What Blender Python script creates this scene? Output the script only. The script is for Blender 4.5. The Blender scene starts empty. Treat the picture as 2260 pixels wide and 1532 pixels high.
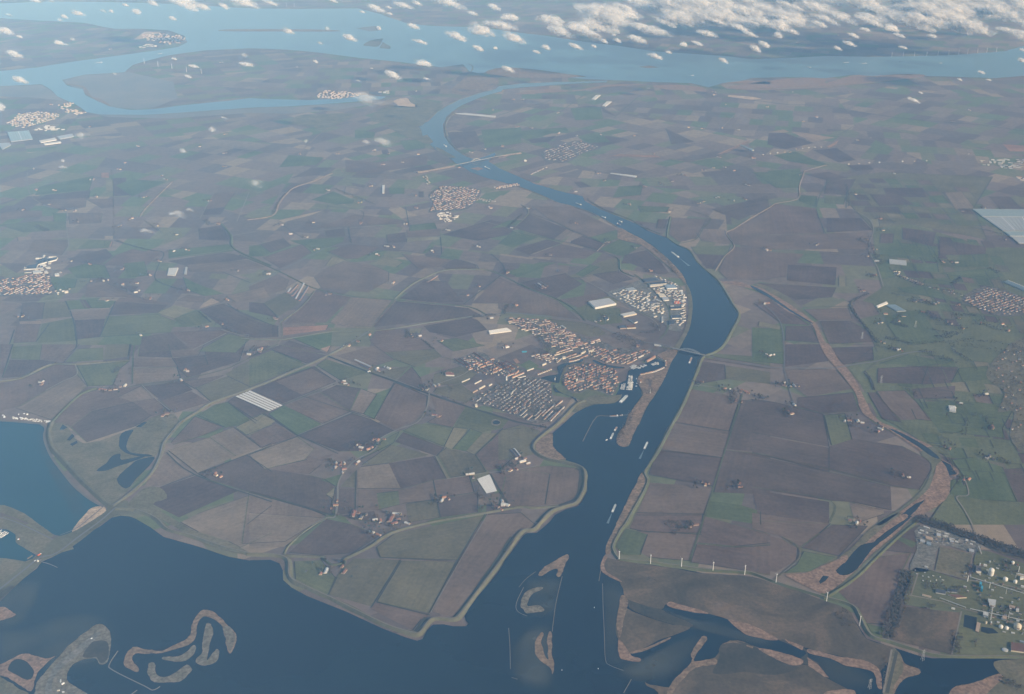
import bpy, bmesh, math, random
from mathutils import Vector, Matrix, noise as mnoise

# ------------------------------------------------------------------ camera, sky, sun, exposure
SC = bpy.context.scene
COL = SC.collection
W0, H0 = 2260.0,1532.0          # the photograph's own size
FPX = 2423.0                     # focal length in its pixels
PITCH = math.radians(24.0)       # the aircraft window looks down by this much
ALT = 2900.0                     # metres above the polder

cam_d = bpy.data.cameras.new('camera')
cam_d.sensor_width = 36.0
cam_d.lens = 36.0 * FPX / W0
cam_d.clip_start = 5.0
cam_d.clip_end = 400000.0
cam = bpy.data.objects.new('camera', cam_d)
COL.objects.link(cam)
cam.location = (0,0, ALT)
cam.rotation_euler = (math.pi / 2 - PITCH, 0,0)
SC.camera = cam

SUN_EL = math.radians(23.0)
SUN_AZ = math.radians(125.0)     # clockwise from +Y: low behind the right shoulder
world = bpy.data.worlds.new('World')
SC.world = world
world.use_nodes = True
wn = world.node_tree.nodes
sky = wn.new('ShaderNodeTexSky')
sky.sky_type = 'NISHITA'
sky.sun_disc = False
sky.sun_elevation = SUN_EL
sky.sun_rotation = SUN_AZ
sky.altitude = 0
wn['Background'].inputs['Strength'].default_value = 0.12
world.node_tree.links.new(sky.outputs[0], wn['Background'].inputs['Color'])

sun_d = bpy.data.lights.new('sun','SUN')
sun_d.energy = 4.6
sun_d.angle = math.radians(0.5)
sun_d.color = (1.0,0.89,0.73)
sun = bpy.data.objects.new('sun', sun_d)
COL.objects.link(sun)
_sd = Vector((math.sin(SUN_AZ) * math.cos(SUN_EL), math.cos(SUN_AZ) * math.cos(SUN_EL), math.sin(SUN_EL)))
sun.rotation_euler = _sd.to_track_quat('Z','Y').to_euler()
sun.location = _sd * 9000

SC.view_settings.view_transform = 'Standard'
SC.view_settings.look = 'None'
SC.view_settings.exposure = 0.17
SC.view_settings.gamma = 1.0
SC.cycles.use_denoising = True
SC.cycles.denoiser = 'OPENIMAGEDENOISE'
SC.cycles.max_bounces = 4
SC.cycles.diffuse_bounces = 2
SC.cycles.glossy_bounces = 2
SC.cycles.transmission_bounces = 2
SC.cycles.volume_bounces = 1
SC.cycles.transparent_max_bounces = 32
SC.cycles.use_adaptive_sampling = True
SC.cycles.adaptive_threshold = 0.01

# ------------------------------------------------------------------ map helpers
def G(px, py, z=0.0):
    """a place read off the photograph -> its spot on the ground (metres)"""
    u = (px - W0 / 2) / FPX
    v = (H0 / 2 - py) / FPX
    dy = math.cos(PITCH) + v * math.sin(PITCH)
    dz = -math.sin(PITCH) + v * math.cos(PITCH)
    t = (z - ALT) / dz
    return Vector((u * t, dy * t, z))

def T(ox, oy, pts):
    """readings taken on an enlargement whose corner lies at (ox, oy)"""
    s = 600.0 / 2260.0
    return [(ox + x * s, oy + y * s) for x, y in pts]

def ground(pts, z=0.0):
    return [G(x, y, z) for x, y in pts]

def dens(pts, step, closed=True, wob=0.0, seed=0):
    """resample a world polyline, with a little natural unevenness"""
    out = []
    n = len(pts)
    m = n if closed else n - 1
    for i in range(m):
        a = pts[i]; b = pts[(i + 1) % n]
        L = (b - a).length
        k = max(1, min(60, int(L / step)))
        for j in range(k):
            out.append(a.lerp(b, j / k))
    if not closed:
        out.append(pts[-1].copy())
    if wob:
        for p in out:
            q = Vector((p.x / (wob * 9) + seed * 7.3, p.y / (wob * 9),0.7))
            q2 = q * 2.7
            p.x += wob * (mnoise.noise(q) + 0.5 * mnoise.noise(q2))
            p.y += wob * (mnoise.noise(q + Vector((31,7,3))) + 0.5 * mnoise.noise(q2 + Vector((11,5,9))))
    return out

def smooth(pts, closed=True, k=4):
    """Catmull-Rom through the readings"""
    n = len(pts); out = []
    rng = range(n if closed else n - 1)
    for i in rng:
        if closed:
            p0, p1, p2, p3 = pts[i - 1], pts[i], pts[(i + 1) % n], pts[(i + 2) % n]
        else:
            p0, p1, p2, p3 = pts[max(i - 1,0)], pts[i], pts[i + 1], pts[min(i + 2, n - 1)]
        for j in range(k):
            t = j / k
            out.append(tuple(0.5 * ((2 * b) + (c - a) * t + (2 * a - 5 * b + 4 * c - d) * t * t + (3 * b - a - 3 * c + d) * t ** 3)
                             for a, b, c, d in zip(p0, p1, p2, p3)))
    if not closed:
        out.append(tuple(pts[-1]))
    return out

def link(o, parent=None):
    COL.objects.link(o)
    if parent is not None:
        o.parent = parent
    return o

def mesh_obj(name, verts, faces, mat, parent=None, smooth_shade=False):
    me = bpy.data.meshes.new(name)
    me.from_pydata([tuple(v) for v in verts],[], faces)
    if isinstance(mat, (list, tuple)):
        for m in mat: me.materials.append(m)
    elif mat is not None:
        me.materials.append(mat)
    me.update()
    if smooth_shade:
        for p in me.polygons: p.use_smooth = True
    return link(bpy.data.objects.new(name, me), parent)

def structure(o):
    o['kind'] = 'structure'
    return o

def stuff(o, label=None, cat=None):
    o['kind'] = 'stuff'
    if label: o['label'] = label
    if cat: o['category'] = cat
    return o

def tag(o, label, cat, group=None):
    o['label'] = label
    o['category'] = cat
    if group: o['group'] = group
    return o

def empty(name, loc, rz=0.0, label=None, cat=None, group=None):
    o = bpy.data.objects.new(name, None)
    COL.objects.link(o)
    o.location = loc
    o.rotation_euler = (0,0, rz)
    o.empty_display_size = 5
    if label: tag(o, label, cat, group)
    return o

def sheet(name, pts, z, mat, step=None, wob=0.0, seed=0, parent=None):
    """a flat sheet of ground or water from map readings"""
    P = ground(pts, z)
    if step:
        P = dens(P, step, True, wob, seed)
    P = [Vector((p.x, p.y, z)) for p in P]
    # face up
    a = sum(P[i].x * P[(i + 1) % len(P)].y - P[(i + 1) % len(P)].x * P[i].y for i in range(len(P)))
    if a < 0: P.reverse()
    return mesh_obj(name, P, [list(range(len(P)))], mat, parent)

# ------------------------------------------------------------------ materials
def new_mat(name):
    m = bpy.data.materials.new(name)
    m.use_nodes = True
    nt = m.node_tree
    return m, nt, nt.nodes['Principled BSDF'], nt.nodes['Material Output']

def simple(name, col, rough=0.8, var=0.12, scale=0.05, spec=0.2, metal=0.0):
    """one base colour, with a little grime and per-object difference"""
    m, nt, b, out = new_mat(name)
    N = nt.nodes; L = nt.links
    tc = N.new('ShaderNodeNewGeometry')
    nz = N.new('ShaderNodeTexNoise'); nz.inputs['Scale'].default_value = scale; nz.inputs['Detail'].default_value = 3
    L.new(tc.outputs['Position'], nz.inputs['Vector'])
    oi = N.new('ShaderNodeObjectInfo')
    ad = N.new('ShaderNodeMath'); ad.operation = 'ADD'
    L.new(nz.outputs['Fac'], ad.inputs[0]); L.new(oi.outputs['Random'], ad.inputs[1])
    mr = N.new('ShaderNodeMapRange')
    mr.inputs['From Min'].default_value = 0.3; mr.inputs['From Max'].default_value = 1.7
    mr.inputs['To Min'].default_value = 1 - var; mr.inputs['To Max'].default_value = 1 + var
    L.new(ad.outputs[0], mr.inputs['Value'])
    hs = N.new('ShaderNodeHueSaturation')
    hs.inputs['Color'].default_value = (*col, 1)
    L.new(mr.outputs[0], hs.inputs['Value'])
    L.new(hs.outputs[0], b.inputs['Base Color'])
    b.inputs['Roughness'].default_value = rough
    b.inputs['Specular IOR Level'].default_value = spec
    b.inputs['Metallic'].default_value = metal
    return m
# ------------------------------------------------------------------ surfaces of the country
def field_mat(name, c1, c2, stripe=0.20, big=0.25):
    """ploughed or sown land: broad damp patches, drill lines along the field, per-field tint"""
    m, nt, b, out = new_mat(name)
    N = nt.nodes; L = nt.links
    geo = N.new('ShaderNodeNewGeometry')
    oi = N.new('ShaderNodeObjectInfo')
    n1 = N.new('ShaderNodeTexNoise'); n1.inputs['Scale'].default_value = 0.0035; n1.inputs['Detail'].default_value = 5
    n1.inputs['Roughness'].default_value = 0.62
    L.new(geo.outputs['Position'], n1.inputs['Vector'])
    # drill lines run along the field's own length (UV x is the long side)
    uv = N.new('ShaderNodeUVMap')
    mp = N.new('ShaderNodeMapping'); mp.inputs['Scale'].default_value = (0.0012,0.055,1)
    L.new(uv.outputs[0], mp.inputs['Vector'])
    n2 = N.new('ShaderNodeTexNoise'); n2.inputs['Scale'].default_value = 1.0; n2.inputs['Detail'].default_value = 2
    L.new(mp.outputs[0], n2.inputs['Vector'])
    n3 = N.new('ShaderNodeTexNoise'); n3.inputs['Scale'].default_value = 0.05; n3.inputs['Detail'].default_value = 4
    L.new(geo.outputs['Position'], n3.inputs['Vector'])
    r1 = N.new('ShaderNodeMapRange'); r1.inputs['From Min'].default_value = 0.33; r1.inputs['From Max'].default_value = 0.67
    L.new(n1.outputs['Fac'], r1.inputs['Value'])
    mix = N.new('ShaderNodeMix'); mix.data_type = 'RGBA'
    mix.inputs['A'].default_value = (*c1,1); mix.inputs['B'].default_value = (*c2,1)
    L.new(r1.outputs[0], mix.inputs['Factor'])
    def add(a, k, s):
        q = N.new('ShaderNodeMath'); q.operation = 'MULTIPLY_ADD'
        L.new(a, q.inputs[0]); q.inputs[1].default_value = k
        if isinstance(s, float): q.inputs[2].default_value = s
        else: L.new(s, q.inputs[2])
        return q.outputs[0]
    v = add(n2.outputs['Fac'], stripe * 2,1.0 - stripe - 0.30 - 0.35 - 0.10)
    v = add(n3.outputs['Fac'],0.60, v)
    v = add(n1.outputs['Fac'],0.70, v)
    v = add(oi.outputs['Random'],0.12, v)
    hs = N.new('ShaderNodeHueSaturation')
    hq = add(oi.outputs['Random'],0.016,0.492)
    L.new(hq, hs.inputs['Hue'])
    L.new(mix.outputs['Result'], hs.inputs['Color'])
    L.new(v, hs.inputs['Value'])
    L.new(hs.outputs[0], b.inputs['Base Color'])
    b.inputs['Roughness'].default_value = 0.95
    b.inputs['Specular IOR Level'].default_value = 0.1
    return m

M = {}
M['b'] = field_mat('ploughed_clay',(0.126,0.090,0.070),(0.156,0.112,0.086))
M['d'] = field_mat('dark_wet_clay',(0.088,0.063,0.052),(0.112,0.081,0.066))
M['l'] = field_mat('dry_clay',(0.168,0.128,0.094),(0.204,0.156,0.114))
M['t'] = field_mat('stubble',(0.25,0.185,0.125),(0.29,0.22,0.15))
M['y'] = field_mat('straw_grass',(0.165,0.148,0.085),(0.20,0.175,0.105))
M['o'] = field_mat('winter_grass',(0.104,0.112,0.054),(0.126,0.130,0.064))
M['g'] = field_mat('winter_wheat',(0.084,0.106,0.046),(0.104,0.122,0.056))
M['r'] = field_mat('red_stubble',(0.26,0.155,0.10),(0.31,0.19,0.13))
M['m'] = field_mat('mixed_sprouting',(0.114,0.102,0.060),(0.138,0.120,0.072))
M['w'] = simple('white_crop_fleece',(0.62,0.61,0.58),0.7,0.08,0.02)
M['grass'] = field_mat('dike_grass',(0.106,0.104,0.064),(0.130,0.124,0.078))
M['grass2'] = field_mat('green_dike_grass',(0.088,0.098,0.050),(0.106,0.112,0.060))
M['road'] = simple('worn_asphalt',(0.15,0.145,0.14),0.9,0.15,0.01)
M['track'] = simple('farm_track_gravel',(0.20,0.175,0.14),0.95,0.2,0.02)
M['ditch'] = simple('ditch_bank',(0.055,0.056,0.043),0.9,0.25,0.01)
M['stone'] = simple('basalt_revetment',(0.13,0.12,0.105),0.9,0.25,0.02)

def reed_mat(name, c1, c2, c3, sc=0.02, amp=.35):
    m, nt, b, out = new_mat(name)
    N = nt.nodes; L = nt.links
    geo = N.new('ShaderNodeNewGeometry')
    n1 = N.new('ShaderNodeTexNoise'); n1.inputs['Scale'].default_value = sc; n1.inputs['Detail'].default_value = 8
    n1.inputs['Roughness'].default_value = 0.65; n1.inputs['Distortion'].default_value = 0.6
    L.new(geo.outputs['Position'], n1.inputs['Vector'])
    cr = N.new('ShaderNodeValToRGB')
    e = cr.color_ramp.elements
    e[0].position = 0.33; e[0].color = (*c1,1)
    e[1].position = 0.66; e[1].color = (*c3,1)
    k = e.new(0.5); k.color = (*c2,1)
    L.new(n1.outputs['Fac'], cr.inputs['Fac'])
    n2 = N.new('ShaderNodeTexNoise'); n2.inputs['Scale'].default_value = 0.07; n2.inputs['Detail'].default_value = 3
    L.new(geo.outputs['Position'], n2.inputs['Vector'])
    mr = N.new('ShaderNodeMapRange'); mr.inputs['From Min'].default_value = .3; mr.inputs['From Max'].default_value = .7; mr.inputs['To Min'].default_value = 1 - amp; mr.inputs['To Max'].default_value = 1 + amp
    L.new(n2.outputs['Fac'], mr.inputs['Value'])
    hs = N.new('ShaderNodeHueSaturation')
    L.new(cr.outputs[0], hs.inputs['Color']); L.new(mr.outputs[0], hs.inputs['Value'])
    L.new(hs.outputs[0], b.inputs['Base Color'])
    b.inputs['Roughness'].default_value = 0.95
    b.inputs['Specular IOR Level'].default_value = 0.08
    return m

M['reed'] = reed_mat('reed_bed',(0.13,0.095,0.062),(0.19,0.135,0.088),(0.25,0.175,0.115))
M['reedp'] = reed_mat('pink_reed_bed',(0.17,0.115,0.08),(0.225,0.15,0.104),(0.275,0.185,0.128))
M['rough'] = reed_mat('rough_grass',(0.095,0.09,0.055),(0.135,0.122,0.074),(0.175,0.15,0.098),0.008, .2)
M['marsh'] = reed_mat('marsh_turf',(0.052,0.045,0.030),(0.094,0.074,0.048),(0.165,0.118,0.078),0.0034, .16)
M['mud'] = reed_mat('mud_flat',(0.036,0.037,0.030),(0.055,0.050,0.038),(0.080,0.066,0.048),0.005, .18)
M['sand'] = reed_mat('bare_sand',(0.33,0.25,0.18),(0.42,0.32,0.22),(0.52,0.40,0.28),0.01)
M['flat'] = reed_mat('tidal_flat',(0.15,0.155,0.155),(0.18,0.178,0.17),(0.22,0.20,0.18),0.0012)
M['spoil'] = reed_mat('spoil_gravel',(0.11,0.10,0.075),(0.15,0.135,0.10),(0.20,0.175,0.135),0.03)
M['garden'] = reed_mat('gardens_and_streets',(0.07,0.07,0.055),(0.12,0.108,0.09),(0.19,0.165,0.14),0.03)
M['estate'] = reed_mat('yard_paving',(0.10,0.105,0.09),(0.15,0.145,0.125),(0.21,0.195,0.17),0.02)
M['copse'] = reed_mat('woodland_floor',(0.055,0.055,0.038),(0.08,0.074,0.052),(0.115,0.096,0.07),0.02)

def water_mat(name, deep, murk, rough=0.12, wave=0.12, mix_scale=0.0012):
    m, nt, b, out = new_mat(name)
    N = nt.nodes; L = nt.links
    geo = N.new('ShaderNodeNewGeometry')
    n0 = N.new('ShaderNodeTexNoise'); n0.inputs['Scale'].default_value = mix_scale; n0.inputs['Detail'].default_value = 4
    L.new(geo.outputs['Position'], n0.inputs['Vector'])
    r0 = N.new('ShaderNodeMapRange'); r0.inputs['From Min'].default_value = 0.35; r0.inputs['From Max'].default_value = 0.7
    L.new(n0.outputs['Fac'], r0.inputs['Value'])
    mix = N.new('ShaderNodeMix'); mix.data_type = 'RGBA'
    mix.inputs['A'].default_value = (*deep, 1); mix.inputs['B'].default_value = (*murk, 1)
    L.new(r0.outputs[0], mix.inputs['Factor'])
    L.new(mix.outputs['Result'], b.inputs['Base Color'])
    b.inputs['Roughness'].default_value = rough
    b.inputs['IOR'].default_value = 1.33
    b.inputs['Specular IOR Level'].default_value = 0.5
    n1 = N.new('ShaderNodeTexNoise'); n1.inputs['Scale'].default_value = 0.09; n1.inputs['Detail'].default_value = 5
    L.new(geo.outputs['Position'], n1.inputs['Vector'])
    bp = N.new('ShaderNodeBump'); bp.inputs['Strength'].default_value = wave; bp.inputs['Distance'].default_value = 0.6
    L.new(n1.outputs['Fac'], bp.inputs['Height'])
    L.new(bp.outputs[0], b.inputs['Normal'])
    return m

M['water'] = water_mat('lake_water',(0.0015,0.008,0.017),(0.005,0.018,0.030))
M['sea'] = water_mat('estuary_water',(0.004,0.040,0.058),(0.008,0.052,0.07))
M['far'] = water_mat('broad_estuary_water',(0.04,0.12,0.19),(0.055,0.14,0.21),0.3,0.6,0.0004)  # base colour lightened to stand in for the haze over distant water
M['pond'] = water_mat('pond_water',(0.010,0.015,0.017),(0.018,0.022,0.022))

def country_mat():
    """the wide polder beyond the fields built one by one"""
    m, nt, b, out = new_mat('polder_country')
    N = nt.nodes; L = nt.links
    geo = N.new('ShaderNodeNewGeometry')
    def vm(op, a, b_):
        q = N.new('ShaderNodeVectorMath'); q.operation = op
        for k, v in enumerate((a, b_)):
            if v is None: continue
            if isinstance(v, tuple): q.inputs[k].default_value = v
            else: L.new(v, q.inputs[k])
        return q.outputs[0]
    def ma(op, a, b_=None, c_=None):
        q = N.new('ShaderNodeMath'); q.operation = op
        for k, v in enumerate((a, b_, c_)):
            if v is None: continue
            if isinstance(v, (int, float)): q.inputs[k].default_value = v
            else: L.new(v, q.inputs[k])
        return q.outputs[0]
    # polders: each has its own bearing, its fields lie in rows across it
    pv = N.new('ShaderNodeTexVoronoi'); pv.inputs['Scale'].default_value = 1 / 2100.0
    L.new(geo.outputs['Position'], pv.inputs['Vector'])
    ps = N.new('ShaderNodeSeparateColor'); L.new(pv.outputs['Color'], ps.inputs[0])
    ang = ma('MULTIPLY_ADD', ps.outputs[0],1.3,-0.15)
    vr = N.new('ShaderNodeVectorRotate'); vr.rotation_type = 'Z_AXIS'
    L.new(geo.outputs['Position'], vr.inputs['Vector']); L.new(ang, vr.inputs['Angle'])
    xy = N.new('ShaderNodeSeparateXYZ'); L.new(vr.outputs[0], xy.inputs[0])
    row = ma('FLOOR', ma('MULTIPLY', xy.outputs[1],1 / 310.0))
    w1 = N.new('ShaderNodeTexWhiteNoise'); w1.noise_dimensions = '2D'
    cb = N.new('ShaderNodeCombineXYZ'); L.new(row, cb.inputs[0]); L.new(ps.outputs[1], cb.inputs[1]); L.new(cb.outputs[0], w1.inputs['Vector'])
    wid = ma('MULTIPLY_ADD', w1.outputs[0],0.0044,0.0030)
    col = ma('FLOOR', ma('MULTIPLY_ADD', xy.outputs[0], wid, ma('MULTIPLY', w1.outputs[0],17.0)))
    w2 = N.new('ShaderNodeTexWhiteNoise'); w2.noise_dimensions = '3D'
    cc = N.new('ShaderNodeCombineXYZ'); L.new(row, cc.inputs[0]); L.new(col, cc.inputs[1]); L.new(ps.outputs[2], cc.inputs[2]); L.new(cc.outputs[0], w2.inputs['Vector'])
    cr = N.new('ShaderNodeValToRGB'); cr.color_ramp.interpolation = 'CONSTANT'
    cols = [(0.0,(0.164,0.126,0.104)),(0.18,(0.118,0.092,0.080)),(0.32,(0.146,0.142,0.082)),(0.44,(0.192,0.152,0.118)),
            (0.56,(0.112,0.134,0.066)),(0.66,(0.156,0.124,0.101)),(0.78,(0.128,0.104,0.090)),(0.89,(0.235,0.185,0.130)),(0.95,(0.130,0.142,0.078))]  # palette lightened throughout, painting in extra haze over the far land
    e = cr.color_ramp.elements
    e[0].position = 0; e[0].color = (*cols[0][1],1)
    e[1].position = cols[1][0]; e[1].color = (*cols[1][1],1)
    for p, c in cols[2:]:
        k = e.new(p); k.color = (*c, 1)
    L.new(w2.outputs[0], cr.inputs['Fac'])
    n2 = N.new('ShaderNodeTexNoise'); n2.inputs['Scale'].default_value = 0.02; n2.inputs['Detail'].default_value = 6
    L.new(geo.outputs['Position'], n2.inputs['Vector'])
    n3 = N.new('ShaderNodeTexNoise'); n3.inputs['Scale'].default_value = 0.0007; n3.inputs['Detail'].default_value = 3
    L.new(geo.outputs['Position'], n3.inputs['Vector'])
    ad = N.new('ShaderNodeMath'); ad.operation = 'ADD'
    L.new(n2.outputs['Fac'], ad.inputs[0]); L.new(n3.outputs['Fac'], ad.inputs[1])
    mr = N.new('ShaderNodeMapRange'); mr.inputs['From Min'].default_value = 0.6; mr.inputs['From Max'].default_value = 1.4
    mr.inputs['To Min'].default_value = 0.72; mr.inputs['To Max'].default_value = 1.28
    L.new(ad.outputs[0], mr.inputs['Value'])
    hs = N.new('ShaderNodeHueSaturation')
    L.new(cr.outputs[0], hs.inputs['Color']); L.new(mr.outputs[0], hs.inputs['Value'])
    L.new(hs.outputs[0], b.inputs['Base Color'])
    b.inputs['Roughness'].default_value = 0.95
    b.inputs['Specular IOR Level'].default_value = 0.1
    return m
M['country'] = country_mat()

GX, GY0, GY1 = 90000.0,-30000.0,130000.0
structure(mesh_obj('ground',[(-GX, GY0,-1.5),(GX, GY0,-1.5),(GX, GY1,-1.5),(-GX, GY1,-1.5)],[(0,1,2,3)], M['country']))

# ------------------------------------------------------------------ the air
def haze():
    m = bpy.data.materials.new('winter_haze')
    m.use_nodes = True
    nt = m.node_tree
    nt.nodes.clear()
    out = nt.nodes.new('ShaderNodeOutputMaterial')
    pv = nt.nodes.new('ShaderNodeVolumePrincipled')
    pv.inputs['Color'].default_value = (0.27,0.56,1.0,1)
    pv.inputs['Absorption Color'].default_value = (1,1,1,1)
    pv.inputs['Density'].default_value = 3.3e-5
    pv.inputs['Anisotropy'].default_value = -0.32
    nt.links.new(pv.outputs[0], out.inputs['Volume'])
    e = 2000.0
    x, y0, y1, z0, z1 = GX + e, GY0 - e, GY1 + e, -2.5, ALT + 60.0
    v = [(-x, y0, z0),(x, y0, z0),(x, y1, z0),(-x, y1, z0),(-x, y0, z1),(x, y0, z1),(x, y1, z1),(-x, y1, z1)]
    f = [(0,3,2,1),(4,5,6,7),(0,1,5,4),(1,2,6,5),(2,3,7,6),(3,0,4,7)]
    o = mesh_obj('haze', v, f, m)
    stuff(o, 'pale blue winter haze filling the air over the whole country','haze')
haze()
def cdt_sheet(name, P, z, mat, parent=None):
    from mathutils.geometry import delaunay_2d_cdt
    V = [Vector((p.x, p.y)) for p in P]
    n = len(V)
    vs, es, fs, _, _, _ = delaunay_2d_cdt(V, [(i, (i + 1) % n) for i in range(n)],[],1,1e-3)
    fs = [list(f) for f in fs]
    out = []
    for f in fs:
        a = sum(vs[f[i]].x * vs[f[(i + 1) % len(f)]].y - vs[f[(i + 1) % len(f)]].x * vs[f[i]].y for i in range(len(f)))
        out.append(f if a > 0 else f[::-1])
    return mesh_obj(name, [(v.x, v.y, z) for v in vs], out, mat, parent)

# ------------------------------------------------------------------ robust flat sheets
def wsheet(name, pts, z, mat, step, wob, seed):
    return cdt_sheet(name, dens(ground(pts, z), step, True, wob, seed), z, mat)

# ------------------------------------------------------------------ water
LAKE = (
    [(-400,1900),(-400,1400)] +
    T(0,1132,[(0,740),(75,660),(180,560),(310,460),(345,405),(420,375),(520,325),(615,300),(605,270),(720,180),(830,110),
                (930,40),(1000,25),(1080,28),(1130,50),(1250,120),(1360,200),(1500,235),(1700,300),(1900,365),(2080,400)]) +
    T(550,1132,[(0,395),(180,390),(250,420),(275,480),(280,560),(350,620),(480,690),(650,760),(800,820),(950,890),(1100,960),
                  (1300,1035),(1400,1062),(1450,1045),(1480,980),(1530,930),(1620,925),(1700,940),(1800,940),(1822,920),(1800,895),
                  (1790,860),(1830,800),(1900,700),(2000,580),(2100,450),(2180,310)]) +
    T(1100,1132,[(0,480),(100,330),(210,190),(240,170),(320,165),(380,120),(430,70)]) +
    T(1100,760,[(470,1420),(560,1375),(660,1345),(700,1300),(745,1220),(735,1130),(740,1070),(710,1020),(640,985),(560,960),
                  (540,930),(480,880),(440,830),(450,740),(540,660),(640,570),(720,525),(800,500),(880,495),(960,490),(1010,455),
                  (1030,415),(975,425),(1000,380),(1015,320),(1060,300),(1085,215),(1130,205),(1240,150),(1310,118),(1380,150),(1390,195),(1300,225),
                  (1200,240),(1165,260),(1150,310),(1190,380),(1190,430),(1140,500),(1080,580),(1050,670),(990,750),(985,820),
                  (1030,855),(1085,845),(1110,780),(1180,640),(1230,530),(1290,440),(1370,310),(1440,150),(1490,60)]) +
    T(1100,380,[(1490,1490),(1530,1420),(1580,1320),(1600,1250),(1615,1120),(1600,1000),(1560,920),(1490,810),(1440,750),(1350,670),
                  (1280,610),(1200,560),(1100,510),(1010,465),(880,390),(750,330),(600,280),(480,250),(400,210),(200,130),(100,100)]) +
    T(550,0,[(1960,1475),(1840,1430),(1780,1390),(1720,1360),(1660,1310),(1560,1250),(1500,1200),(1440,1130),(1420,1060),(1410,1030),
               (1490,1010),(1540,960),(1600,900),(1650,880),(1750,830),(1900,780),(2050,740)]) +
    T(1100,0,[(0,718),(200,694),(500,682),(700,678),(900,672),(900,684),(700,692),(400,712),(150,732),(30,745)]) +
    T(550,0,[(2100,760),(1950,800),(1850,840),(1760,880),(1700,920),(1640,970),(1610,1040),(1620,1130),(1660,1190),(1720,1250),
               (1800,1300),(1860,1320),(1910,1320),(1990,1290),(2040,1270),(2050,1285),(1990,1340),(2080,1400),(2200,1450)]) +
    T(1100,380,[(250,75),(360,112),(480,150),(600,180),(700,200),(720,240),(850,310),(1000,370),(1100,410),(1160,440),(1250,490),
                  (1340,525),(1400,545),(1480,600),(1580,650),(1640,740),(1720,820),(1800,890),(1850,950),(1900,1050),(1960,1140),
                  (1990,1190),(1940,1290),(1880,1400),(1840,1470)]) +
    T(1100,760,[(1800,60),(1690,90),(1660,130),(1600,330),(1500,530),(1400,700),(1310,880),(1230,1020),(1190,1070),(1150,1150),
                  (1080,1280),(1010,1430)]) +
    T(1100,1132,[(960,140),(920,240),(900,330),(870,370),(900,400),(1050,405),(1400,450),(1700,500),(2100,530)]) +
    T(1660,1132,[(0,530),(180,600),(400,660),(600,740),(700,775),(800,810),(870,910),(960,1050),(1150,1110),(1400,1190),(1500,1210),
                   (1650,1210),(2000,1210),(2260,1220)]) +
    [(2700,1470),(2700,1900)])
WZ = 1.0
structure(wsheet('lake_and_canal_water', LAKE, WZ, M['water'],60,5.0,1))

BASIN = ([(-300,925)] + T(0,760,[(0,640),(150,650),(330,665),(380,700),(370,760),(390,850),(440,950),(530,1070),(620,1180),(740,1280),(860,1350),(880,1370),
                   (860,1400)]) +
         T(0,1132,[(700,110),(600,170),(500,192),(460,185),(400,160),(330,120),(230,50),(150,0)]) +
         T(0,760,[(200,1405),(50,1345),(0,1335)]) + [(-300,1090)])
structure(wsheet('tidal_basin_water', BASIN, WZ, M['sea'],40,3.0,2))
structure(wsheet('small_harbour_water',[(-120,1160)] + T(0,1132,[(0,130),(60,140),(130,180),(130,240),(180,280),(300,350),(270,380),(210,405),(130,390),(0,375)]) + [(-120,1225)],
                WZ, M['sea'],30,2.0,3))

# the broad waters far to the north
FAR = ([(-900,178)] + T(0,0,[(0,715),(350,700),(400,730),(480,800),(560,840),(620,862),(720,930),(850,950),(1200,955),(1700,920)]) +
       T(550,0,[(0,895),(300,885),(600,868),(900,845),(1100,825),(1130,805),(950,790),(800,818),(500,832),(200,826),(0,815)]) +
       T(0,0,[(1900,838),(1550,870),(1300,905),(1100,915),(950,895),(800,840),(720,790),(690,745),(560,715),(510,665),(700,620),(1030,600),(1100,540),(1400,460),(1700,420)]) +
       T(550,0,[(0,402),(300,412),(600,440),(900,480),(1300,520),(1600,560),(1780,535),(1830,590),(1900,610),(2000,600)]) +
       T(1100,0,[(100,585),(300,600),(500,640),(700,655),(1000,668),(1300,682),(1600,692),(1750,725),(1850,695),(2000,680)]) +
       T(1660,0,[(0,650),(300,642),(600,650),(830,622),(1000,632),(1400,632),(1700,640),(2000,650),(2260,632)]) +
       [(3000,165),(3000,80)] +
       T(1660,0,[(2260,380),(2100,425),(1700,458),(1300,468),(1000,472),(600,466),(300,482),(0,492)]) +
       T(1100,0,[(1900,467),(1600,447),(1300,427),(1000,382),(800,360),(400,300),(0,250)]) +
       T(550,0,[(1800,225),(1500,215),(1300,190),(1100,120),(900,70),(400,75),(0,70)]) +
       T(0,0,[(1900,60),(1500,35),(1000,20),(400,12),(0,30)]) +
       [(-900,12),(-900,45)] +
       T(0,0,[(0,150),(200,165),(700,190),(950,240),(1200,240),(1400,252),(1540,300),(1550,350),(1480,390),(1300,420),(1000,460),(600,512),(300,562),(0,592)]) +
       [(-900,165)])
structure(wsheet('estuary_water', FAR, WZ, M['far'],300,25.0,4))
TIDAL = T(0,0,[(500,660),(700,615),(1050,595),(1250,640),(1440,680),(1480,815),(1300,890),(1150,912),(950,895),(800,840),(700,770),(600,722)])
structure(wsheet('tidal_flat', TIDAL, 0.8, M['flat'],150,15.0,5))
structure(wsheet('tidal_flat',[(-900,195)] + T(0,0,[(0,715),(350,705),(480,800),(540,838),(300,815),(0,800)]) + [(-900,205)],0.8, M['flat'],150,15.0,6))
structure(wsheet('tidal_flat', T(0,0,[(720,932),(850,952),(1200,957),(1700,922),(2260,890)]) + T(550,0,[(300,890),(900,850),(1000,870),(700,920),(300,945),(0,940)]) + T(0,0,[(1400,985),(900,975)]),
                0.8, M['flat'],150,15.0,7))
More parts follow.
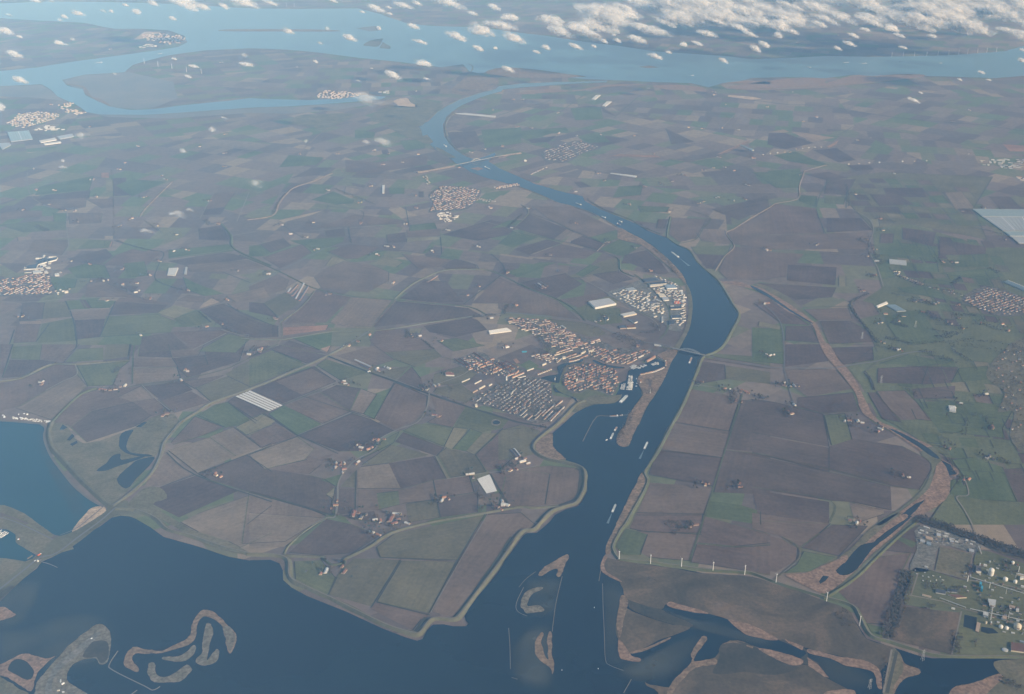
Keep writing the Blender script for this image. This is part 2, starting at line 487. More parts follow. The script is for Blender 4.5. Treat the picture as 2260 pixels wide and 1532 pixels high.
# ------------------------------------------------------------------ fields, read off the photograph one by one
def land_uv(o):
    me = o.data
    # long side -> UV x, in metres
    best = None
    vs = me.vertices
    for e in me.edges:
        a, b = vs[e.vertices[0]].co, vs[e.vertices[1]].co
        d = (b - a).length
        if best is None or d > best[0]:
            best = (d, (b - a).normalized())
    ux = best[1]; uy = Vector((-ux.y, ux.x, 0))
    uvl = me.uv_layers.new(name='UVMap')
    for l in me.loops:
        c = vs[l.vertex_index].co
        uvl.data[l.index].uv = (c.dot(ux), c.dot(uy))

_fk = [0]
def patch(name, pts, z, mat, step=None, wob=0.0, seed=0):
    if step and len(pts) > 5 and wob: pts = smooth(pts, True, 3)
    P = ground(pts, z)
    if step: P = dens(P, step, True, wob, seed)
    o = cdt_sheet(name, P, z, mat)
    land_uv(o)
    structure(o)
    return o

def field(ox, oy, pts, code):
    _fk[0] += 1
    z = -1.35 + _fk[0] * 0.0042
    P = ground(T(ox, oy, pts), z)
    n = len(P)
    a = sum(P[i].x * P[(i + 1) % n].y - P[(i + 1) % n].x * P[i].y for i in range(n))
    if a < 0: P.reverse()
    o = mesh_obj('field', P, [list(range(n))], M[code])
    land_uv(o)
    structure(o)
    EDGES.append((T(ox, oy, pts), z))
EDGES = []

def fields(ox, oy, txt):
    for line in txt.strip().split('\n'):
        code, rest = line.split(None, 1)
        q = [float(v) for v in rest.replace(',',' ').split()]
        field(ox, oy, list(zip(q[0::2], q[1::2])), code)

# small hedged plots of the right-hand country lie under the fields read one by one
fields(1660,760,'''
o 1040,0 2400,0 2400,1500 1450,1500 1720,1120 1600,930 1200,680 1040,600 900,330 800,190
''')
fields(1660,380,'''
o 1000,470 1300,430 1950,620 2420,640 2420,1500 1040,1500 960,1310 830,1130 1080,960 1030,760
m 620,60 1080,0 2000,40 1840,300 1950,560 1300,430 1000,470 820,280
''')
def plots(ox, oy, poly, du, dv, nu, nv, seed):
    r = random.Random(seed)
    for i in range(nu):
        for j in range(nv):
            if r.random() < .3: continue
            x = poly[0] + i * du[0] + j * dv[0]; y = poly[1] + i * du[1] + j * dv[1]
            a, b, c, d = r.uniform(0, .12), r.uniform(.8,1), r.uniform(0, .12), r.uniform(.8,1)
            q = [(x + u * du[0] + v * dv[0], y + u * du[1] + v * dv[1]) for u, v in ((a, c),(b, c),(b, d),(a, d))]
            field(ox, oy, q, r.choice('ggmmobdoyd'))
plots(1660,380,(1060,480),(118,12),(38,66),8,12,3)
plots(1660,760,(1080,60),(150,14),(46,96),7,11,4)
plots(1660,380,(700,40),(130,4),(44,48),8,8,5)
fields(0,760,'''
b 445,655 560,520 680,415 800,385 1180,350 1290,450 1415,570 1330,600 1120,680 720,815 560,670
d 760,560 1110,480 1260,590 1130,680 720,815 590,690
l 980,440 1180,345 1290,450 1110,480
b 0,325 200,285 350,215 460,170 620,175 640,250 500,320 380,390 180,510 50,540 0,560
l 130,530 380,390 640,250 720,350 560,505 430,630 250,570
o 640,180 1080,140 1000,200 960,290 940,340 730,350
d 20,280 80,130 330,130 460,150 340,200 180,270
o 90,120 110,20 350,0 330,130
b 0,0 105,0 20,270 0,290
b 350,0 660,0 530,150 460,150 340,130
o 640,40 860,30 860,130 540,150
m 880,0 1080,0 1065,100 860,130
d 1160,0 1400,0 1430,110 1150,100
b 1400,0 1700,0 1650,90 1430,110
b 1110,115 1440,120 1480,180 1110,190
l 1110,200 1470,190 1500,285 1180,325 1110,330
d 1430,115 1700,90 1730,170 1480,190
d 1700,60 2050,-40 1990,140 1560,275 1480,200 1720,150
d 1190,350 1510,310 1600,380 1340,470
b 1340,470 1590,390 1740,480 1450,570
b 1520,310 1860,260 1620,370
m 1620,360 1890,265 2090,360 1750,475
m 1870,250 2010,165 2260,50 2260,285 2090,355
g 1640,590 1780,505 1890,480 2130,660 1870,690
d 1890,480 1955,435 2220,555 2140,640
b 1420,820 1620,600 1860,690 1700,750 1440,835
y 1960,690 2180,580 2260,620 2260,670 2050,755
l 1400,885 1740,775 1960,930 1640,1070
l 1740,770 1940,690 2170,860 1960,930
b 2050,760 2260,680 2260,820 2180,860
l 1320,960 1385,910 1605,1080 1380,1170 1190,1190 1290,1030
d 1650,1080 2050,920 2260,1060 2260,1290 1750,1130
d 1330,1190 1640,1090 1980,1220 1490,1440 1270,1330
l 1500,1480 1640,1410 2090,1250 2260,1310 2260,1570 2000,1690 1900,1640 1650,1560
b 2050,920 2260,860 2260,1030
''')
fields(550,760,'''
d 190,45 260,5 640,95 480,160
o 0,125 190,50 470,170 340,220 0,345
d 20,385 360,245 540,185 720,310 440,425 280,490
b 220,310 520,200 720,305 440,420
o 640,125 980,235 900,260 760,300 560,175
b 720,95 1040,10 1210,130 1000,195
b 290,510 590,400 840,560 610,660
d 590,400 720,340 930,370 900,400 840,560
l 840,550 930,370 1060,420 950,580
g 950,580 1060,420 1135,430 1040,620
g 160,580 290,510 600,665 400,755
y 0,620 150,585 220,640 0,760
b 0,775 220,660 395,770 100,860
d 400,760 860,575 1000,620 1200,720 1080,780 1000,890 750,890
b 1050,620 1140,440 1215,320 1480,430 1470,560 1380,635 1210,705
d 1220,310 1350,185 1430,290 1470,400
m 1000,235 1340,180 1210,300
m 1080,20 1470,-20 1600,100 1380,190 1220,130
l 0,915 400,770 540,870 460,960 120,1040
b 120,1040 480,960 700,910 600,1000 500,1080
d 0,930 120,1030 500,1090 620,1120 715,1180 690,1290 690,1420 400,1330 0,1220
l 0,1230 450,1350 640,1425 530,1500 300,1640 -60,1660
g 600,1130 770,1080 730,1180 660,1150
y 640,1250 715,1190 700,1290
d 750,1200 890,1200 880,1400 730,1420
m 765,1180 890,1050 880,1190
l 900,1050 930,1020 1160,990 1260,1200 900,1200
o 930,955 1200,820 1250,725 1110,800
m 1180,835 1490,920 1160,985 935,1005
d 1210,810 1280,730 1620,860 1560,930
d 1160,990 1530,930 1640,1120 1260,1200
y 1540,930 1570,925 1675,1110 1640,1120
m 1560,920 1640,860 1880,920 1965,1060 1670,1110
o 1380,665 1490,660 1700,700 1620,850 1280,720
y 1700,690 1820,700 1690,880 1620,850
g 1840,700 1940,740 1800,890 1690,870
y 1940,740 2060,740 1870,920 1800,890
b 2120,710 2260,700 2260,880 2100,1030 1975,1055 1885,920
b 1510,425 1800,515 1690,690 1480,650 1560,600
o 1800,515 2160,625 2100,700 1940,730 1700,690
b 910,1210 1260,1210 1530,1130 1560,1290 1300,1320 1060,1380 900,1380
o 1060,1240 1240,1220 1250,1330 1080,1370
m 1300,1330 1560,1290 1590,1440 1330,1480
d 1560,1290 1900,1230 1900,1400 1590,1440
b 1530,1130 1830,1095 1870,1230 1560,1280
w 1890,1120 2000,1080 2060,1220 1970,1240
l 1910,1290 2080,1230 2150,1330 1900,1340
b 2010,1080 2260,1045 2500,1080 2460,1330 2160,1340
d 750,1425 1040,1385 1070,1480 880,1460
m 1540,250 1830,160 1900,240 1800,330 1530,340
m 1560,360 1760,330 1880,420 1800,490 1530,400
''')
fields(550,1132,'''
d 330,330 640,50 850,95 1080,190 860,335 600,355
l 0,0 640,45 300,280 0,300
m 1060,285 1200,180 1950,20 1730,395 1090,370
b 1985,15 2260,0 2380,100 2170,270 1780,800 1700,865 1520,820 1735,410
m 1100,385 1255,395 1020,780 660,680 730,535 800,440 860,385
m 1265,400 1715,412 1500,830 1060,740
b 1060,740 1500,850 1430,885 1360,975 1010,800
o 375,405 600,395 715,540 650,690 385,560
''')
fields(1100,760,'''
d 1700,145 1880,170 1890,290 1615,340
m 1890,175 2260,230 2260,330 1890,290
o 1720,70 2260,110 2260,180 1800,105
b 1590,370 1900,425 1990,500 1920,720 1450,645
b 1440,650 1920,725 1870,940 1330,870
d 1320,880 1865,945 1795,1180 1250,1080
b 1260,1150 1785,1190 1705,1420 1150,1420
d 2025,465 2260,480 2260,900 1890,870
d 1880,880 2260,920 2260,1250 1790,1230
g 1750,1300 2000,1335 2180,1390 2180,1500 1720,1430
b 60,1100 230,1030 420,1010 640,1030 680,1060 680,1170 650,1260 540,1320 300,1340 0,1360
m 0,720 190,670 350,720 270,820 300,910 120,960 0,960
''')
fields(1100,1132,'''
b 1720,30 2260,180 2260,250 1960,280 1660,250
b 1150,150 1690,180 1600,400 1250,370 1180,330 1240,180
g 1060,130 1240,180 1180,350 1040,350 975,280
b 1150,0 1700,10 1680,170 1240,160 1090,130
b 1650,260 1960,290 2260,270 2260,520 2050,480 1600,410
''')
fields(1660,760,'''
d 0,745 640,860 640,1060 0,900
d 0,455 200,485 590,580 640,850 0,730
o 600,590 770,575 830,790 820,850 660,840
d 840,785 1240,845 1480,965 1490,1040 1390,1210 1160,1180 640,1040 640,850
d 0,920 640,1060 1150,1180 1160,1380 820,1310 650,1300 0,1190
l 810,1315 1090,1380 1100,1410 900,1475 840,1430
d 0,1210 640,1310 640,1490 60,1470
g 1370,480 1650,470 1860,480 2180,520 2080,700 2100,780 1560,720 1460,590
g 1660,960 1840,940 2080,1020 2200,1310 1900,1290 1650,1245 1660,1130 1760,1100
d 2085,1040 2260,1030 2260,1310 2210,1310
d 1045,200 1460,180 1410,330 1040,320
g 1060,160 1300,85 1640,150 1460,180
d 1460,185 1710,190 1650,320 1410,335
g 1720,200 1960,180 1960,290 1655,320
d 1330,370 1690,345 1680,450 1345,455
b 1035,390 1270,385 1370,485 1470,620 1240,630 1100,490
d 960,400 1030,400 1150,545 1245,650 1085,620
b 275,215 620,205 700,215 835,370 460,440 325,340
d 380,445 840,400 890,560 590,575 370,520
d 275,0 560,0 635,140 275,185
d 650,30 1000,20 1010,130 760,170
g 0,0 260,0 262,165 0,140
''')
fields(1660,1132,'''
b 0,0 650,90 560,170 410,280 260,200 0,130
d 410,290 660,100 960,110 720,360
b 0,160 250,220 380,290 370,390 200,490 0,470
g 430,320 690,370 580,430 480,490 270,500 370,430
b 700,640 870,540 1040,370 1320,330 1230,520 1130,930 960,920 840,770
d 1200,190 1390,100 1370,340 1080,310
g 1150,190 1200,190 1380,250 1330,290
g 950,920 1100,960 1080,1040 1000,1015
''')
fields(1660,380,'''
g 1060,600 1240,590 1540,620 1550,750 1290,720 1060,690
g 1360,760 1540,760 1550,830 1370,820
g 1440,890 1720,870 1660,940 1420,920
g 1210,960 1420,945 1700,1055 1750,1090 1260,995
g 1100,1200 1400,1140 1500,1290 1600,1400 1330,1440 1200,1380 1120,1260
g 1720,690 1960,680 1970,790 1740,780
y 720,860 780,860 780,950 720,950
g 1040,780 1130,740 1190,870 1080,890
b 0,400 200,265 530,300 600,510 0,520
b 0,530 960,500 1000,640 0,640
d 620,380 900,380 1000,480 620,500
b 0,655 430,680 280,870 0,900
d 300,770 700,790 690,940 290,900
d 30,920 700,960 660,1040 360,1060 160,970
d 560,1240 820,1240 960,1310 1020,1410 640,1430
b 430,1140 800,1130 830,1220 540,1230
d 280,1280 490,1280 560,1420 275,1400
y 60,1240 240,1280 230,1310 50,1280
b 10,1090 130,1060 370,1200 470,1270 250,1260
g 0,1290 240,1310 260,1500 0,1500
y 980,390 1050,390 1060,450 1010,460
y 1090,340 1250,350 1280,390 1130,380
d 1070,510 1180,510 1170,590 1060,590
d 940,290 1210,290 1240,340 920,330
g 1470,200 1580,190 1640,260 1480,250
d 1090,130 1420,130 1450,210 1120,200
d 980,185 1200,185 1350,270 1060,280
l 1600,170 1740,160 1850,300 1690,310
d 1970,205 2140,205 2250,310 2060,310
d 810,235 960,240 990,280 830,280
o 600,190 780,210 760,270 600,260
g 390,190 540,200 530,290 390,240
d 620,60 860,60 780,190 600,180
g 0,0 420,0 390,130 200,130
d 1250,460 1530,500 1500,620 1250,560
d 1550,560 1950,620 1940,680 1720,690 1560,690
b 860,1060 1000,1090 1060,1180 900,1220 830,1140
g 1560,840 1980,800 2100,860 1960,900 1740,870
''')
fields(1100,380,'''
l 1640,500 1700,470 1880,480 1890,510 1940,600 1690,570
d 1640,680 1900,690 1800,810 1730,800
o 1600,620 1930,610 1900,690 1640,680
d 1770,310 2240,200 2250,290 2000,400
b 1970,620 2260,650 2260,900 1900,890 1830,820 1890,700
b 1900,500 2250,310 2260,640 1960,600
g 1000,120 1200,110 1180,190 950,210
d 630,85 690,80 770,120 680,130
b 1440,380 1730,390 1640,550 1500,580 1420,520
d 1330,390 1410,390 1380,470 1310,470
g 1160,280 1420,290 1400,330 1180,330
d 260,350 620,490 460,560 180,480 140,460
b 280,285 600,290 980,470 860,570 630,490 420,390
g 810,530 980,480 1000,550 880,590 760,540
d 610,570 700,530 870,590 820,650 600,590
l 470,550 570,470 630,500 520,570
g 840,640 1000,560 1190,610 1050,700 980,690
d 1050,690 1230,650 1360,760 1420,840 1330,850 1210,800 1100,760 1020,760
g 0,590 120,490 330,540 120,630
d 130,640 400,560 520,590 250,690
b 520,600 820,660 720,720 250,700
m 570,870 860,740 990,710 1000,840 860,850 680,880
g 640,850 760,770 840,790 700,870
d 780,850 1000,820 1120,890 950,930
l 690,880 780,850 850,890 720,920
d 180,920 560,840 700,930 480,1050 250,960
g 60,830 340,750 480,750 160,870
b 0,880 230,970 490,1070 680,1230 400,1190 60,1160 0,1130
b 500,1060 880,1000 920,1030 750,1080 720,1150
o 600,1150 760,1090 810,1140 1010,1130 1030,1250 860,1270 740,1230
m 420,1220 700,1250 830,1290 900,1350 760,1370 640,1330 520,1290
''')
fields(550,380,'''
t 235,400 620,315 510,360 280,420
d 630,490 790,460 800,530 640,540
b 530,470 880,350 1280,400 1280,430 820,450
g 520,230 700,160 870,230 860,260 720,270
g 340,570 460,560 790,540 780,580 640,630 530,640
d 90,600 280,550 350,610 180,670
g 0,610 90,610 180,670 120,700 0,700
b 110,710 440,600 520,670 260,800
b 660,660 840,600 1080,620 1040,660 900,720 800,720
y 630,780 690,700 800,730 720,790
y 1030,760 1140,700 1280,750 1220,790
b 640,800 790,740 1020,770 1160,830 1160,900 990,1000 600,960 540,870
d 1140,520 1300,500 1310,580 1150,590
y 1310,550 1590,535 1580,560 1310,580
d 1590,780 1720,720 1880,770 1890,800 1640,810
b 1270,680 1700,730 1590,790 1400,800
d 1600,520 2000,400 2240,440 2160,520 1900,570
b 1310,480 1590,470 1590,530 1310,545
g 1340,440 1540,420 1560,470 1330,490
g 2000,470 2160,400 2260,400 2240,440
d 1250,1050 1460,900 1640,910 1780,1080 1500,1080
b 1850,1090 2080,870 2260,960 2260,1130 2110,1090
b 290,1260 540,990 850,1040 640,1250
l 670,1250 860,1040 1190,1065 1020,1285 800,1280
d 1030,1285 1220,1075 1500,1100 1820,1130 1950,1200 1500,1240
r 285,1290 660,1270 640,1310 270,1360
g 360,1380 690,1330 680,1450 590,1480
r 590,1470 680,1440 650,1500
d 330,1400 580,1480 640,1505 200,1500
b 0,950 230,850 330,900 300,980 110,1030 0,1060
m 120,1090 300,1000 380,1060 430,1080 240,1200
d 0,1080 120,1090 240,1210 0,1160
d 0,1220 240,1280 240,1370 0,1380
b 1060,1310 1300,1310 1340,1370 1430,1390 1540,1470 1100,1500 1000,1400
d 1450,1280 1850,1210 1900,1230 1980,1310 1720,1370 1500,1330
y 1340,1300 1440,1300 1420,1340 1330,1340
o 1560,1400 1720,1380 1960,1440 1700,1490
d 850,90 960,110 950,130 860,110
g 1160,130 1290,130 1290,180 1170,180
d 1410,160 1450,160 1450,210 1410,210
l 800,120 920,140 880,180 790,180
''')
fields(0,380,'''
d 190,1090 370,1085 350,1220 160,1240
m 370,1085 550,1075 600,1200 350,1220
t 160,1240 345,1235 340,1258 165,1263
b 140,1270 340,1260 300,1410 110,1420
o 350,1260 610,1210 630,1400 320,1420
l 570,1165 910,1135 890,1220 620,1230
d 620,1230 890,1220 830,1370 640,1390
g 550,1070 680,1060 720,1130 570,1145
d 660,1060 710,1060 760,1130 700,1130
g 720,1060 960,1070 910,1130 760,1130
d 960,1075 1390,1105 1310,1170 900,1190
o 880,1200 1300,1180 1460,1240 1420,1330 840,1370
y 1310,1170 1450,1105 1620,1145 1440,1215
t 1690,1090 1760,1045 1830,1080 1650,1140
o 1440,1220 1640,1150 1750,1250 1530,1290
d 1180,1370 1420,1330 1580,1470 1160,1500
b 1420,1330 1880,1315 1895,1340 1620,1470
o 1900,1345 2080,1385 1960,1500 1640,1490
d 1650,1140 1850,1095 2260,1270 2260,1370 1900,1330
l 1880,1030 2190,955 2240,1040 1960,1080
b 1470,1070 1560,1020 1700,1040 1690,1080
g 1400,650 1900,600 1940,655 1400,720
d 1400,740 1850,670 1940,680 2050,720 1600,790
b 1550,770 2050,730 2200,790 1850,830 1580,830
g 1520,870 1620,920 1720,960 1860,1010 1700,1030 1560,980
g 720,760 870,775 920,880 640,880 560,800
g 430,870 640,890 620,960 470,990 420,900
b 730,930 860,910 1060,1000 1050,1040 700,1040
d 560,720 880,640 940,700 840,770 700,755
b 860,770 960,690 1100,640 1330,680 1180,790
g 1030,760 1200,740 1230,860 1060,880
b 280,560 560,560 565,610 510,690 230,650
t 140,540 260,535 260,560 150,572
d 1650,470 1850,440 1920,540 1890,570 1660,560
b 1700,330 1770,180 1960,160 1870,290
d 1690,310 1870,295 1830,350 1690,355
d 940,50 1050,45 1050,110 1090,190 945,200
d 1100,110 1140,110 1140,180 1090,180
g 960,110 1090,60 1380,80 1100,200
r 840,5 910,5 910,50 840,45
y 880,60 940,60 945,160 880,160
g 330,120 780,30 740,150 290,190
d 380,190 750,150 740,220 310,240
b 290,230 720,215 710,290 550,320 400,290
b 720,225 940,220 945,290 850,300
r 870,570 940,570 925,620 870,615
t 870,530 940,530 940,560 870,560
b 0,340 150,320 350,320 350,370 0,400
g 440,340 550,340 550,430 450,410
o 0,440 290,410 540,410 550,480 200,500
b 570,340 850,340 840,420 580,430
b 960,1075 1060,1010 1200,1050 1400,1090 1390,1100
d 1070,940 1150,950 1100,1000 1010,960
o 640,640 740,560 930,570 900,630
''')
fields(550,0,'''
g 880,1080 1050,1100 1030,1150 880,1150
g 1250,1170 1440,1160 1460,1230 1300,1250
d 1650,1100 1880,1090 1920,1180 1700,1240
g 1930,1080 2260,1060 2260,1190 1960,1230
b 800,1330 1050,1350 1480,1290 1480,1370 1000,1440 800,1430
d 350,1480 520,1400 690,1390 600,1450
d 1350,1400 1500,1370 1550,1410 1350,1420
d 1100,1250 1150,1240 1170,1290 1110,1280
g 330,1290 620,1310 560,1370 250,1390
''')
fields(1100,0,'''
d 600,1190 750,1170 900,1130 1080,1160 820,1230
g 660,1140 860,1120 930,1180 740,1190
g 60,1100 390,1070 560,1060 590,1100 440,1110 250,1170
d 240,1160 480,1130 420,1180 280,1190
r 910,1300 1010,1280 1300,1290 1360,1310 1100,1305
r 1810,1285 2080,1165 2095,1175 1900,1270
d 1390,1070 1630,1180 1440,1200 1410,1110
t 0,1300 110,1290 60,1310 0,1320
d 860,890 970,960 870,930
g 600,900 850,890 870,990 640,1000
''')
fields(1660,0,'''
t 320,1095 410,1100 690,1145 500,1180
d 140,1110 270,1105 510,1190 280,1240 130,1200
t 130,1100 260,1075 310,1095 250,1105
r 620,1220 720,1165 700,1200 640,1230
d 720,1120 860,1040 760,1100
g 180,1290 360,1260 520,1330 640,1370 560,1380 300,1340
g 140,1420 400,1400 400,1500 60,1500
d 510,1250 700,1230 860,1330 720,1350
r 2080,1200 2260,1210 2260,1260 2140,1260
y 1790,1160 1960,1170 1980,1200 1830,1190
d 780,1370 980,1370 1010,1410 860,1420
d 440,1450 640,1430 800,1480 620,1500
''')
# the field laid out with strips of white fleece, near the middle-left
for k in range(5):
    a, b, c, d = (519,875),(553,861.5),(624,894),(593,907.5)
    e = 0.15
    def bl(u, v):
        return ((a[0] * (1 - u) + b[0] * u) * (1 - v) + (d[0] * (1 - u) + c[0] * u) * v,
                (a[1] * (1 - u) + b[1] * u) * (1 - v) + (d[1] * (1 - u) + c[1] * u) * v)
    P = [bl((k + e) / 5,0), bl((k + 1 - e) / 5,0), bl((k + 1 - e) / 5,1), bl((k + e) / 5,1)]
    q = ground(P, 1.6)
    top = [(p.x, p.y, 1.6) for p in q]; bot = [(p.x, p.y, 0.2) for p in q]
    o = mesh_obj('fleece_tunnel', top + bot, [(0,1,2,3),(0,4,5,1),(1,5,6,2),(2,6,7,3),(3,7,4,0)], M['w'])
    tag(o, ['leftmost','second from left','middle','second from right','rightmost'][k] + ' long white strip of crop cover on the striped field','crop cover','white crop strips side by side')
# ------------------------------------------------------------------ rough land, ponds, marsh, islands
def P_(name, ox, oy, pts, mat, z=0.8, step=25, wob=2.5, seed=0):
    return patch(name, T(ox, oy, pts), z, M[mat], step, wob, seed)

P_('rough_pasture',0,760,[(430,680),(540,660),(700,825),(1130,690),(1260,610),(1420,575),(1480,640),(1400,740),(1310,900),(1180,1080),(1050,1230),(960,1310),(870,1330),(700,1130),(520,940),(430,850)],'rough',0.8)
P_('rough_pasture',0,760,[(1190,1200),(1330,1190),(1390,1280),(1270,1335),(1490,1480),(1650,1565),(1900,1645),(2000,1690),(2100,1760),(1700,1660),(1350,1460),(1060,1370),(1050,1340)],'rough',0.8)
P_('pond',0,760,[(1010,740),(1110,710),(1080,760),(1050,850),(1090,900),(1230,915),(1270,930),(1150,930),(1040,900),(990,840)],'pond',1.0)
P_('pond',0,760,[(800,1050),(880,990),(930,930),(1000,910),(1010,960),(1170,930),(1200,935),(1100,975),(960,1020),(880,1050)],'pond',1.0)
P_('pond',0,760,[(970,1120),(1090,1000),(1150,960),(1285,935),(1240,1010),(1140,1110),(1050,1200)],'pond',1.0)
for q in ([(495,710),(520,665),(560,690),(530,710)],[(555,795),(600,745),(620,765),(580,800)],[(580,830),(640,800),(645,820),(600,845)],
          [(1130,685),(1200,645),(1222,648),(1170,690)]):
    P_('pond',0,760, q, 'pond',1.0,15,1.5)
# the dam and the land round the small harbour
P_('dam_verge',0,760,[(870,1330),(930,1310),(1060,1300),(1060,1370),(1130,1410),(1000,1418),(930,1440),(830,1505),(605,1680),(345,1805),(330,1830),(0,2120),(-300,2360),(-300,2230),(0,1990),(200,1830),(330,1740),(440,1620),(480,1600),(600,1560),(700,1505),(850,1410),(890,1370)],'grass',1.3,25,1.5)
P_('harbour_land',0,1132,[(-300,30),(0,35),(60,30),(200,90),(430,210),(440,250),(330,345),(180,280),(130,240),(130,180),(60,140),(0,130),(-300,140)],'rough',1.25)
P_('harbour_land',0,1132,[(-300,370),(0,375),(130,390),(210,405),(280,385),(310,400),(200,480),(0,620),(-300,850)],'rough',1.25)
patch('tidal_shore', T(0,760,[(630,1500),(700,1420),(760,1360),(850,1345),(880,1375),(860,1410),(700,1515),(600,1565)]),1.15, M['sand'],20,2)
patch('tidal_shore', T(0,760,[(-200,1330),(0,1335),(60,1345),(200,1405),(330,1500),(440,1580),(410,1600),(330,1540),(200,1470),(60,1420),(0,1400),(-200,1410)]),1.15, M['rough'],20,2)
# islands and spits of the lake
ISL = [
    ('reed_spit','reedp',0,1132,[(-60,770),(0,780),(40,780),(90,820),(135,850),(60,880),(0,895),(-60,900)]),
    ('gravel_spit','spoil',0,1132,[(285,1520),(300,1420),(440,1250),(560,1115),(720,985),(800,930),(860,930),(910,980),(922,1060),(910,1180),(880,1250),(830,1255),(800,1215),(700,1215),(600,1265),(560,1340),(570,1410),(640,1450),(740,1510),(900,1640),(100,1700)]),
    ('reed_bank','reedp',0,1132,[(-60,1270),(0,1260),(90,1215),(160,1180),(240,1170),(330,1200),(400,1210),(460,1190),(410,1235),(340,1295),(300,1350),(285,1400),(260,1480),(180,1440),(60,1370),(-60,1330)]),
    ('grass_bank','rough',0,1132,[(-60,1350),(60,1400),(180,1470),(250,1520),(250,1680),(-60,1680)]),
    ('hook_island','reed',0,1132,[(1025,1250),(1100,1115),(1240,1140),(1350,1143),(1500,1075),(1575,1020),(1615,880),(1690,805),(1800,840),(1890,930),(1950,990),(1968,1060),(1920,1168),(1885,1130),(1862,1000),(1835,930),(1760,875),(1690,862),(1645,920),(1622,1030),(1560,1100),(1350,1162),(1220,1172),(1125,1168),(1095,1225),(1160,1300),(1120,1322)]),
    ('reed_island','spoil',0,1132,[(1710,920),(1770,950),(1750,1080),(1732,1160),(1720,1225),(1800,1130),(1820,1170),(1790,1240),(1700,1270),(1640,1250),(1635,1210),(1675,1165),(1685,1080)]),
    ('reed_island','spoil',0,1132,[(1355,1200),(1480,1190),(1560,1150),(1610,1100),(1630,1120),(1590,1200),(1510,1235),(1360,1225)]),
    ('reed_island','spoil',0,1132,[(1225,1300),(1240,1250),(1285,1250),(1290,1320),(1330,1362),(1400,1362),(1460,1325),(1550,1265),(1590,1300),(1560,1350),(1490,1400),(1290,1405),(1230,1350)]),
    ('reed_island','reed',1100,1132,[(330,510),(380,450),(470,400),(560,345),(582,370),(550,440),(515,530),(480,520),(490,470),(430,480),(360,520)]),
    ('reed_island','spoil',1100,1132,[(210,805),(180,770),(200,700),(250,640),(350,615),(365,635),(290,670),(245,730),(245,780),(330,765),(380,800),(360,820),(240,832)]),
    ('reed_island','reed',1100,1132,[(320,1205),(298,1120),(320,1040),(360,990),(378,1010),(355,1080),(395,1190),(420,1210),(408,1080),(418,990),(442,1000),(442,1130),(460,1260),(450,1345),(430,1290),(380,1250)]),
    ('reed_point','reed',1100,760,[(450,745),(450,830),(480,880),(545,935),(560,955),(470,960),(380,930),(320,890),(320,820),(400,750)]),
    ('reed_strip','reed',1100,760,[(1190,1068),(1225,1140),(1180,1240),(1100,1400),(1040,1500),(1000,1580),(955,1690),(925,1740),(890,1740),(910,1640),(960,1540),(980,1490),(1010,1430),(1080,1280),(1150,1150)]),
    ('canal_spit','reed',1100,760,[(1390,195),(1300,232),(1200,250),(1165,265),(1155,310),(1195,380),(1195,430),(1140,505),(1085,580),(1055,670),(995,750),(988,820),(1030,852),(1085,840),(1110,775),(1180,635),(1230,525),(1290,435),(1370,305),(1440,145),(1490,60),(1440,20),(1380,60),(1320,95),(1390,150)]),
    ('town_shore','rough',1100,760,[(640,565),(720,525),(800,500),(880,495),(960,488),(1008,455),(1028,418),(975,425),(900,440),(800,420),(700,470),(620,550)]),
]
for i, (nm, mt, ox, oy, q) in enumerate(ISL):
    patch(nm, T(ox, oy, q),1.9, M[mt],7,4.5, i)
P_('pond',0,1132,[(65,1290),(120,1220),(200,1225),(270,1290),(280,1340),(230,1390),(90,1320)],'pond',2.1,15,2)
P_('gravel_flat',0,1132,[(690,1190),(760,1080),(850,1060),(900,1090),(900,1180),(870,1240),(830,1245),(800,1200),(740,1205)],'mud',2.1,15,3)
P_('gravel_track',0,1132,[(380,1520),(390,1400),(470,1260),(640,1120),(790,1000),(830,1010),(660,1170),(500,1300),(430,1420),(440,1520)],'estate',2.15,15,2)
P_('dark_bank',0,1132,[(1850,950),(1910,945),(1950,1010),(1950,1060),(1915,1150),(1890,1110),(1870,1010)],'spoil',2.2,12,2)
# drowned sandbanks showing through the shallows
def shoal_mat():
    m, nt, b, out = new_mat('drowned_sandbank')
    N = nt.nodes; L = nt.links
    geo = N.new('ShaderNodeNewGeometry')
    nz = N.new('ShaderNodeTexNoise'); nz.inputs['Scale'].default_value = 0.006; nz.inputs['Detail'].default_value = 6
    L.new(geo.outputs['Position'], nz.inputs['Vector'])
    at = N.new('ShaderNodeAttribute'); at.attribute_name = 'depth'
    r = N.new('ShaderNodeMapRange'); r.inputs['From Min'].default_value = 0.25; r.inputs['From Max'].default_value = 0.75
    L.new(nz.outputs['Fac'], r.inputs['Value'])
    mu = N.new('ShaderNodeMath'); mu.operation = 'MULTIPLY'
    L.new(r.outputs[0], mu.inputs[0]); L.new(at.outputs['Fac'], mu.inputs[1])
    b.inputs['Base Color'].default_value = (0.075,0.078,0.062,1)
    b.inputs['Roughness'].default_value = 0.3
    L.new(mu.outputs[0], b.inputs['Alpha'])
    return m
M['shoal'] = shoal_mat()
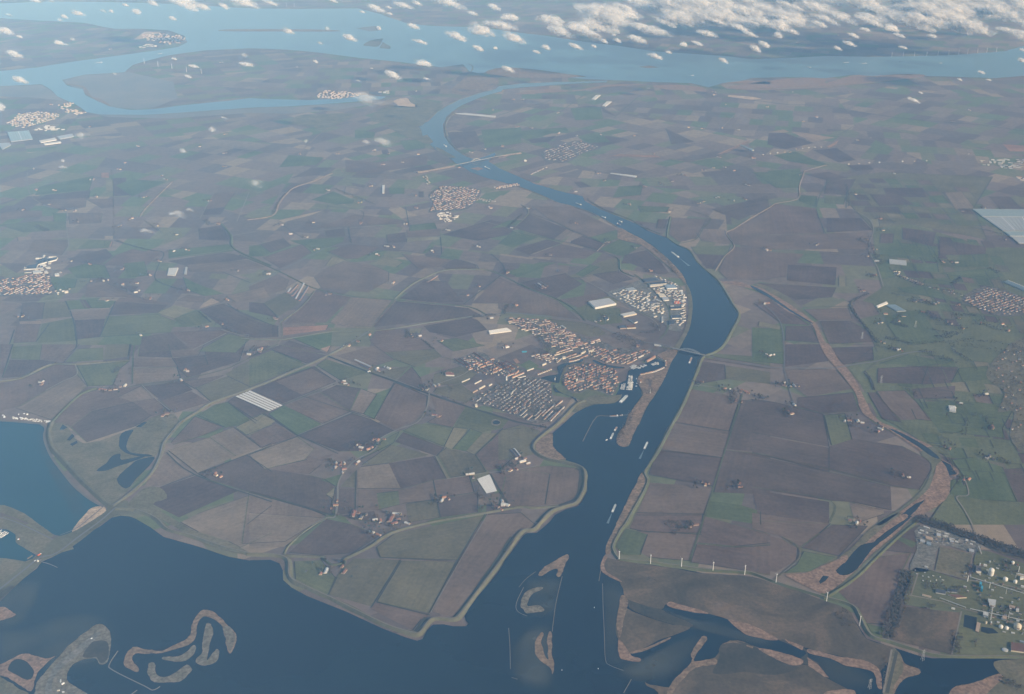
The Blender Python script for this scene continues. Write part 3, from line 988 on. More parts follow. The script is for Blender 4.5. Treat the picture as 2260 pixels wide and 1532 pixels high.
def shoal(ox, oy, pts, a=0.9):
    """a sandbank under shallow water: thins to nothing at its rim"""
    R = dens(ground(smooth(T(ox, oy, pts), True, 3),1.3),40)
    c = sum(R, Vector()) / len(R)
    n = len(R); V = [c]; F = []; A = [a]
    rings = [(0.35, a),(0.6, a * .9),(0.8, a * .55),(1.0,0.0)]
    for s, al in rings:
        for p in R:
            V.append(c.lerp(p, s)); A.append(al)
    for i in range(n):
        F.append((0,1 + i, 1 + (i + 1) % n))
        for k in range(3):
            o = 1 + k * n; q = o + n
            F.append((o + i, q + i, q + (i + 1) % n, o + (i + 1) % n))
    me = bpy.data.meshes.new('sandbank')
    me.from_pydata([tuple(v) for v in V],[], F)
    me.materials.append(M['shoal'])
    at = me.attributes.new('depth','FLOAT','POINT')
    at.data.foreach_set('value', A)
    o = link(bpy.data.objects.new('sandbank', me))
    structure(o)
shoal(0,1132,[(-100,640),(120,580),(330,560),(330,660),(260,830),(120,960),(-100,960)],0.8)
shoal(0,1132,[(-100,1000),(200,960),(500,850),(800,840),(930,920),(1020,1100),(900,1280),(600,1300),(300,1300),(-100,1300)],0.8)
shoal(1100,1132,[(230,560),(420,520),(530,560),(500,700),(470,840),(380,870),(260,850),(240,700)],0.8)
shoal(1100,1132,[(150,1050),(280,930),(430,930),(470,1150),(470,1400),(380,1480),(180,1440),(110,1320),(105,1150)],0.95)
shoal(1100,1132,[(870,560),(1020,560),(1060,900),(1020,1080),(1100,1260),(1000,1300),(890,1200),(880,800)],0.8)
shoal(1100,1132,[(1060,1250),(1250,1180),(1500,1050),(1700,1010),(1620,1200),(1480,1350),(1300,1420),(1100,1400),(960,1340)],0.9)
shoal(0,760,[(300,700),(385,720),(400,880),(500,1060),(680,1260),(720,1400),(640,1480),(560,1350),(430,1120),(330,900)],0.5)
shoal(1100,1132,[(1300,780),(1600,880),(1800,900),(2100,1010),(2300,1070),(2260,1120),(1980,1060),(1750,1000),(1500,930)], .75)
shoal(1660,1132,[(480,1170),(700,1220),(950,1320),(1020,1460),(800,1480),(560,1330)], .6)
# the marshes in the lower right
P_('marsh',1100,1132,[(850,470),(875,378),(1050,405),(1400,452),(1700,502),(2100,530),(2290,590),(2500,650),(2700,730),(2900,800),(2970,900),(3070,1050),(3280,1110),(3290,1150),
    (3200,1290),(3130,1330),(3010,1240),(2590,1130),(2540,1120),(2380,1050),(2320,1050),(2110,940),(2050,1000),(1910,890),(1750,840),(1540,790),(1400,760),(1350,800),(1180,760),(1060,700),(1030,620),(1000,560),(900,500)],'marsh',1.6,25,6,21)
P_('mud_flat',1100,1132,[(1030,690),(1080,740),(1070,790),(1250,870),(1450,930),(1600,950),(1500,1000),(1330,1060),(1200,1130),(1080,1165),(1000,1060),(978,930),(1000,780)],'marsh',1.6,20,5,22)
P_('mud_flat',1100,1132,[(1060,700),(1180,760),(1350,800),(1400,830),(1620,930),(1560,950),(1450,925),(1250,865),(1090,790),(1080,740)],'mud',1.5,20,6,23)
P_('marsh',1100,1132,[(1220,1405),(1260,1430),(1420,1450),(1450,1410),(1600,1260),(1800,1200),(1860,1095),(2000,1065),(2120,1110),(2200,1140),(2400,1260),(2560,1265),(2740,1375),(2950,1500),(3000,1700),(1380,1700),(1330,1500),(1240,1440)],'marsh',1.6,25,6,24)
P_('mud_flat',1100,1132,[(1850,1100),(2000,1070),(2200,1140),(2400,1250),(2500,1280),(2300,1350),(2050,1320),(1900,1340),(1780,1330),(1830,1230)],'mud',1.75,25,6,25)
P_('mud_flat',1660,1132,[(200,1050),(280,1050),(440,1130),(470,1200),(560,1260),(400,1250),(410,1200),(440,1150)],'mud',1.5,15,3,26)
RD = [
    ('reedp',1100,1132,[(1000,1050),(1060,1120),(1110,1190),(1180,1210),(1170,1240),(1050,1220),(1003,1190)]),
    ('reed',1100,1132,[(1080,1165),(1250,1110),(1410,1038),(1420,1050),(1250,1132),(1150,1165)]),
    ('reed',1100,1132,[(1015,690),(1060,700),(1075,760),(1040,900),(1010,1040),(985,960),(985,880),(1005,780)]),
    ('reedp',1100,1132,[(850,470),(870,375),(905,365),(880,430),(900,490),(1000,550),(1020,575),(920,530)]),
    ('reedp',1100,1132,[(1400,765),(1430,740),(1540,770),(1750,832),(1640,830),(1450,790)]),
    ('reedp',1100,1132,[(1910,890),(1980,900),(2110,935),(2320,1045),(2260,1060),(2110,1025),(2040,1000)]),
    ('reedp',1660,1132,[(270,1050),(430,1110),(415,1142),(300,1080)]),
    ('reedp',1660,1132,[(470,1130),(700,1190),(900,1220),(1010,1260),(1070,1330),(1080,1460),(1040,1450),(1010,1330),(900,1290),(780,1270),(650,1210),(480,1170)]),
    ('reedp',1660,1132,[(50,1125),(160,1140),(400,1210),(410,1260),(300,1260),(130,1180)]),
    ('reedp',1660,1132,[(460,1200),(560,1270),(640,1370),(600,1360),(470,1270)]),
    ('reed',1100,1132,[(1600,1170),(1690,1030),(1735,1050),(1650,1170),(1632,1235),(1800,1210),(1805,1262),(1640,1285),(1500,1420),(1440,1510),(1400,1510),(1450,1400),(1608,1240)]),
    ('reed',1100,1132,[(1860,1092),(1930,1060),(2030,1090),(1950,1078)]),
    ('reed',1100,1132,[(2060,1098),(2120,1112),(2112,1125),(2065,1112)]),
    ('reedp',1660,1132,[(600,1500),(700,1470),(830,1470),(860,1500),(860,1600),(600,1600)]),
    ('reed',1660,1132,[(1225,1180),(1250,1230),(1300,1270),(1385,1295),(1390,1340),(1250,1390),(1170,1520),(1190,1420),(1260,1300)]),
    ('rough',1660,1132,[(1165,1130),(1225,1165),(1262,1250),(1290,1290),(1240,1340),(1165,1520),(1085,1520),(1120,1320)]),
    ('reedp',1660,1132,[(1640,1500),(1700,1440),(1850,1410),(2050,1335),(2080,1380),(1960,1500),(1900,1600),(1620,1600)]),
    ('rough',1660,1132,[(2010,1235),(2260,1215),(2500,1230),(2500,1700),(1900,1700),(1940,1520),(2080,1380),(2050,1330)]),
]
for i, (mt, ox, oy, q) in enumerate(RD):
    patch('reed_bed' if mt != 'rough' else 'rough_bank', T(ox, oy, q),2.0 + 0.03 * (i % 5), M[mt],10,2.5,40 + i)
# the old creek winding through the right bank, choked with reed
CREEK = (T(1100,380,[(1850,915),(1980,910),(2080,940),(2200,1000)]) + T(1660,380,[(0,940),(120,980),(260,1060),(380,1140),(480,1220),(540,1270),(600,1400)]) +
         T(1660,760,[(650,10),(720,130),(790,200),(860,300),(920,420),(960,500),(1000,580),(1080,650),(1180,690),(1350,780),(1500,850),(1580,950),(1690,1020),(1720,1080),(1650,1130),(1640,1240),(1560,1330),(1420,1410)]) +
         T(1660,1132,[(1330,40),(1200,170),(1010,330),(860,480),(760,570),(640,655),(560,662),(340,555),(280,512),(440,500),(580,440),(720,380),(850,270),(980,130),(1160,20)]) +
         T(1660,760,[(1240,1385),(1440,1230),(1500,1120),(1530,1010),(1490,960),(1420,900),(1270,800),(1150,720),(1050,660),(940,590),(890,520),(870,430),(820,350),(720,220),(640,130),(580,40)]) +
         T(1660,380,[(540,1370),(500,1270),(380,1200),(280,1150),(130,1040),(0,970)]))
patch('creek_reed_bed', CREEK, 1.0, M['reedp'],20,2.5,60)
patch('creek_margin', T(1660,380,[(20,925),(160,960),(330,1060),(430,1160),(480,1215),(380,1145),(260,1065),(120,985)]),1.1, M['rough'],20,2.5,61)
patch('creek_margin', T(1660,760,[(1500,850),(1580,950),(1530,1010),(1500,1120),(1440,1230),(1240,1385),(1080,1500),(1040,1480),(1220,1370),(1400,1220),(1465,1110),(1490,1000),(1400,900)]),1.1, M['grass'],20,2,62)
patch('creek_margin', T(1660,1132,[(1330,45),(1200,175),(1010,335),(870,475),(790,540),(690,640),(760,620),(890,520),(1040,365),(1220,190),(1370,60)]),1.1, M['grass'],20,2,63)
patch('creek_margin', T(1660,1132,[(720,370),(850,270),(980,130),(1160,20),(1240,0),(1180,60),(1010,190),(870,320),(790,380)]),1.1, M['rough'],20,2,64)
for i, (ox, oy, q) in enumerate([
    (1660,380,[(0,945),(130,1010),(300,1130),(480,1240),(500,1258),(370,1190),(250,1115),(110,1025),(0,962)]),
    (1660,760,[(1140,700),(1250,740),(1400,820),(1500,890),(1560,950),(1490,930),(1380,850),(1250,770)]),
    (1660,760,[(1570,960),(1650,1000),(1700,1080),(1640,1090),(1620,1030)]),
    (1660,760,[(1235,1420),(1350,1330),(1440,1290),(1350,1390),(1300,1440)]),
    (1660,1132,[(700,480),(790,390),(900,270),(1010,245),(1040,205),(1130,145),(1260,60),(1330,25),(1190,150),(1000,300),(870,470),(760,520)]),
    (1660,1132,[(555,570),(590,520),(640,530),(605,570),(565,592)])]):
    patch('creek_water', T(ox, oy, q),1.2, M['pond'],15,2.5,70 + i)
P_('reed_bed',1660,1132,[(1010,230),(1050,160),(1150,70),(1260,10),(1290,40),(1130,145),(1040,215)],'reedp',1.4,12,2.5,80)
P_('reed_bed',1660,1132,[(740,360),(790,350),(800,380),(770,420),(730,400)],'reedp',1.4,10,2.5,81)
# canal banks
P_('canal_bank',1100,380,[(1010,462),(990,520),(1010,560),(1180,600),(1290,680),(1400,770),(1480,850),(1560,930),(1530,850),(1440,750),(1350,670),(1200,560),(1100,510)],'reed',1.2,20,3,90)
P_('canal_bank',1100,380,[(1560,925),(1600,1000),(1615,1120),(1600,1250),(1580,1320),(1530,1420),(1490,1490),(1450,1480),(1540,1330),(1575,1210),(1580,1080),(1560,980)],'rough',1.2,20,2,91)
P_('canal_bank',1100,380,[(270,80),(350,95),(360,112),(300,98)],'reedp',1.2,15,2,92)
P_('canal_bank',550,0,[(1440,1130),(1480,1120),(1530,1180),(1500,1200)],'rough',1.3,30,3,93)
P_('canal_bank',550,0,[(1840,1400),(1900,1390),(1950,1402),(1900,1418)],'reedp',1.3,30,3,94)
P_('canal_bank',550,0,[(1540,1215),(1600,1240),(1720,1310),(1660,1310),(1560,1250)],'rough',1.3,30,3,95)
# bare sand and reed far up the canal and along the estuary
for i, (nm, mt, ox, oy, q) in enumerate([
    ('sand_flat','sand',550,0,[(1200,840),(1280,815),(1320,820),(1340,850),(1400,880),(1370,895),(1300,890),(1110,890),(1230,880)]),
    ('rough_pasture','rough',550,0,[(1340,830),(1600,860),(1560,930),(1470,1010),(1400,1050),(1100,1020),(1000,990),(1150,880),(1380,890)]),
    ('rough_pasture','rough',550,0,[(1150,1040),(1400,1055),(1440,1130),(1500,1200),(1400,1170),(1250,1110)]),
    ('rough_pasture','rough',550,0,[(320,1020),(420,960),(580,950),(880,950),(640,1070),(540,1060),(430,1040)]),
    ('reed_bed','reed',550,0,[(1680,750),(1840,630),(2000,640),(2080,690),(1900,770),(1760,790)]),
    ('reed_bed','reed',550,0,[(1960,600),(2120,560),(2400,580),(2600,610),(2800,640),(2300,650),(2080,630)]),
    ('reed_bed','reedp',1100,0,[(150,775),(440,735),(600,755),(820,720),(900,705),(1100,700),(1240,705),(900,722),(700,755),(500,765),(200,785)]),
    ('reed_bed','reedp',1100,0,[(1280,715),(1500,705),(1700,730),(1720,765),(1560,750),(1400,745)]),
    ('reed_bed','reedp',1100,0,[(1860,692),(2050,668),(2260,680),(2260,700),(2000,695)]),
    ('reed_bed','reedp',1660,0,[(-220,730),(0,690),(280,655),(420,645),(600,655),(620,690),(840,625),(1000,632),(1200,618),(1420,620),(1380,645),(1000,690),(600,730),(200,745),(0,750)]),
    ('reed_bed','sand',1660,0,[(-200,790),(0,805),(80,820),(0,830),(-200,805)]),
    ('sand_flat','sand',0,0,[(1110,330),(1200,265),(1340,265),(1250,300),(1180,325)]),
    ('sandbank','reed',0,0,[(540,700),(690,730),(700,770),(800,835),(930,890),(880,850),(830,820),(760,800),(730,750),(700,720),(600,700)]),
    ('island','rough',550,0,[(950,375),(1000,340),(1100,320),(1110,330),(1075,385),(1000,385)]),
    ('island','rough',550,0,[(1080,400),(1110,350),(1180,390),(1170,408)]),
    ('island','reed',1100,0,[(1160,556),(1250,545),(1340,560),(1250,566)]),
    ('dam','reed',550,0,[(-200,245),(300,242),(700,250),(720,262),(300,262),(-200,260)]),
    ('island','flat',550,0,[(890,235),(1050,215),(1100,250),(1000,262)])]):
    patch(nm, T(ox, oy, q),1.7, M[mt],80,7,100 + i)
# woods' floor and built-up ground
for i, (nm, mt, ox, oy, q) in enumerate([
    ('town_ground','garden',1100,380,[(70,1210),(420,1230),(520,1300),(640,1340),(760,1390),(850,1400),(1000,1460),(1300,1470),(1350,1500),(1280,1490),(1130,1580),(800,1540),(560,1590),(500,1480),(380,1430),(300,1340),(180,1290),(90,1250)]),
    ('town_ground','garden',550,760,[(1700,140),(1900,60),(2030,120),(2130,140),(2260,200),(2290,250),(2140,275),(2060,240),(1900,250),(1820,210),(1720,160)]),
    ('town_ground','garden',1100,760,[(-230,470),(-130,400),(0,330),(150,280),(330,270),(430,330),(460,450),(540,540),(430,640),(280,650),(130,590),(0,540)]),
    ('town_ground','garden',1100,760,[(540,260),(600,180),(780,165),(900,185),(985,220),(995,330),(945,425),(860,400),(740,370),(680,405),(590,395),(535,330)]),
    ('works_ground','estate',1100,380,[(905,1000),(1050,950),(1190,890),(1330,870),(1480,930),(1550,1000),(1560,1150),(1530,1310),(1420,1310),(1370,1250),(1170,1160),(1050,1090),(980,1060)]),
    ('town_ground','garden',550,380,[(1490,190),(1600,110),(1800,125),(1930,150),(1870,260),(1780,315),(1600,325),(1490,335),(1530,260)]),
    ('town_ground','garden',0,380,[(-60,900),(180,865),(240,845),(400,845),(425,900),(435,1015),(220,1025),(-60,1025)]),
    ('town_ground','garden',1100,0,[(365,1260),(560,1190),(680,1170),(855,1230),(700,1275),(560,1355),(390,1335)]),
    ('town_ground','garden',1660,380,[(1740,1060),(1930,950),(2260,1040),(2400,1150),(2260,1190),(2050,1195),(1880,1130)]),
    ('works_ground','estate',1660,1132,[(1390,110),(1870,240),(1840,330),(1560,270),(1500,470),(1310,470),(1370,300)]),
    ('wood_floor','copse',1660,1132,[(1350,60),(1380,30),(1500,70),(1860,180),(2260,310),(2500,380),(2500,450),(2260,400),(2000,310),(1860,240),(1600,150)]),
    ('wood_floor','copse',1660,1132,[(1240,480),(1320,490),(1300,600),(1240,760),(1200,920),(1150,1040),(1095,1040),(1130,930),(1160,800),(1210,600)]),
    ('wood_floor','rough',1660,760,[(1960,200),(2080,60),(2260,-60),(2500,0),(2500,950),(2260,900),(2140,760),(2180,560),(2040,560),(2100,400),(1960,290)]),
    ('rough_pasture','rough',1660,1132,[(1560,280),(1830,340),(1790,550),(1520,480)]),
    ('rough_pasture','marsh',1660,1132,[(1270,780),(1730,830),(1660,1180),(1150,1050),(1200,920)]),
    ('works_ground','o',1660,1132,[(1320,480),(1500,480),(1800,560),(1860,330),(2000,330),(2260,420),(2500,480),(2500,1200),(1680,1190),(1740,830),(1270,760)]),
    ]):
    patch(nm, T(ox, oy, q),0.85, M[mt],30,3,130 + i)
# moat of the old town
P_('moat',1100,760,[(350,280),(420,260),(500,245),(490,190),(540,160),(640,148),(700,120),(690,145),(560,180),(530,230),(512,290),(500,320),(440,310),(390,295)],'pond',1.2,10,1)
P_('moat',1100,760,[(460,335),(490,380),(560,420),(640,450),(665,490),(610,440),(520,405),(470,392)],'pond',1.2,10,1)
P_('moat',1100,760,[(800,130),(870,160),(960,180),(1040,190),(1040,200),(950,195),(860,175),(790,140)],'pond',1.2,10,1)
P_('rampart',1100,760,[(500,300),(540,260),(600,175),(780,160),(640,155),(560,185),(535,235)],'rough',1.1,10,1)
P_('rampart',1100,760,[(480,390),(540,340),(590,400),(690,410),(740,380),(860,410),(940,430),(975,425),(900,460),(800,480),(700,470),(640,445),(560,415)],'o',1.1,10,1)
P_('sports_field',1100,760,[(180,170),(260,130),(340,180),(240,215)],'g',1.1,30,0)
P_('sports_field',1100,760,[(120,125),(150,118),(180,150),(150,160)],'r',1.15,30,0)
P_('round_basin',550,760,[(2010,650),(2020,630),(2050,622),(2080,632),(2095,650),(2080,670),(2050,676),(2020,668)],'spoil',0.95,10,0.5)
P_('pond',550,760,[(2025,650),(2035,637),(2055,632),(2078,640),(2085,652),(2070,664),(2045,666),(2030,660)],'pond',1.1,10,0.5)
# ------------------------------------------------------------------ dikes, roads, ditches
def ribbon(pts, prof, name, mat, closed=False, jit=0.0, seed=0):
    """sweep a cross-section [(across, height), ...] along a world polyline"""
    n = len(pts); k = len(prof)
    V = []; F = []; UV = []
    run = 0.0
    for i, p in enumerate(pts):
        a = pts[max(i - 1,0)]; b = pts[min(i + 1, n - 1)]
        d = (b - a); d.z = 0
        if d.length < 1e-6: d = Vector((1,0,0))
        d.normalize()
        s = Vector((d.y, -d.x, 0))
        if i: run += (p - pts[i - 1]).length
        j = 1.0 + jit * mnoise.noise(Vector((p.x / 90, p.y / 90, seed)))
        for (u, h) in prof:
            V.append((p.x + s.x * u * j, p.y + s.y * u * j, h)); UV.append((run, u))
    for i in range(n - 1):
        for j in range(k - 1):
            a = i * k + j
            F.append((a, a + k, a + k + 1, a + 1))
    o = mesh_obj(name, V, F, mat)
    me = o.data
    uvl = me.uv_layers.new(name='UVMap')
    for l in me.loops:
        uvl.data[l.index].uv = UV[l.vertex_index]
    # faces up
    if me.polygons and sum(p.normal.z for p in me.polygons) < 0:
        me.flip_normals()
    structure(o)
    return o

_lk = [0]
def wpath(px, k=4, step=120):
    q = smooth(px, False, k) if len(px) > 2 else px
    return dens(ground(q, 0), step, False)

def road(px, w=6.0, mat='road', name='road', z=None):
    _lk[0] += 1
    h = 1.35 + (_lk[0] % 40) * 0.012 if z is None else z
    return ribbon(wpath(px),[(-w / 2, h),(w / 2, h)], name, M[mat], jit=0.25, seed=_lk[0])

def ditch(px, w=7.0):
    _lk[0] += 1
    h = 0.75 + (_lk[0] % 30) * 0.008
    return ribbon(wpath(px),[(-w / 2, h),(w / 2, h)],'ditch', M['ditch'], jit=0.5, seed=_lk[0])

def dike(px, w=40.0, h=7.0, mat='grass', top=None, topw=5.0, name='dike'):
    _lk[0] += 1
    w *= 0.72
    W = wpath(px)
    o = ribbon(W, [(-w / 2,-1.4),(-w * .12, h),(w * .12, h),(w / 2,-1.4)], name, M[mat], jit=0.45, seed=_lk[0])
    if top:
        ribbon(W, [(-topw / 2, h + 0.25),(topw / 2, h + 0.25)],'dike_road', M[top])
    return o

# sea dikes and the roads on them
dike(T(0,760,[(430,650),(402,740),(430,860),(520,960),(640,1090),(760,1210),(880,1320),(940,1355)]),46,9,'grass')
road(T(0,760,[(-200,625),(0,637),(150,648),(330,662),(378,700),(368,760),(388,850),(440,955),(530,1075),(620,1185),(740,1285),(860,1352)]),13,'stone','stone_revetment',2.2)
dike(T(0,760,[(930,1350),(1000,1300),(1150,1180),(1260,1070),(1330,930),(1360,820),(1440,720),(1500,650),(1640,560),(1760,485),(2000,400),(2260,300)]) + T(550,760,[(250,270),(480,175),(650,95),(830,0)]),34,6,'grass','road',7)
dike(T(0,760,[(960,1370),(1080,1375),(1150,1385),(1300,1450)]) + T(0,1132,[(1400,140),(1600,195),(1850,285),(2050,335)]) + T(550,1132,[(0,345),(180,350),(290,370),(330,420),(340,540),(480,620),(700,720),(900,820),(1150,940),(1350,1000),(1420,1000),(1480,920),(1540,880),(1700,885),(1760,840),(1850,720),(1980,550),(2100,390),(2200,240)]) +
     T(1100,1132,[(60,330),(190,160),(290,140),(350,80)]) + T(1100,760,[(440,1390),(560,1345),(640,1320),(690,1250),(715,1180),(715,1060),(660,1010),(560,985),(430,960),(340,920),(290,870),(310,810),(400,730),(480,670),(560,590),(650,500),(720,470)]),40,8,'grass','track',4)
ditch(T(1100,760,[(320,1480),(430,1375),(560,1320),(640,1280),(672,1200),(680,1060),(640,1035)]),14)  # this and the next two: dark strips painting shade on the dike's inner side
ditch(T(550,1132,[(1380,985),(1470,870)]),14)
ditch(T(550,1132,[(1700,870),(1780,790),(1950,540),(2070,370),(2180,200)]),14)
road(T(0,760,[(960,1360),(850,1460),(660,1600),(470,1740),(330,1780),(200,1880),(0,2040),(-200,2200)]),9,'road','dam_road',3.2)
road(T(0,760,[(870,1345),(780,1420),(640,1530),(500,1590)]),5,'road','dam_road',3.0)
road(T(0,1132,[(-100,20),(30,45),(160,90),(330,170),(440,225)]),6,'road','road',2.0)
dike(T(0,760,[(430,648),(560,510),(680,410),(800,365)]),30,5,'grass2')
dike(T(0,760,[(-100,320),(0,308),(180,280),(320,210),(440,165),(620,165),(850,150),(1070,135)]),30,4,'rough')
road(T(0,760,[(1070,135),(1090,0)]),6,'ditch')
road(T(0,760,[(1100,330),(1105,120),(1120,0)]),8,'grass2')
road(T(0,760,[(1060,360),(1180,335),(1500,295),(1850,215),(2000,150),(2190,55)]) + T(550,760,[(0,110),(110,60),(240,0)]),12,'grass')
road(T(0,760,[(1180,340),(1300,460),(1450,580),(1495,640)]),5,'track')
road(T(0,760,[(1440,835),(1700,755),(2000,650),(2260,545)]) + T(550,760,[(160,550),(290,500),(720,330)]),6,'grass2')
road(T(0,760,[(380,385),(520,310),(640,250),(625,170)]),6,'track')
ditch(T(0,760,[(640,250),(730,355)]),4)
ditch(T(0,760,[(1385,900),(1620,1085),(2260,1310)]),8)
ditch(T(0,760,[(20,275),(110,0)]),5)
ditch(T(0,760,[(1620,1085),(1330,1190)]),5)
ditch(T(0,760,[(1640,1075),(2260,840)]),5)
ditch(T(0,760,[(2050,1500),(2260,1340)]),4)
# the drain and its road south-west of the town
ditch(T(550,760,[(650,98),(1000,235),(1200,305),(1500,415),(1800,515),(2170,630)]) + T(1100,760,[(200,655),(400,692)]),16)
road(T(550,760,[(650,88),(1000,222),(1200,292),(1500,402),(1800,500),(2170,615)]),4,'track')
road(T(550,760,[(1500,350),(1490,480),(1450,590),(1380,660),(1260,700),(1100,780),(1040,880),(890,960),(800,1050),(740,1160),(735,1280),(715,1430),(640,1445),(520,1505)]),9,'track')
dike(T(550,1132,[(640,45),(480,140),(330,270),(290,340)]),18,2.5,'grass')
dike(T(550,1132,[(285,352),(450,362),(600,366),(640,372)]),30,5,'grass')
dike(T(550,1132,[(785,430),(790,385),(860,350),(1000,280),(1180,165),(1500,80),(1900,10)]) + T(550,760,[(2110,1375),(2260,1350)]) + T(1100,760,[(300,1360),(500,1345)]),30,5,'grass')
dike(T(550,1132,[(600,372),(640,400),(690,430),(780,420)]),22,4,'grass2')
for q in ([(1960,10),(1730,400),(1490,840)],[(1090,372),(1730,405)],[(1055,290),(1090,372)],[(1260,390),(1010,790)],[(722,530),(650,690)],[(1060,745),(1490,850)]):
    ditch(T(550,1132, q),4)
road(T(550,1132,[(1985,10),(1745,410),(1510,830)]),4,'track')
for q in ([(390,770),(860,570)],[(0,920),(400,765)],[(400,755),(740,910)],[(120,570),(400,760)],[(890,1050),(880,1420)],[(1880,920),(1970,1060)],[(1880,920),(2110,700)],
          [(1040,620),(1210,310)],[(840,560),(1050,625)],[(1590,1440),(1530,1130)],[(440,430),(840,560)],[(2000,1080),(2160,1330)],[(0,1230),(690,1425)]):
    ditch(T(550,760, q),5)
road(T(550,760,[(1640,1120),(1980,1070),(2260,1035),(2400,1010)]),5,'track')
road(T(550,760,[(870,265),(1340,175),(1520,100),(1700,130)]),5,'grass')
road(T(550,760,[(1540,340),(1760,260),(1830,215)]),5,'track')
# the right bank
dike(T(1100,380,[(1410,550),(1490,605),(1590,652),(1650,742),(1730,820),(1820,895),(1875,975),(1950,1100),(2000,1190),(1945,1310),(1870,1440)]) + T(1100,760,[(1800,65),(1700,110),(1660,200),(1600,350),(1520,530),(1430,690),(1330,880),(1250,1010),(1215,1070),(1240,1140),(1200,1240),(1120,1380),(1060,1490)]) +
     T(1100,1132,[(1020,140),(955,265),(962,330),(1000,385)]),34,6,'grass2','track',4)
dike(T(1100,1132,[(1000,388),(1200,405),(1400,430),(1700,470),(2000,490)]) + T(1660,1132,[(0,500),(180,570),(400,640),(600,700),(830,770),(900,870),(990,1020),(1150,1070),(1400,1150),(1520,1180),(1700,1195),(2260,1200),(2500,1210)]),36,6,'grass2','track',4)
dike(T(1660,1132,[(590,715),(740,625),(890,515),(1040,365),(1220,195),(1390,55)]),26,5,'grass2')
road(T(1100,760,[(1690,97),(1780,112),(2000,152),(2260,192)]) + T(1660,760,[(250,195),(600,200),(760,185),(900,160),(1040,140),(1300,70),(1500,60)]),11,'road')
road(T(1100,760,[(1700,120),(2000,165),(2260,205)]),5,'ditch')
road(T(1100,760,[(2030,410),(1960,640),(1860,960),(1760,1280),(1690,1500)]) + T(1100,1132,[(1660,190),(1590,400)]),8,'grass2')
road(T(1100,760,[(1610,345),(1750,350),(2030,400),(2260,420)]),5,'track')
road(T(1660,380,[(110,1110),(240,1260),(268,1500)]) + T(1660,760,[(268,200),(300,340),(350,510)]),6,'road')
for q in ([(350,515),(600,575),(770,590)],[(0,905),(470,1000),(1160,1160)],[(0,1190),(650,1300),(650,1480)],[(1160,1180),(1400,1215)]):
    road(T(1660,760, q),4,'grass2')
road(T(1660,760,[(1760,1100),(1800,1250),(1700,1270),(1760,1370),(1830,1500),(1880,1640)]),6,'track')
road(T(1660,760,[(930,235),(1040,150)]),8,'grass'); road(T(1660,760,[(930,235),(1000,290),(1030,380)]),6,'grass')
ditch(T(1660,760,[(940,230),(985,300),(1010,380)]),16)
ditch(T(1100,760,[(1450,645),(1920,722)]),4); ditch(T(1100,760,[(1320,872),(1870,942)]),4); ditch(T(1100,760,[(1250,1085),(1790,1182)]),4)
road(T(1100,1132,[(1650,255),(1960,285),(2260,265)]),4,'grass2')
road(T(1660,1132,[(250,200),(380,280),(390,380),(270,490),(180,560)]),7,'rough')
road(T(1660,1132,[(265,490),(360,420)]),4,'track')
road(T(1660,1132,[(1160,1140),(1090,1500)]),7,'track', z=2.4); road(T(1660,1132,[(1200,1160),(1120,1500)]),12,'ditch', z=2.3)
for q in ([(1500,480),(1800,560)],[(1800,560),(2100,600),(2260,650)],[(1880,270),(1905,345)],[(1590,740),(1760,800),(2000,860),(2260,950)],[(1740,820),(1660,1180)],[(1320,690),(1380,500)],[(1280,680),(1600,740)]):
    road(T(1660,1132, q),6,'track')
dike(T(1100,380,[(1800,820),(1880,700),(1960,615),(1890,510),(1960,470),(2100,380),(2260,290)]) + T(1660,380,[(200,260),(380,220),(390,120),(430,0)]) + T(1660,0,[(440,1420),(620,1370)]),24,3,'l')
dike(T(1100,380,[(1400,545),(1410,460),(1430,370)]),26,4,'grass2')
road(T(1100,380,[(1500,595),(1640,560),(1700,470),(1760,380),(1560,310)]),8,'grass2')
# the left bank north of the town
dike(T(1100,380,[(-60,820),(0,840),(240,960),(500,1060),(640,1150),(720,1235)]),22,3,'grass2')
road(T(1100,380,[(-140,1200),(70,1170),(400,1200),(720,1240),(860,1290),(1000,1350),(1200,1410),(1400,1440),(1500,1490)]),10,'road')
road(T(1100,380,[(1130,850),(1200,900),(1320,1020),(1400,1110),(1425,1200),(1400,1320),(1340,1390)]),12,'grass2')
dike(T(1100,380,[(980,710),(1010,740),(1020,820),(1130,870)]),20,4,'grass2')
road(T(1100,380,[(1040,720),(1060,680),(1220,640),(1330,720),(1430,800),(1440,830),(1340,860)]),7,'grass2')
road(T(1100,380,[(680,880),(900,1000),(1100,1130),(1300,1240),(1340,1320)]),6,'track')
for q in ([(170,490),(400,550),(600,590),(830,650),(980,710)],[(250,340),(450,410),(620,490),(850,580)],[(0,600),(120,490),(30,450)]):
    ditch(T(1100,380, q),7)
dike(T(1100,380,[(120,470),(250,340),(190,270)]),18,3,'rough')
road(T(1100,380,[(820,660),(880,600)]),6,'sand')
dike(T(1100,380,[(100,100),(230,140),(420,220),(500,255),(620,285),(770,335),(900,405),(1005,465)]),22,3,'reed')
dike(T(1100,380,[(740,230),(860,300),(1010,360),(1110,400),(1180,450),(1260,480),(1350,515)]),22,3,'grass2')
dike(T(550,380,[(-20,398),(190,362),(240,270),(290,200),(370,130),(520,80),(690,10)]),26,4,'reed')
road(T(550,380,[(0,940),(240,830),(560,670),(640,630),(840,590)]),9,'road')
dike(T(550,380,[(-80,690),(0,720),(240,820),(420,910),(560,970),(850,1030),(1190,1060),(1500,1090),(1830,1120),(1980,1190)]),20,3,'grass2')
dike(T(550,380,[(1200,1060),(1340,940),(1500,860),(1650,812),(1900,810),(2010,822),(2150,880),(2260,940)]),24,4,'grass')
road(T(550,380,[(1222,1065),(1025,1290)]),5,'reedp'); road(T(550,380,[(1212,1065),(1012,1290)]),4,'track')
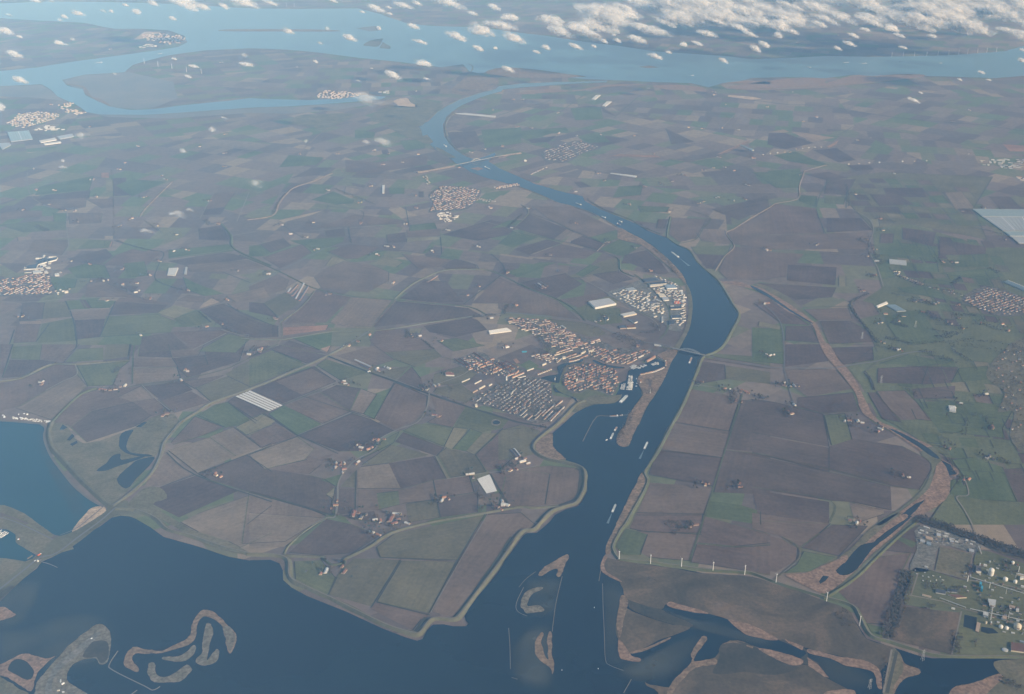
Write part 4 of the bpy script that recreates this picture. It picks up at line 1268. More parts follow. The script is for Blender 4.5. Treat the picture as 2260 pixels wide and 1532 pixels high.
road(T(550,380,[(1020,1297),(850,1290),(700,1262),(290,1282)]),7,'reedp')
dike(T(550,380,[(250,1250),(400,1150),(500,1050),(540,990)]),18,3,'grass')
dike(T(550,380,[(-60,1382),(0,1385),(280,1390),(700,1322),(1050,1320),(1500,1250),(1850,1200)]),22,3,'grass')
road(T(550,380,[(265,1250),(265,1385),(100,1500)]),8,'rough')
road(T(550,380,[(1000,1320),(860,1410),(680,1500)]),7,'road')
for q in ([(650,660),(800,730)],[(950,720),(1080,660),(1250,650),(1450,680),(1700,720),(1880,770),(1905,810)],[(820,460),(850,590)],[(240,420),(450,550)],[(660,140),(760,150),(1050,270)],
          [(2010,680),(2100,760),(2130,830)],[(2090,860),(1780,1100)],[(620,280),(930,320),(935,400)],[(1300,290),(1330,450)],[(1590,540),(1600,680)]):
    ditch(T(550,380, q),7)
for q in ([(500,490),(1300,430)],[(820,40),(1400,20)],[(1600,330),(2100,450),(2260,520)]):
    road(T(550,380, q),6,'track')
# far left
road(T(0,380,[(230,0),(225,100),(270,210),(400,290),(550,330),(550,450),(570,610),(520,700)]),8,'track')
road(T(0,380,[(950,570),(1200,640),(1360,670),(1310,790),(1300,900),(1520,980)]),8,'ditch')
dike(T(0,380,[(1840,430),(1920,530),(1950,640),(2260,780)]),36,5,'grass2')
road(T(0,380,[(1380,720),(1960,640),(2260,570)]),7,'track')
dike(T(0,380,[(1160,370),(1220,290),(1430,80)]),18,3,'reed')
for q in ([(1660,390),(1780,170)],[(1970,410),(2070,170)],[(1930,530),(2260,470)],[(0,1080),(270,1080),(650,1050),(1050,1045)],[(1860,1030),(2260,870)],[(1840,1310),(2100,1380),(2260,1390)],[(1880,1340),(1600,1480)],[(1640,1150),(1880,1080)],[(570,1150),(910,1130)]):
    road(T(0,380, q),7,'track')
for q in ([(1890,1090),(2000,1170),(2260,1270)],[(1640,1150),(1760,1250)],[(300,1410),(410,1260)],[(540,1070),(600,1200),(640,1430),(580,1500)],[(830,1370),(960,1070)],[(80,1430),(120,1310)],[(1850,830),(2080,920)]):
    ditch(T(0,380, q),8)
# far north
road(T(550,0,[(400,1290),(650,1070),(950,970),(1130,850),(1250,800)]),12,'reed'); road(T(550,0,[(1450,830),(1680,740),(1820,620),(1860,560),(1820,530)]),14,'reed')
road(T(550,0,[(580,1500),(740,1400),(820,1450),(1200,1450),(1450,1420)]),10,'reed')
dike(T(550,0,[(1450,1010),(1540,950),(1650,875),(1760,822),(1920,772)]),30,4,'rough'); dike(T(550,0,[(1720,930),(1660,980),(1630,1040),(1640,1130),(1680,1190),(1740,1250),(1840,1300)]),30,4,'rough')
road(T(1100,0,[(0,960),(200,900),(400,850),(500,770)]),14,'grass2'); road(T(1100,0,[(500,940),(740,770)]),12,'grass2')
road(T(1100,0,[(960,980),(1180,790)]),10,'grass2'); road(T(1100,0,[(1430,915),(1960,960)]),20,'grass2'); road(T(1100,0,[(1960,960),(1860,1060)]),10,'track')
road(T(1100,0,[(-100,1330),(60,1300),(300,1230),(380,1200)]),14,'reed')
road(T(1100,0,[(760,1275),(900,1295),(1350,1315),(1560,1340),(1800,1310),(1900,1260),(2090,1170)]),14,'reed')
road(T(1660,0,[(60,1290),(300,1250),(600,1220),(700,1170)]),10,'track'); road(T(1660,0,[(750,1380),(1100,1350),(1500,1340),(1900,1350)]),9,'track')
road(T(1660,0,[(0,830),(300,870),(600,880),(1000,950),(1400,1000),(1900,1040),(2260,1090)]),16,'ditch')
dike(T(1660,0,[(0,742),(300,735),(700,715),(1000,690),(1400,645)]),40,4,'grass')
road(T(1660,380,[(530,310),(560,200),(640,60)]),6,'grass2'); road(T(1660,380,[(780,300),(800,160),(900,80),(1080,10)]),8,'grass')
road(T(1660,380,[(540,350),(610,510)]),6,'ditch'); road(T(1660,380,[(0,640),(150,650),(900,690)]),5,'track'); road(T(1660,380,[(810,300),(960,380),(1010,480),(970,640),(1040,790),(1090,950)]),7,'track')
road(T(1660,380,[(270,1300),(840,1300),(980,1305)]),4,'grass2'); road(T(1660,380,[(270,1400),(980,1440)]),5,'grass2'); road(T(1660,380,[(390,1125),(820,1115)]),8,'grass2')
dike(T(1660,380,[(870,1045),(820,1085),(830,1150),(900,1230),(960,1310),(1040,1420)]),16,3,'grass')
# stone training walls just above the water
for q in ([(865,590),(870,780),(880,1000),(890,1220),(930,1270),(1040,1312)],[(310,490),(230,550),(170,620)],[(210,620),(150,750),(160,820),(240,860)],[(530,530),(500,650),(470,800),(447,990)],
          [(85,960),(95,1100),(100,1300)],[(110,1370),(160,1385)],[(1105,1385),(1040,1500)],[(850,480),(835,570)]):
    W = wpath(T(1100,1132, q),4,30)
    o = ribbon(W, [(-1.4,0.9),(-.6,1.8),(.6,1.8),(1.4,0.9)],'training_wall', M['stone'])
for q in ([(980,1150),(910,1260),(940,1310),(1200,1440),(1270,1475),(1330,1445)],[(1080,1520),(1140,1475)]):
    ribbon(wpath(T(0,1132, q),4,30),[(-2.5,0.9),(-1.2,2.2),(1.2,2.2),(2.5,0.9)],'breakwater', M['stone'])
ribbon(wpath(T(1100,760,[(700,810),(760,690),(820,600),(900,598),(1080,588)]),2,30),[(-2.5,0.9),(-1.5,2.4),(1.5,2.4),(2.5,0.9)],'harbour_breakwater', M['stone'])
ribbon(wpath(T(0,1132,[(345,408),(420,430),(480,458)]),2,30),[(-2.0,0.9),(-1.2,2.4),(1.2,2.4),(2.0,0.9)],'breakwater', M['stone'])

# narrow field ditches and grass baulks between the parcels
def parcel_lines():
    r = random.Random(21)
    VV = {'ditch': ([],[]),'o': ([],[])}
    cut = lambda a, b: abs(a[0] - b[0]) < 1 and any(abs(a[0] - t) < 1.5 for t in (0,550,600,1100,1150,1660,1700,2260)) or abs(a[1] - b[1]) < 1 and any(abs(a[1] - t) < 1.5 for t in (0,380,400,760,780,1132,1160))
    for Q, z0 in EDGES:
        P = ground(Q, z0)
        n = len(P)
        for i in range(n):
            if r.random() < .35: continue
            if cut(Q[i], Q[(i + 1) % n]): continue
            a, b = P[i], P[(i + 1) % n]
            if (b - a).length < 60: continue
            d = (b - a).normalized(); s = Vector((-d.y, d.x, 0)) * r.uniform(1.2,2.6)
            V, F = VV['ditch' if r.random() < .7 else 'o']
            k = len(V)
            z = .62 + (k % 60) * .002
            V += [(q.x, q.y, z) for q in (a + s, a - s, b - s, b + s)]
            F.append((k, k + 1, k + 2, k + 3))
    for m_, (V, F) in VV.items():
        o = mesh_obj('field_ditches' if m_ == 'ditch' else 'field_baulks', V, F, M[m_])
        me = o.data
        if sum(p.normal.z for p in me.polygons) < 0: me.flip_normals()
        uv = me.uv_layers.new(name='UVMap')
        structure(o)
parcel_lines()
# ------------------------------------------------------------------ buildings
def TS(size, ox, oy, pts):
    s = size / 2260.0
    return [(ox + x * s, oy + y * s) for x, y in pts]

RNG = random.Random(7)
M['cream'] = simple('cream_render',(0.56,0.50,0.39),0.8,0.15,0.02)
M['whitew'] = simple('white_cladding',(0.66,0.64,0.59),0.7,0.12,0.02)
M['brick'] = simple('pale_brick',(0.36,0.27,0.20),0.85,0.2,0.02)
M['redbrick'] = simple('red_brick',(0.36,0.19,0.12),0.85,0.2,0.02)
M['redroof'] = simple('red_pantile',(0.22,0.10,0.068),0.8,0.25,0.03)
M['orangeroof'] = simple('orange_pantile',(0.30,0.15,0.09),0.8,0.25,0.03)
M['brownroof'] = simple('brown_tile',(0.16,0.088,0.062),0.8,0.25,0.03)
M['greyroof'] = simple('grey_tile',(0.105,0.10,0.105),0.75,0.25,0.03)
M['sheetroof'] = simple('pale_sheet_roof',(0.36,0.37,0.38),0.6,0.12,0.01)
M['whiteroof'] = simple('white_sheet_roof',(0.50,0.50,0.48),0.6,0.12,0.01)
M['darkroof'] = simple('bitumen_roof',(0.055,0.066,0.082),0.7,0.2,0.01)
M['blueroof'] = simple('blue_grey_roof',(0.24,0.30,0.36),0.55,0.1,0.01)
M['glass'] = simple('greenhouse_glass',(0.22,0.28,0.29),0.35,0.12,0.004,0.6)
M['glassp'] = simple('whitened_greenhouse_glass',(0.32,0.34,0.345),0.45,0.12,0.004,0.5)
M['steel'] = simple('plant_steel',(0.42,0.43,0.42),0.5,0.2,0.05,0.5)
M['white'] = simple('white_paint',(0.80,0.80,0.78),0.5,0.05,0.05,0.4)
M['orange'] = simple('orange_paint',(0.72,0.16,0.04),0.6,0.15,0.05)
M['blue'] = simple('turquoise_cladding',(0.06,0.30,0.42),0.6,0.15,0.05)

def gable_data(L, W, hw, hr):
    """footprint L x W centred on the origin, ridge along x: (verts, wall faces, roof faces)"""
    x, y = L / 2, W / 2
    e = 0.5
    V = [(-x, -y, -1.4),(x, -y, -1.4),(x, y, -1.4),(-x, y, -1.4),(-x, -y, hw),(x, -y, hw),(x, y, hw),(-x, y, hw),(-x, 0, hw + hr),(x, 0, hw + hr),
         (-x - e, -y - e, hw - .25),(x + e, -y - e, hw - .25),(x + e, 0, hw + hr + .15),(-x - e, 0, hw + hr + .15),(x + e, y + e, hw - .25),(-x - e, y + e, hw - .25)]
    FW = [(0,1,5,4),(1,2,6,9,5),(2,3,7,6),(3,0,4,8,7)]
    FR = [(10,11,12,13),(13,12,14,15)]
    return V, FW, FR

_mc = {}
def gable_mesh(name, L, W, hw, hr, wm, rm):
    key = (name, round(L), round(W), round(hw, 1), round(hr, 1), wm, rm)
    if key in _mc: return _mc[key]
    V, FW, FR = gable_data(L, W, hw, hr)
    me = bpy.data.meshes.new(name)
    me.from_pydata(V, [], FW + FR)
    me.materials.append(M[wm]); me.materials.append(M[rm])
    for i, p in enumerate(me.polygons):
        p.material_index = 0 if i < len(FW) else 1
    _mc[key] = me
    return me

HOUSES = []      # (kind, pos, rz, L, W, hw, hr, wall, roof, label, cat, group)
def put(kind, pos, rz, L, W, hw, hr, wm, rm, label, cat, group):
    HOUSES.append((kind, pos, rz, L, W, hw, hr, wm, rm, label, cat, group))

def pip(p, poly):
    x, y = p; c = False
    n = len(poly)
    for i in range(n):
        a, b = poly[i], poly[i - 1]
        if (a[1] > y) != (b[1] > y) and x < (b[0] - a[0]) * (y - a[1]) / (b[1] - a[1]) + a[0]:
            c = not c
    return c

def rows(size, ox, oy, segs, wm, rm, label, group, W=8.5, hw=5.2, hr=3.0, step=46):
    """terraces drawn from end to end; a long street is cut into separate terraces"""
    for s in segs:
        a, b = [G(x, y, 0) for x, y in TS(size, ox, oy, [s[:2], s[2:4]])]
        w2 = s[4] if len(s) > 4 else wm
        r2 = s[5] if len(s) > 5 else rm
        d = b - a
        n = max(1, round(d.length / step))
        rz = math.atan2(d.y, d.x)
        for k in range(n):
            c = a.lerp(b, (k + .5) / n)
            put('terraced_house', c, rz, d.length / n - (2.5 if n > 1 else 0), W, hw, hr, w2 if isinstance(w2, str) else RNG.choice(w2), r2 if isinstance(r2, str) else RNG.choice(r2), label, 'house', group)

def estate(size, ox, oy, poly, da, db, rowgap, unit, walls, roofs, label, group, fill=0.8, kind='house', W=9, hw=4.5, hr=3.2, jit=0.25, seed=1, swing=0.1, Lmin=8, Lmax=15):
    r = random.Random(seed)
    P = [G(x, y, 0) for x, y in TS(size, ox, oy, poly)]
    poly2 = [(p.x, p.y) for p in P]
    a, b = [G(x, y, 0) for x, y in TS(size, ox, oy, [da, db])]
    d = (b - a).normalized(); nrm = Vector((-d.y, d.x, 0))
    c = sum(P, Vector()) / len(P)
    R = max((p - c).length for p in P)
    nu = int(R / unit) + 1; nv = int(R / rowgap) + 1
    for j in range(-nv, nv + 1):
        off = r.random() * unit
        for i in range(-nu, nu + 1):
            if r.random() > fill: continue
            p = c + d * (i * unit + off + r.uniform(-jit, jit) * unit) + nrm * (j * rowgap + r.uniform(-jit, jit) * rowgap * 0.5)
            if not pip((p.x, p.y), poly2): continue
            rz = math.atan2(d.y, d.x) + r.uniform(-swing, swing) + (math.pi / 2 if r.random() < swing else 0)
            put(kind, p, rz, r.uniform(Lmin, Lmax), W * r.uniform(.85,1.15), hw * r.uniform(.85,1.15), hr, r.choice(walls), r.choice(roofs), label, 'house', group)

NL = 'long terrace with cream front and dark tiled roof in the northern housing estate'
rows(240,1090,690,[
    (315,125,395,118),(490,130,555,122),(295,195,390,180),(395,180,490,162),(315,222,400,212),(405,212,465,205),(660,218,750,202),(1070,195,1165,180),(920,270,1040,250),(1050,250,1165,228),
    (560,288,640,275),(570,360,660,342),(650,380,730,362),(790,360,905,335),(910,372,970,358),(840,465,960,438),(1190,290,1245,280),(1190,325,1265,312),(1150,372,1235,355),(1155,412,1240,400),
    (1375,380,1430,368),(1370,412,1460,395),(1255,470,1400,445),(1405,445,1590,412),(1480,495,1650,470),(1545,518,1655,498),(1560,560,1640,545),(1520,600,1640,578),(1555,640,1635,622),(1715,612,1790,595),
    (1340,640,1430,622),(1350,670,1480,640),(1540,680,1650,655),(1680,655,1840,625),(1700,685,1840,658),(1860,665,1940,640),(1180,625,1265,608),(1060,610,1150,595),(1195,718,1280,700),
    (1290,845,1370,812),(1380,812,1580,745),(1255,890,1420,845),(1425,845,1640,778),(1500,940,1600,900),(1610,900,1710,865),(1560,965,1680,925),(1690,925,1810,885),(1640,1015,1780,975),
    (1785,965,1950,895,'brick','orangeroof'),(1560,1030,1640,1015),(2010,620,2195,560),(2015,650,2090,628),(2130,618,2215,592),(1620,745,1740,722),(1810,755,1860,740),(1895,735,1950,720),
    (780,912,850,895),(850,935,970,950),(990,900,1060,885),(1070,890,1125,870),(1040,965,1110,940)],['cream','cream','whitew'],['brownroof','redroof','brownroof'], NL, 'terraces of the northern estate')
rows(240,1290,740,[(345,325,430,300),(430,355,490,330),(595,330,665,315,'brick','orangeroof'),(215,440,270,425),(430,565,545,480),(620,490,720,450),(725,450,840,405),(870,600,1010,545),(1015,540,1080,505),
    (1115,480,1220,430,'cream','whiteroof'),(1140,350,1245,318),(960,410,1060,370),(300,415,370,395),(780,520,830,505),(800,590,850,565)],['cream','brick'],['brownroof','redroof'],
    'terrace with reddish roof between the northern estate and the inner harbour','terraces above the inner harbour')
rows(240,980,770,[(215,215,475,385),(320,210,545,360),(620,90,865,250),(1080,280,1360,460),(1180,290,1460,430),(1290,270,1540,390),(880,390,980,440),(800,410,900,470),(1100,290,1290,400)],
    ['brick','redbrick'],['redroof','redroof','brownroof'],'red tiled terrace running downhill to the right in the western estate','red terraces of the western estate', hr=4.0)
rows(240,980,770,[(750,405,860,365),(885,345,1020,320),(1020,445,1130,395),(1010,510,1200,430),(595,340,730,295),(690,355,800,325),(840,310,940,280),(950,240,1040,220),(510,445,590,420),(1410,610,1660,510),
    (1310,575,1480,515),(1490,525,1545,470)],['cream','whitew'],['redroof','orangeroof'],'cream fronted terrace with orange roof across the western estate','cream terraces of the western estate', hr=4.0)
rows(240,1290,740,[(1285,560,1380,510),(1380,510,1460,455)],'brick','orangeroof','tall orange roofed apartment terrace along the north quay of the inner harbour','quayside apartment terraces',14,9,4)
# new estate south-west: small terraces running up to the right
rows(240,980,770,[(1320,1290,1420,1210),(1450,1350,1520,1290),(1580,1400,1720,1270),(1640,1430,1720,1360),(1730,1480,1830,1390),(1880,1470,2110,1270),(2070,1480,2250,1300),(2180,1480,2330,1330),(1640,1200,1680,1160),(1740,1210,1790,1165)],
     ['cream','whitew'],['brownroof','greyroof'],'narrow terrace running up to the right in the southern estate by the dike','terraces of the southern estate')
rows(600,1100,760,[(430,640,545,520),(360,600,470,500),(300,600,350,550),(470,520,530,470)],['cream','whitew'],['brownroof','greyroof'],'narrow terrace running up to the right in the southern estate by the dike','terraces of the southern estate')
estate(600,1100,760,[(-215,465),(-130,405),(0,335),(150,285),(330,275),(425,335),(455,450),(420,520),(200,560),(130,585),(0,535)],(0,500),(100,430),28,16,['cream','whitew','brick','whitew'],['greyroof','brownroof','greyroof'],
       'small detached house with pale gable in the leafy southern estate','detached houses of the southern estate',0.66, seed=3, swing=0.35, W=7, Lmin=7, Lmax=12)
OT = [(545,262),(600,185),(780,170),(900,190),(982,224),(990,330),(940,420),(860,395),(740,366),(680,400),(592,390),(540,330)]
estate(600,1100,760, OT, (600,330),(700,290),26,17,['cream','brick','redbrick','brick'],['redroof','orangeroof','brownroof','brownroof','greyroof'],'old gabled house with red pantiles packed inside the moated old town','houses of the moated old town',0.74, seed=4, W=7, hw=6, hr=3.5, Lmin=8, Lmax=22, swing=.3)
estate(240,980,770,[(380,190),(540,150),(640,260),(560,300),(440,260)],(400,200),(520,190),26,17,['whitew','cream'],['greyroof','brownroof'],'tiny white detached house in the grid at the top of the western estate','white detached houses of the western estate',0.9, seed=5)
estate(240,980,770,[(560,130),(640,110),(820,230),(760,270),(650,270)],(640,150),(760,230),26,15,['brick','cream'],['greyroof','brownroof','redroof'],'small brown roofed house in the upper western estate','brown houses of the western estate',0.8, seed=6)
estate(240,1090,690,[(330,110),(900,130),(1200,180),(1700,470),(1950,700),(1650,750),(1200,700),(900,460),(500,330)],(900,260),(1100,230),30,18,['cream','whitew','brick'],['brownroof','greyroof','redroof'],'small detached house between the long terraces of the northern estate','small houses of the northern estate',0.7, seed=8, W=7.5, Lmin=7, Lmax=16)
estate(240,1290,740,[(0,200),(330,260),(640,380),(860,400),(1250,320),(1420,300),(1300,410),(900,580),(700,600),(420,560),(100,400)],(600,490),(800,410),27,17,['cream','brick','whitew'],['redroof','brownroof'],'small house with lit gable between town and inner harbour','small houses above the inner harbour',0.75, seed=9, W=7.5, Lmin=7, Lmax=16)
def dots(size, ox, oy, a, b, n, wm, rm, label, group, L=10, seed=0):
    A, B = [G(x, y, 0) for x, y in TS(size, ox, oy, [a, b])]
    d = (B - A); rz = math.atan2(d.y, d.x)
    for k in range(n):
        put('house', A.lerp(B, (k + .5) / n), rz, L, 9,5.5,3.5, RNG.choice(wm), RNG.choice(rm), label, 'house', group)
QL = 'small waterside house with white gable on the bank of the inner harbour'
dots(240,1290,740,(1660,675),(1440,765),7,['whitew'],['brownroof'], QL, 'waterside houses'); dots(240,1290,740,(1430,768),(1160,830),8,['whitew','cream'],['orangeroof','brownroof'], QL, 'waterside houses')
dots(240,1290,740,(1500,445),(1690,545),7,['whitew','cream'],['brownroof','orangeroof'], QL, 'waterside houses'); dots(240,1290,740,(1690,560),(1690,640),3,['cream'],['orangeroof'], QL, 'waterside houses',14)
dots(240,1090,690,(900,1295),(1200,1180),8,['cream','whitew'],['redroof','brownroof'],'small house in the curved row beside the western moat','houses beside the moat'); dots(240,1090,690,(1300,1040),(1370,990),3,['cream'],['brownroof'],'small house in the curved row beside the western moat','houses beside the moat')
dots(240,980,770,(1530,610),(1690,570),5,['whitew'],['greyroof'],'small white house below the orange terrace of the western estate','houses below the orange terrace')
estate(240,980,770,[(480,380),(1020,230),(1300,280),(1560,420),(1480,540),(1200,560),(800,520),(560,470)],(1080,290),(1350,450),28,18,['brick','cream','redbrick'],['redroof','brownroof','brownroof'],'small red roofed house between the terraces of the western estate','small houses of the western estate',0.6, seed=51, W=7.5, Lmin=7, Lmax=14)
estate(240,1090,690,[(780,880),(1130,850),(1260,930),(1400,960),(1300,1050),(1000,1000)],(990,900),(1120,870),26,17,['cream','brick','whitew'],['brownroof','greyroof'],'small house in the quarter above the western moat','small houses above the western moat',0.7, seed=52, W=7.5, Lmin=7, Lmax=16)
# ---- villages further off
estate(600,550,380,[(1500,195),(1600,118),(1800,130),(1920,152),(1865,255),(1780,308),(1600,318),(1500,328),(1535,260)],(1560,300),(1800,190),34,22,['cream','whitew','brick'],['redroof','orangeroof','brownroof'],'house in the compact village beyond the fields left of the canal','houses of the canal-side village',0.75, seed=11, hw=5.5, Lmax=26)
estate(600,550,380,[(1555,345),(1640,335),(1755,368),(1740,390),(1640,418),(1570,385)],(1570,380),(1740,360),40,24,['whitew','cream'],['greyroof','whiteroof'],'pale shed in the small works below the canal-side village','sheds below the canal-side village',0.75, seed=12, hw=5, Lmax=30, W=14)
estate(600,550,380,[(2030,125),(2240,95),(2245,110),(2050,140)],(2040,130),(2240,100),25,22,['cream','whitew'],['orangeroof','redroof'],'house in the short row on the canal dike beyond the village','dike houses by the canal',0.9, seed=13)
estate(600,550,380,[(1440,40),(1470,30),(1510,90),(1480,100)],(1440,40),(1500,95),30,24,['cream','whitew'],['brownroof'],'house in the street leading north out of the canal-side village','houses north of the village',0.9, seed=14)
estate(600,550,380,[(1890,215),(2060,240),(2060,250),(1890,235)],(1890,225),(2060,245),24,24,['cream','whitew'],['brownroof'],'house in the lane east of the canal-side village','houses east of the village',0.8, seed=15)
estate(600,0,380,[(-60,905),(180,872),(240,850),(390,850),(418,900),(430,1008),(220,1018),(-60,1020)],(0,960),(150,900),34,21,['cream','whitew','brick'],['orangeroof','redroof','brownroof'],'house in the village at the left edge of the picture','houses of the left-edge village',0.72, seed=16, hw=5.5, Lmax=24)
estate(600,0,380,[(440,990),(560,960),(600,975),(560,1020),(460,1025)],(440,1000),(560,980),40,30,['whitew','cream'],['whiteroof','greyroof'],'pale shed at the right end of the left-edge village','sheds of the left-edge village',0.7, seed=17, Lmax=26)
estate(600,0,0,[(40,1040),(150,950),(350,920),(500,950),(450,1000),(200,1065)],(100,1020),(400,940),60,38,['cream','whitew'],['orangeroof','redroof','brownroof'],'house of the far town on the left shore of the estuary','houses of the far left town',0.8, seed=18, hw=6, Lmin=16, Lmax=34, W=14)
estate(600,0,0,[(480,875),(600,850),(610,865),(560,900),(720,935),(640,962),(540,930)],(480,880),(600,855),60,44,['cream','whitew'],['orangeroof','redroof'],'house by the harbour of the far left town','harbour houses of the far left town',0.75, seed=19, hw=6, Lmin=16, Lmax=34, W=14)
estate(600,0,0,[(270,1080),(400,1045),(540,1065),(530,1085),(400,1090),(280,1085)],(270,1080),(540,1065),60,40,['whitew'],['whiteroof'],'pale works building below the far left town','works of the far left town',0.8, seed=20, Lmin=20, Lmax=50, W=20)
estate(600,550,0,[(555,790),(650,748),(720,762),(930,770),(920,795),(740,828),(560,812)],(560,800),(900,780),70,42,['cream','whitew'],['redroof','orangeroof','brownroof'],'house of the small far village on the tidal inlet','houses of the inlet village',0.8, seed=21, hw=6, Lmin=16, Lmax=36, W=14)
estate(600,550,0,[(1080,765),(1160,755),(1190,790),(1140,785)],(1080,770),(1180,770),60,50,['whitew'],['whiteroof'],'white shed right of the small far village','sheds of the inlet village',0.8, seed=22, Lmin=20, Lmax=50, W=22)
estate(600,0,0,[(1180,290),(1300,275),(1540,300),(1550,350),(1400,370),(1300,345),(1200,330)],(1200,320),(1500,310),110,60,['cream','whitew','brick'],['redroof','orangeroof','brownroof'],'house of the distant town on the headland across the water','houses of the headland town',0.8, seed=23, hw=8, Lmin=24, Lmax=50, W=20)
estate(600,0,0,[(1130,385),(1220,368),(1310,380),(1300,392),(1150,398)],(1130,390),(1300,380),90,60,['whitew'],['whiteroof'],'white shed on the near shore of the headland town','sheds of the headland town',0.8, seed=24, Lmin=30, Lmax=60, W=24)
estate(600,1100,0,[(372,1262),(560,1195),(680,1175),(845,1230),(700,1270),(560,1350),(400,1330)],(400,1300),(600,1220),52,30,['cream','whitew','brick'],['redroof','brownroof','brownroof'],'house in the village right of the far bridge','houses of the village by the far bridge',0.66, seed=25, hw=5.5, Lmax=26, W=11)
estate(600,1100,0,[(255,1450),(390,1385),(410,1395),(270,1462)],(260,1455),(400,1390),34,26,['cream','whitew'],['orangeroof','brownroof'],'house in the row on the right bank above the canal','right bank canal houses',0.85, seed=26)
estate(600,1660,380,[(1745,1065),(1930,960),(2260,1045),(2380,1120),(2260,1170),(2050,1190),(1880,1130)],(1900,1010),(1990,980),30,20,['cream','brick','whitew'],['brownroof','greyroof','redroof'],'house in the leafy village at the right edge of the picture','houses of the right-edge village',0.7, seed=27, Lmax=22)
estate(600,1660,380,[(1180,820),(1260,870),(1420,925),(1420,945),(1260,890),(1170,835)],(1260,880),(1420,940),24,17,['cream','whitew','brick'],['brownroof','greyroof'],'house in the string of houses along the green lane at right','lane houses at right',0.85, seed=28)
estate(600,1660,380,[(1460,945),(1740,1000),(1740,1030),(1460,960)],(1460,950),(1740,1010),30,26,['cream','whitew','brick'],['brownroof','greyroof'],'house in the string of houses along the green lane at right','lane houses at right',0.7, seed=29)
estate(600,1660,0,[(1880,1345),(1920,1320),(2400,1330),(2400,1410),(2100,1400),(1900,1365)],(1900,1340),(2260,1370),60,40,['whitew','cream'],['whiteroof','greyroof'],'pale building of the far works at the upper right edge','far works at upper right',0.6, seed=30, Lmin=16, Lmax=50, W=18, hw=6)
estate(600,1660,0,[(2180,1470),(2400,1470),(2400,1530),(2200,1490)],(2180,1475),(2260,1480),50,40,['whitew','cream'],['whiteroof','orangeroof'],'pale building below the far works at the upper right edge','far works at upper right',0.7, seed=31, Lmin=16, Lmax=50, W=16, hw=6)
for i, (x0, y0, x1, y1, n) in enumerate([(60,1290,300,1262,4),(340,1242,600,1222,5),(760,1370,1100,1350,4),(1200,1345,1500,1338,3)]):
    dots(600,1660,0,(x0, y0),(x1, y1), n, ['whitew','cream'],['whiteroof','brownroof'],'pale farm building strung along the far road at upper right','far roadside buildings',12)
estate(600,1660,760,[(1980,220),(2100,60),(2260,-40),(2450,0),(2450,900),(2260,860),(2150,740),(2190,560),(2060,540),(2110,400)],(2110,400),(2260,330),62,44,['cream','brick','whitew'],['brownroof','redroof','greyroof'],'villa among the bare trees of the wood at the right edge','villas in the edge wood',0.5, seed=41)
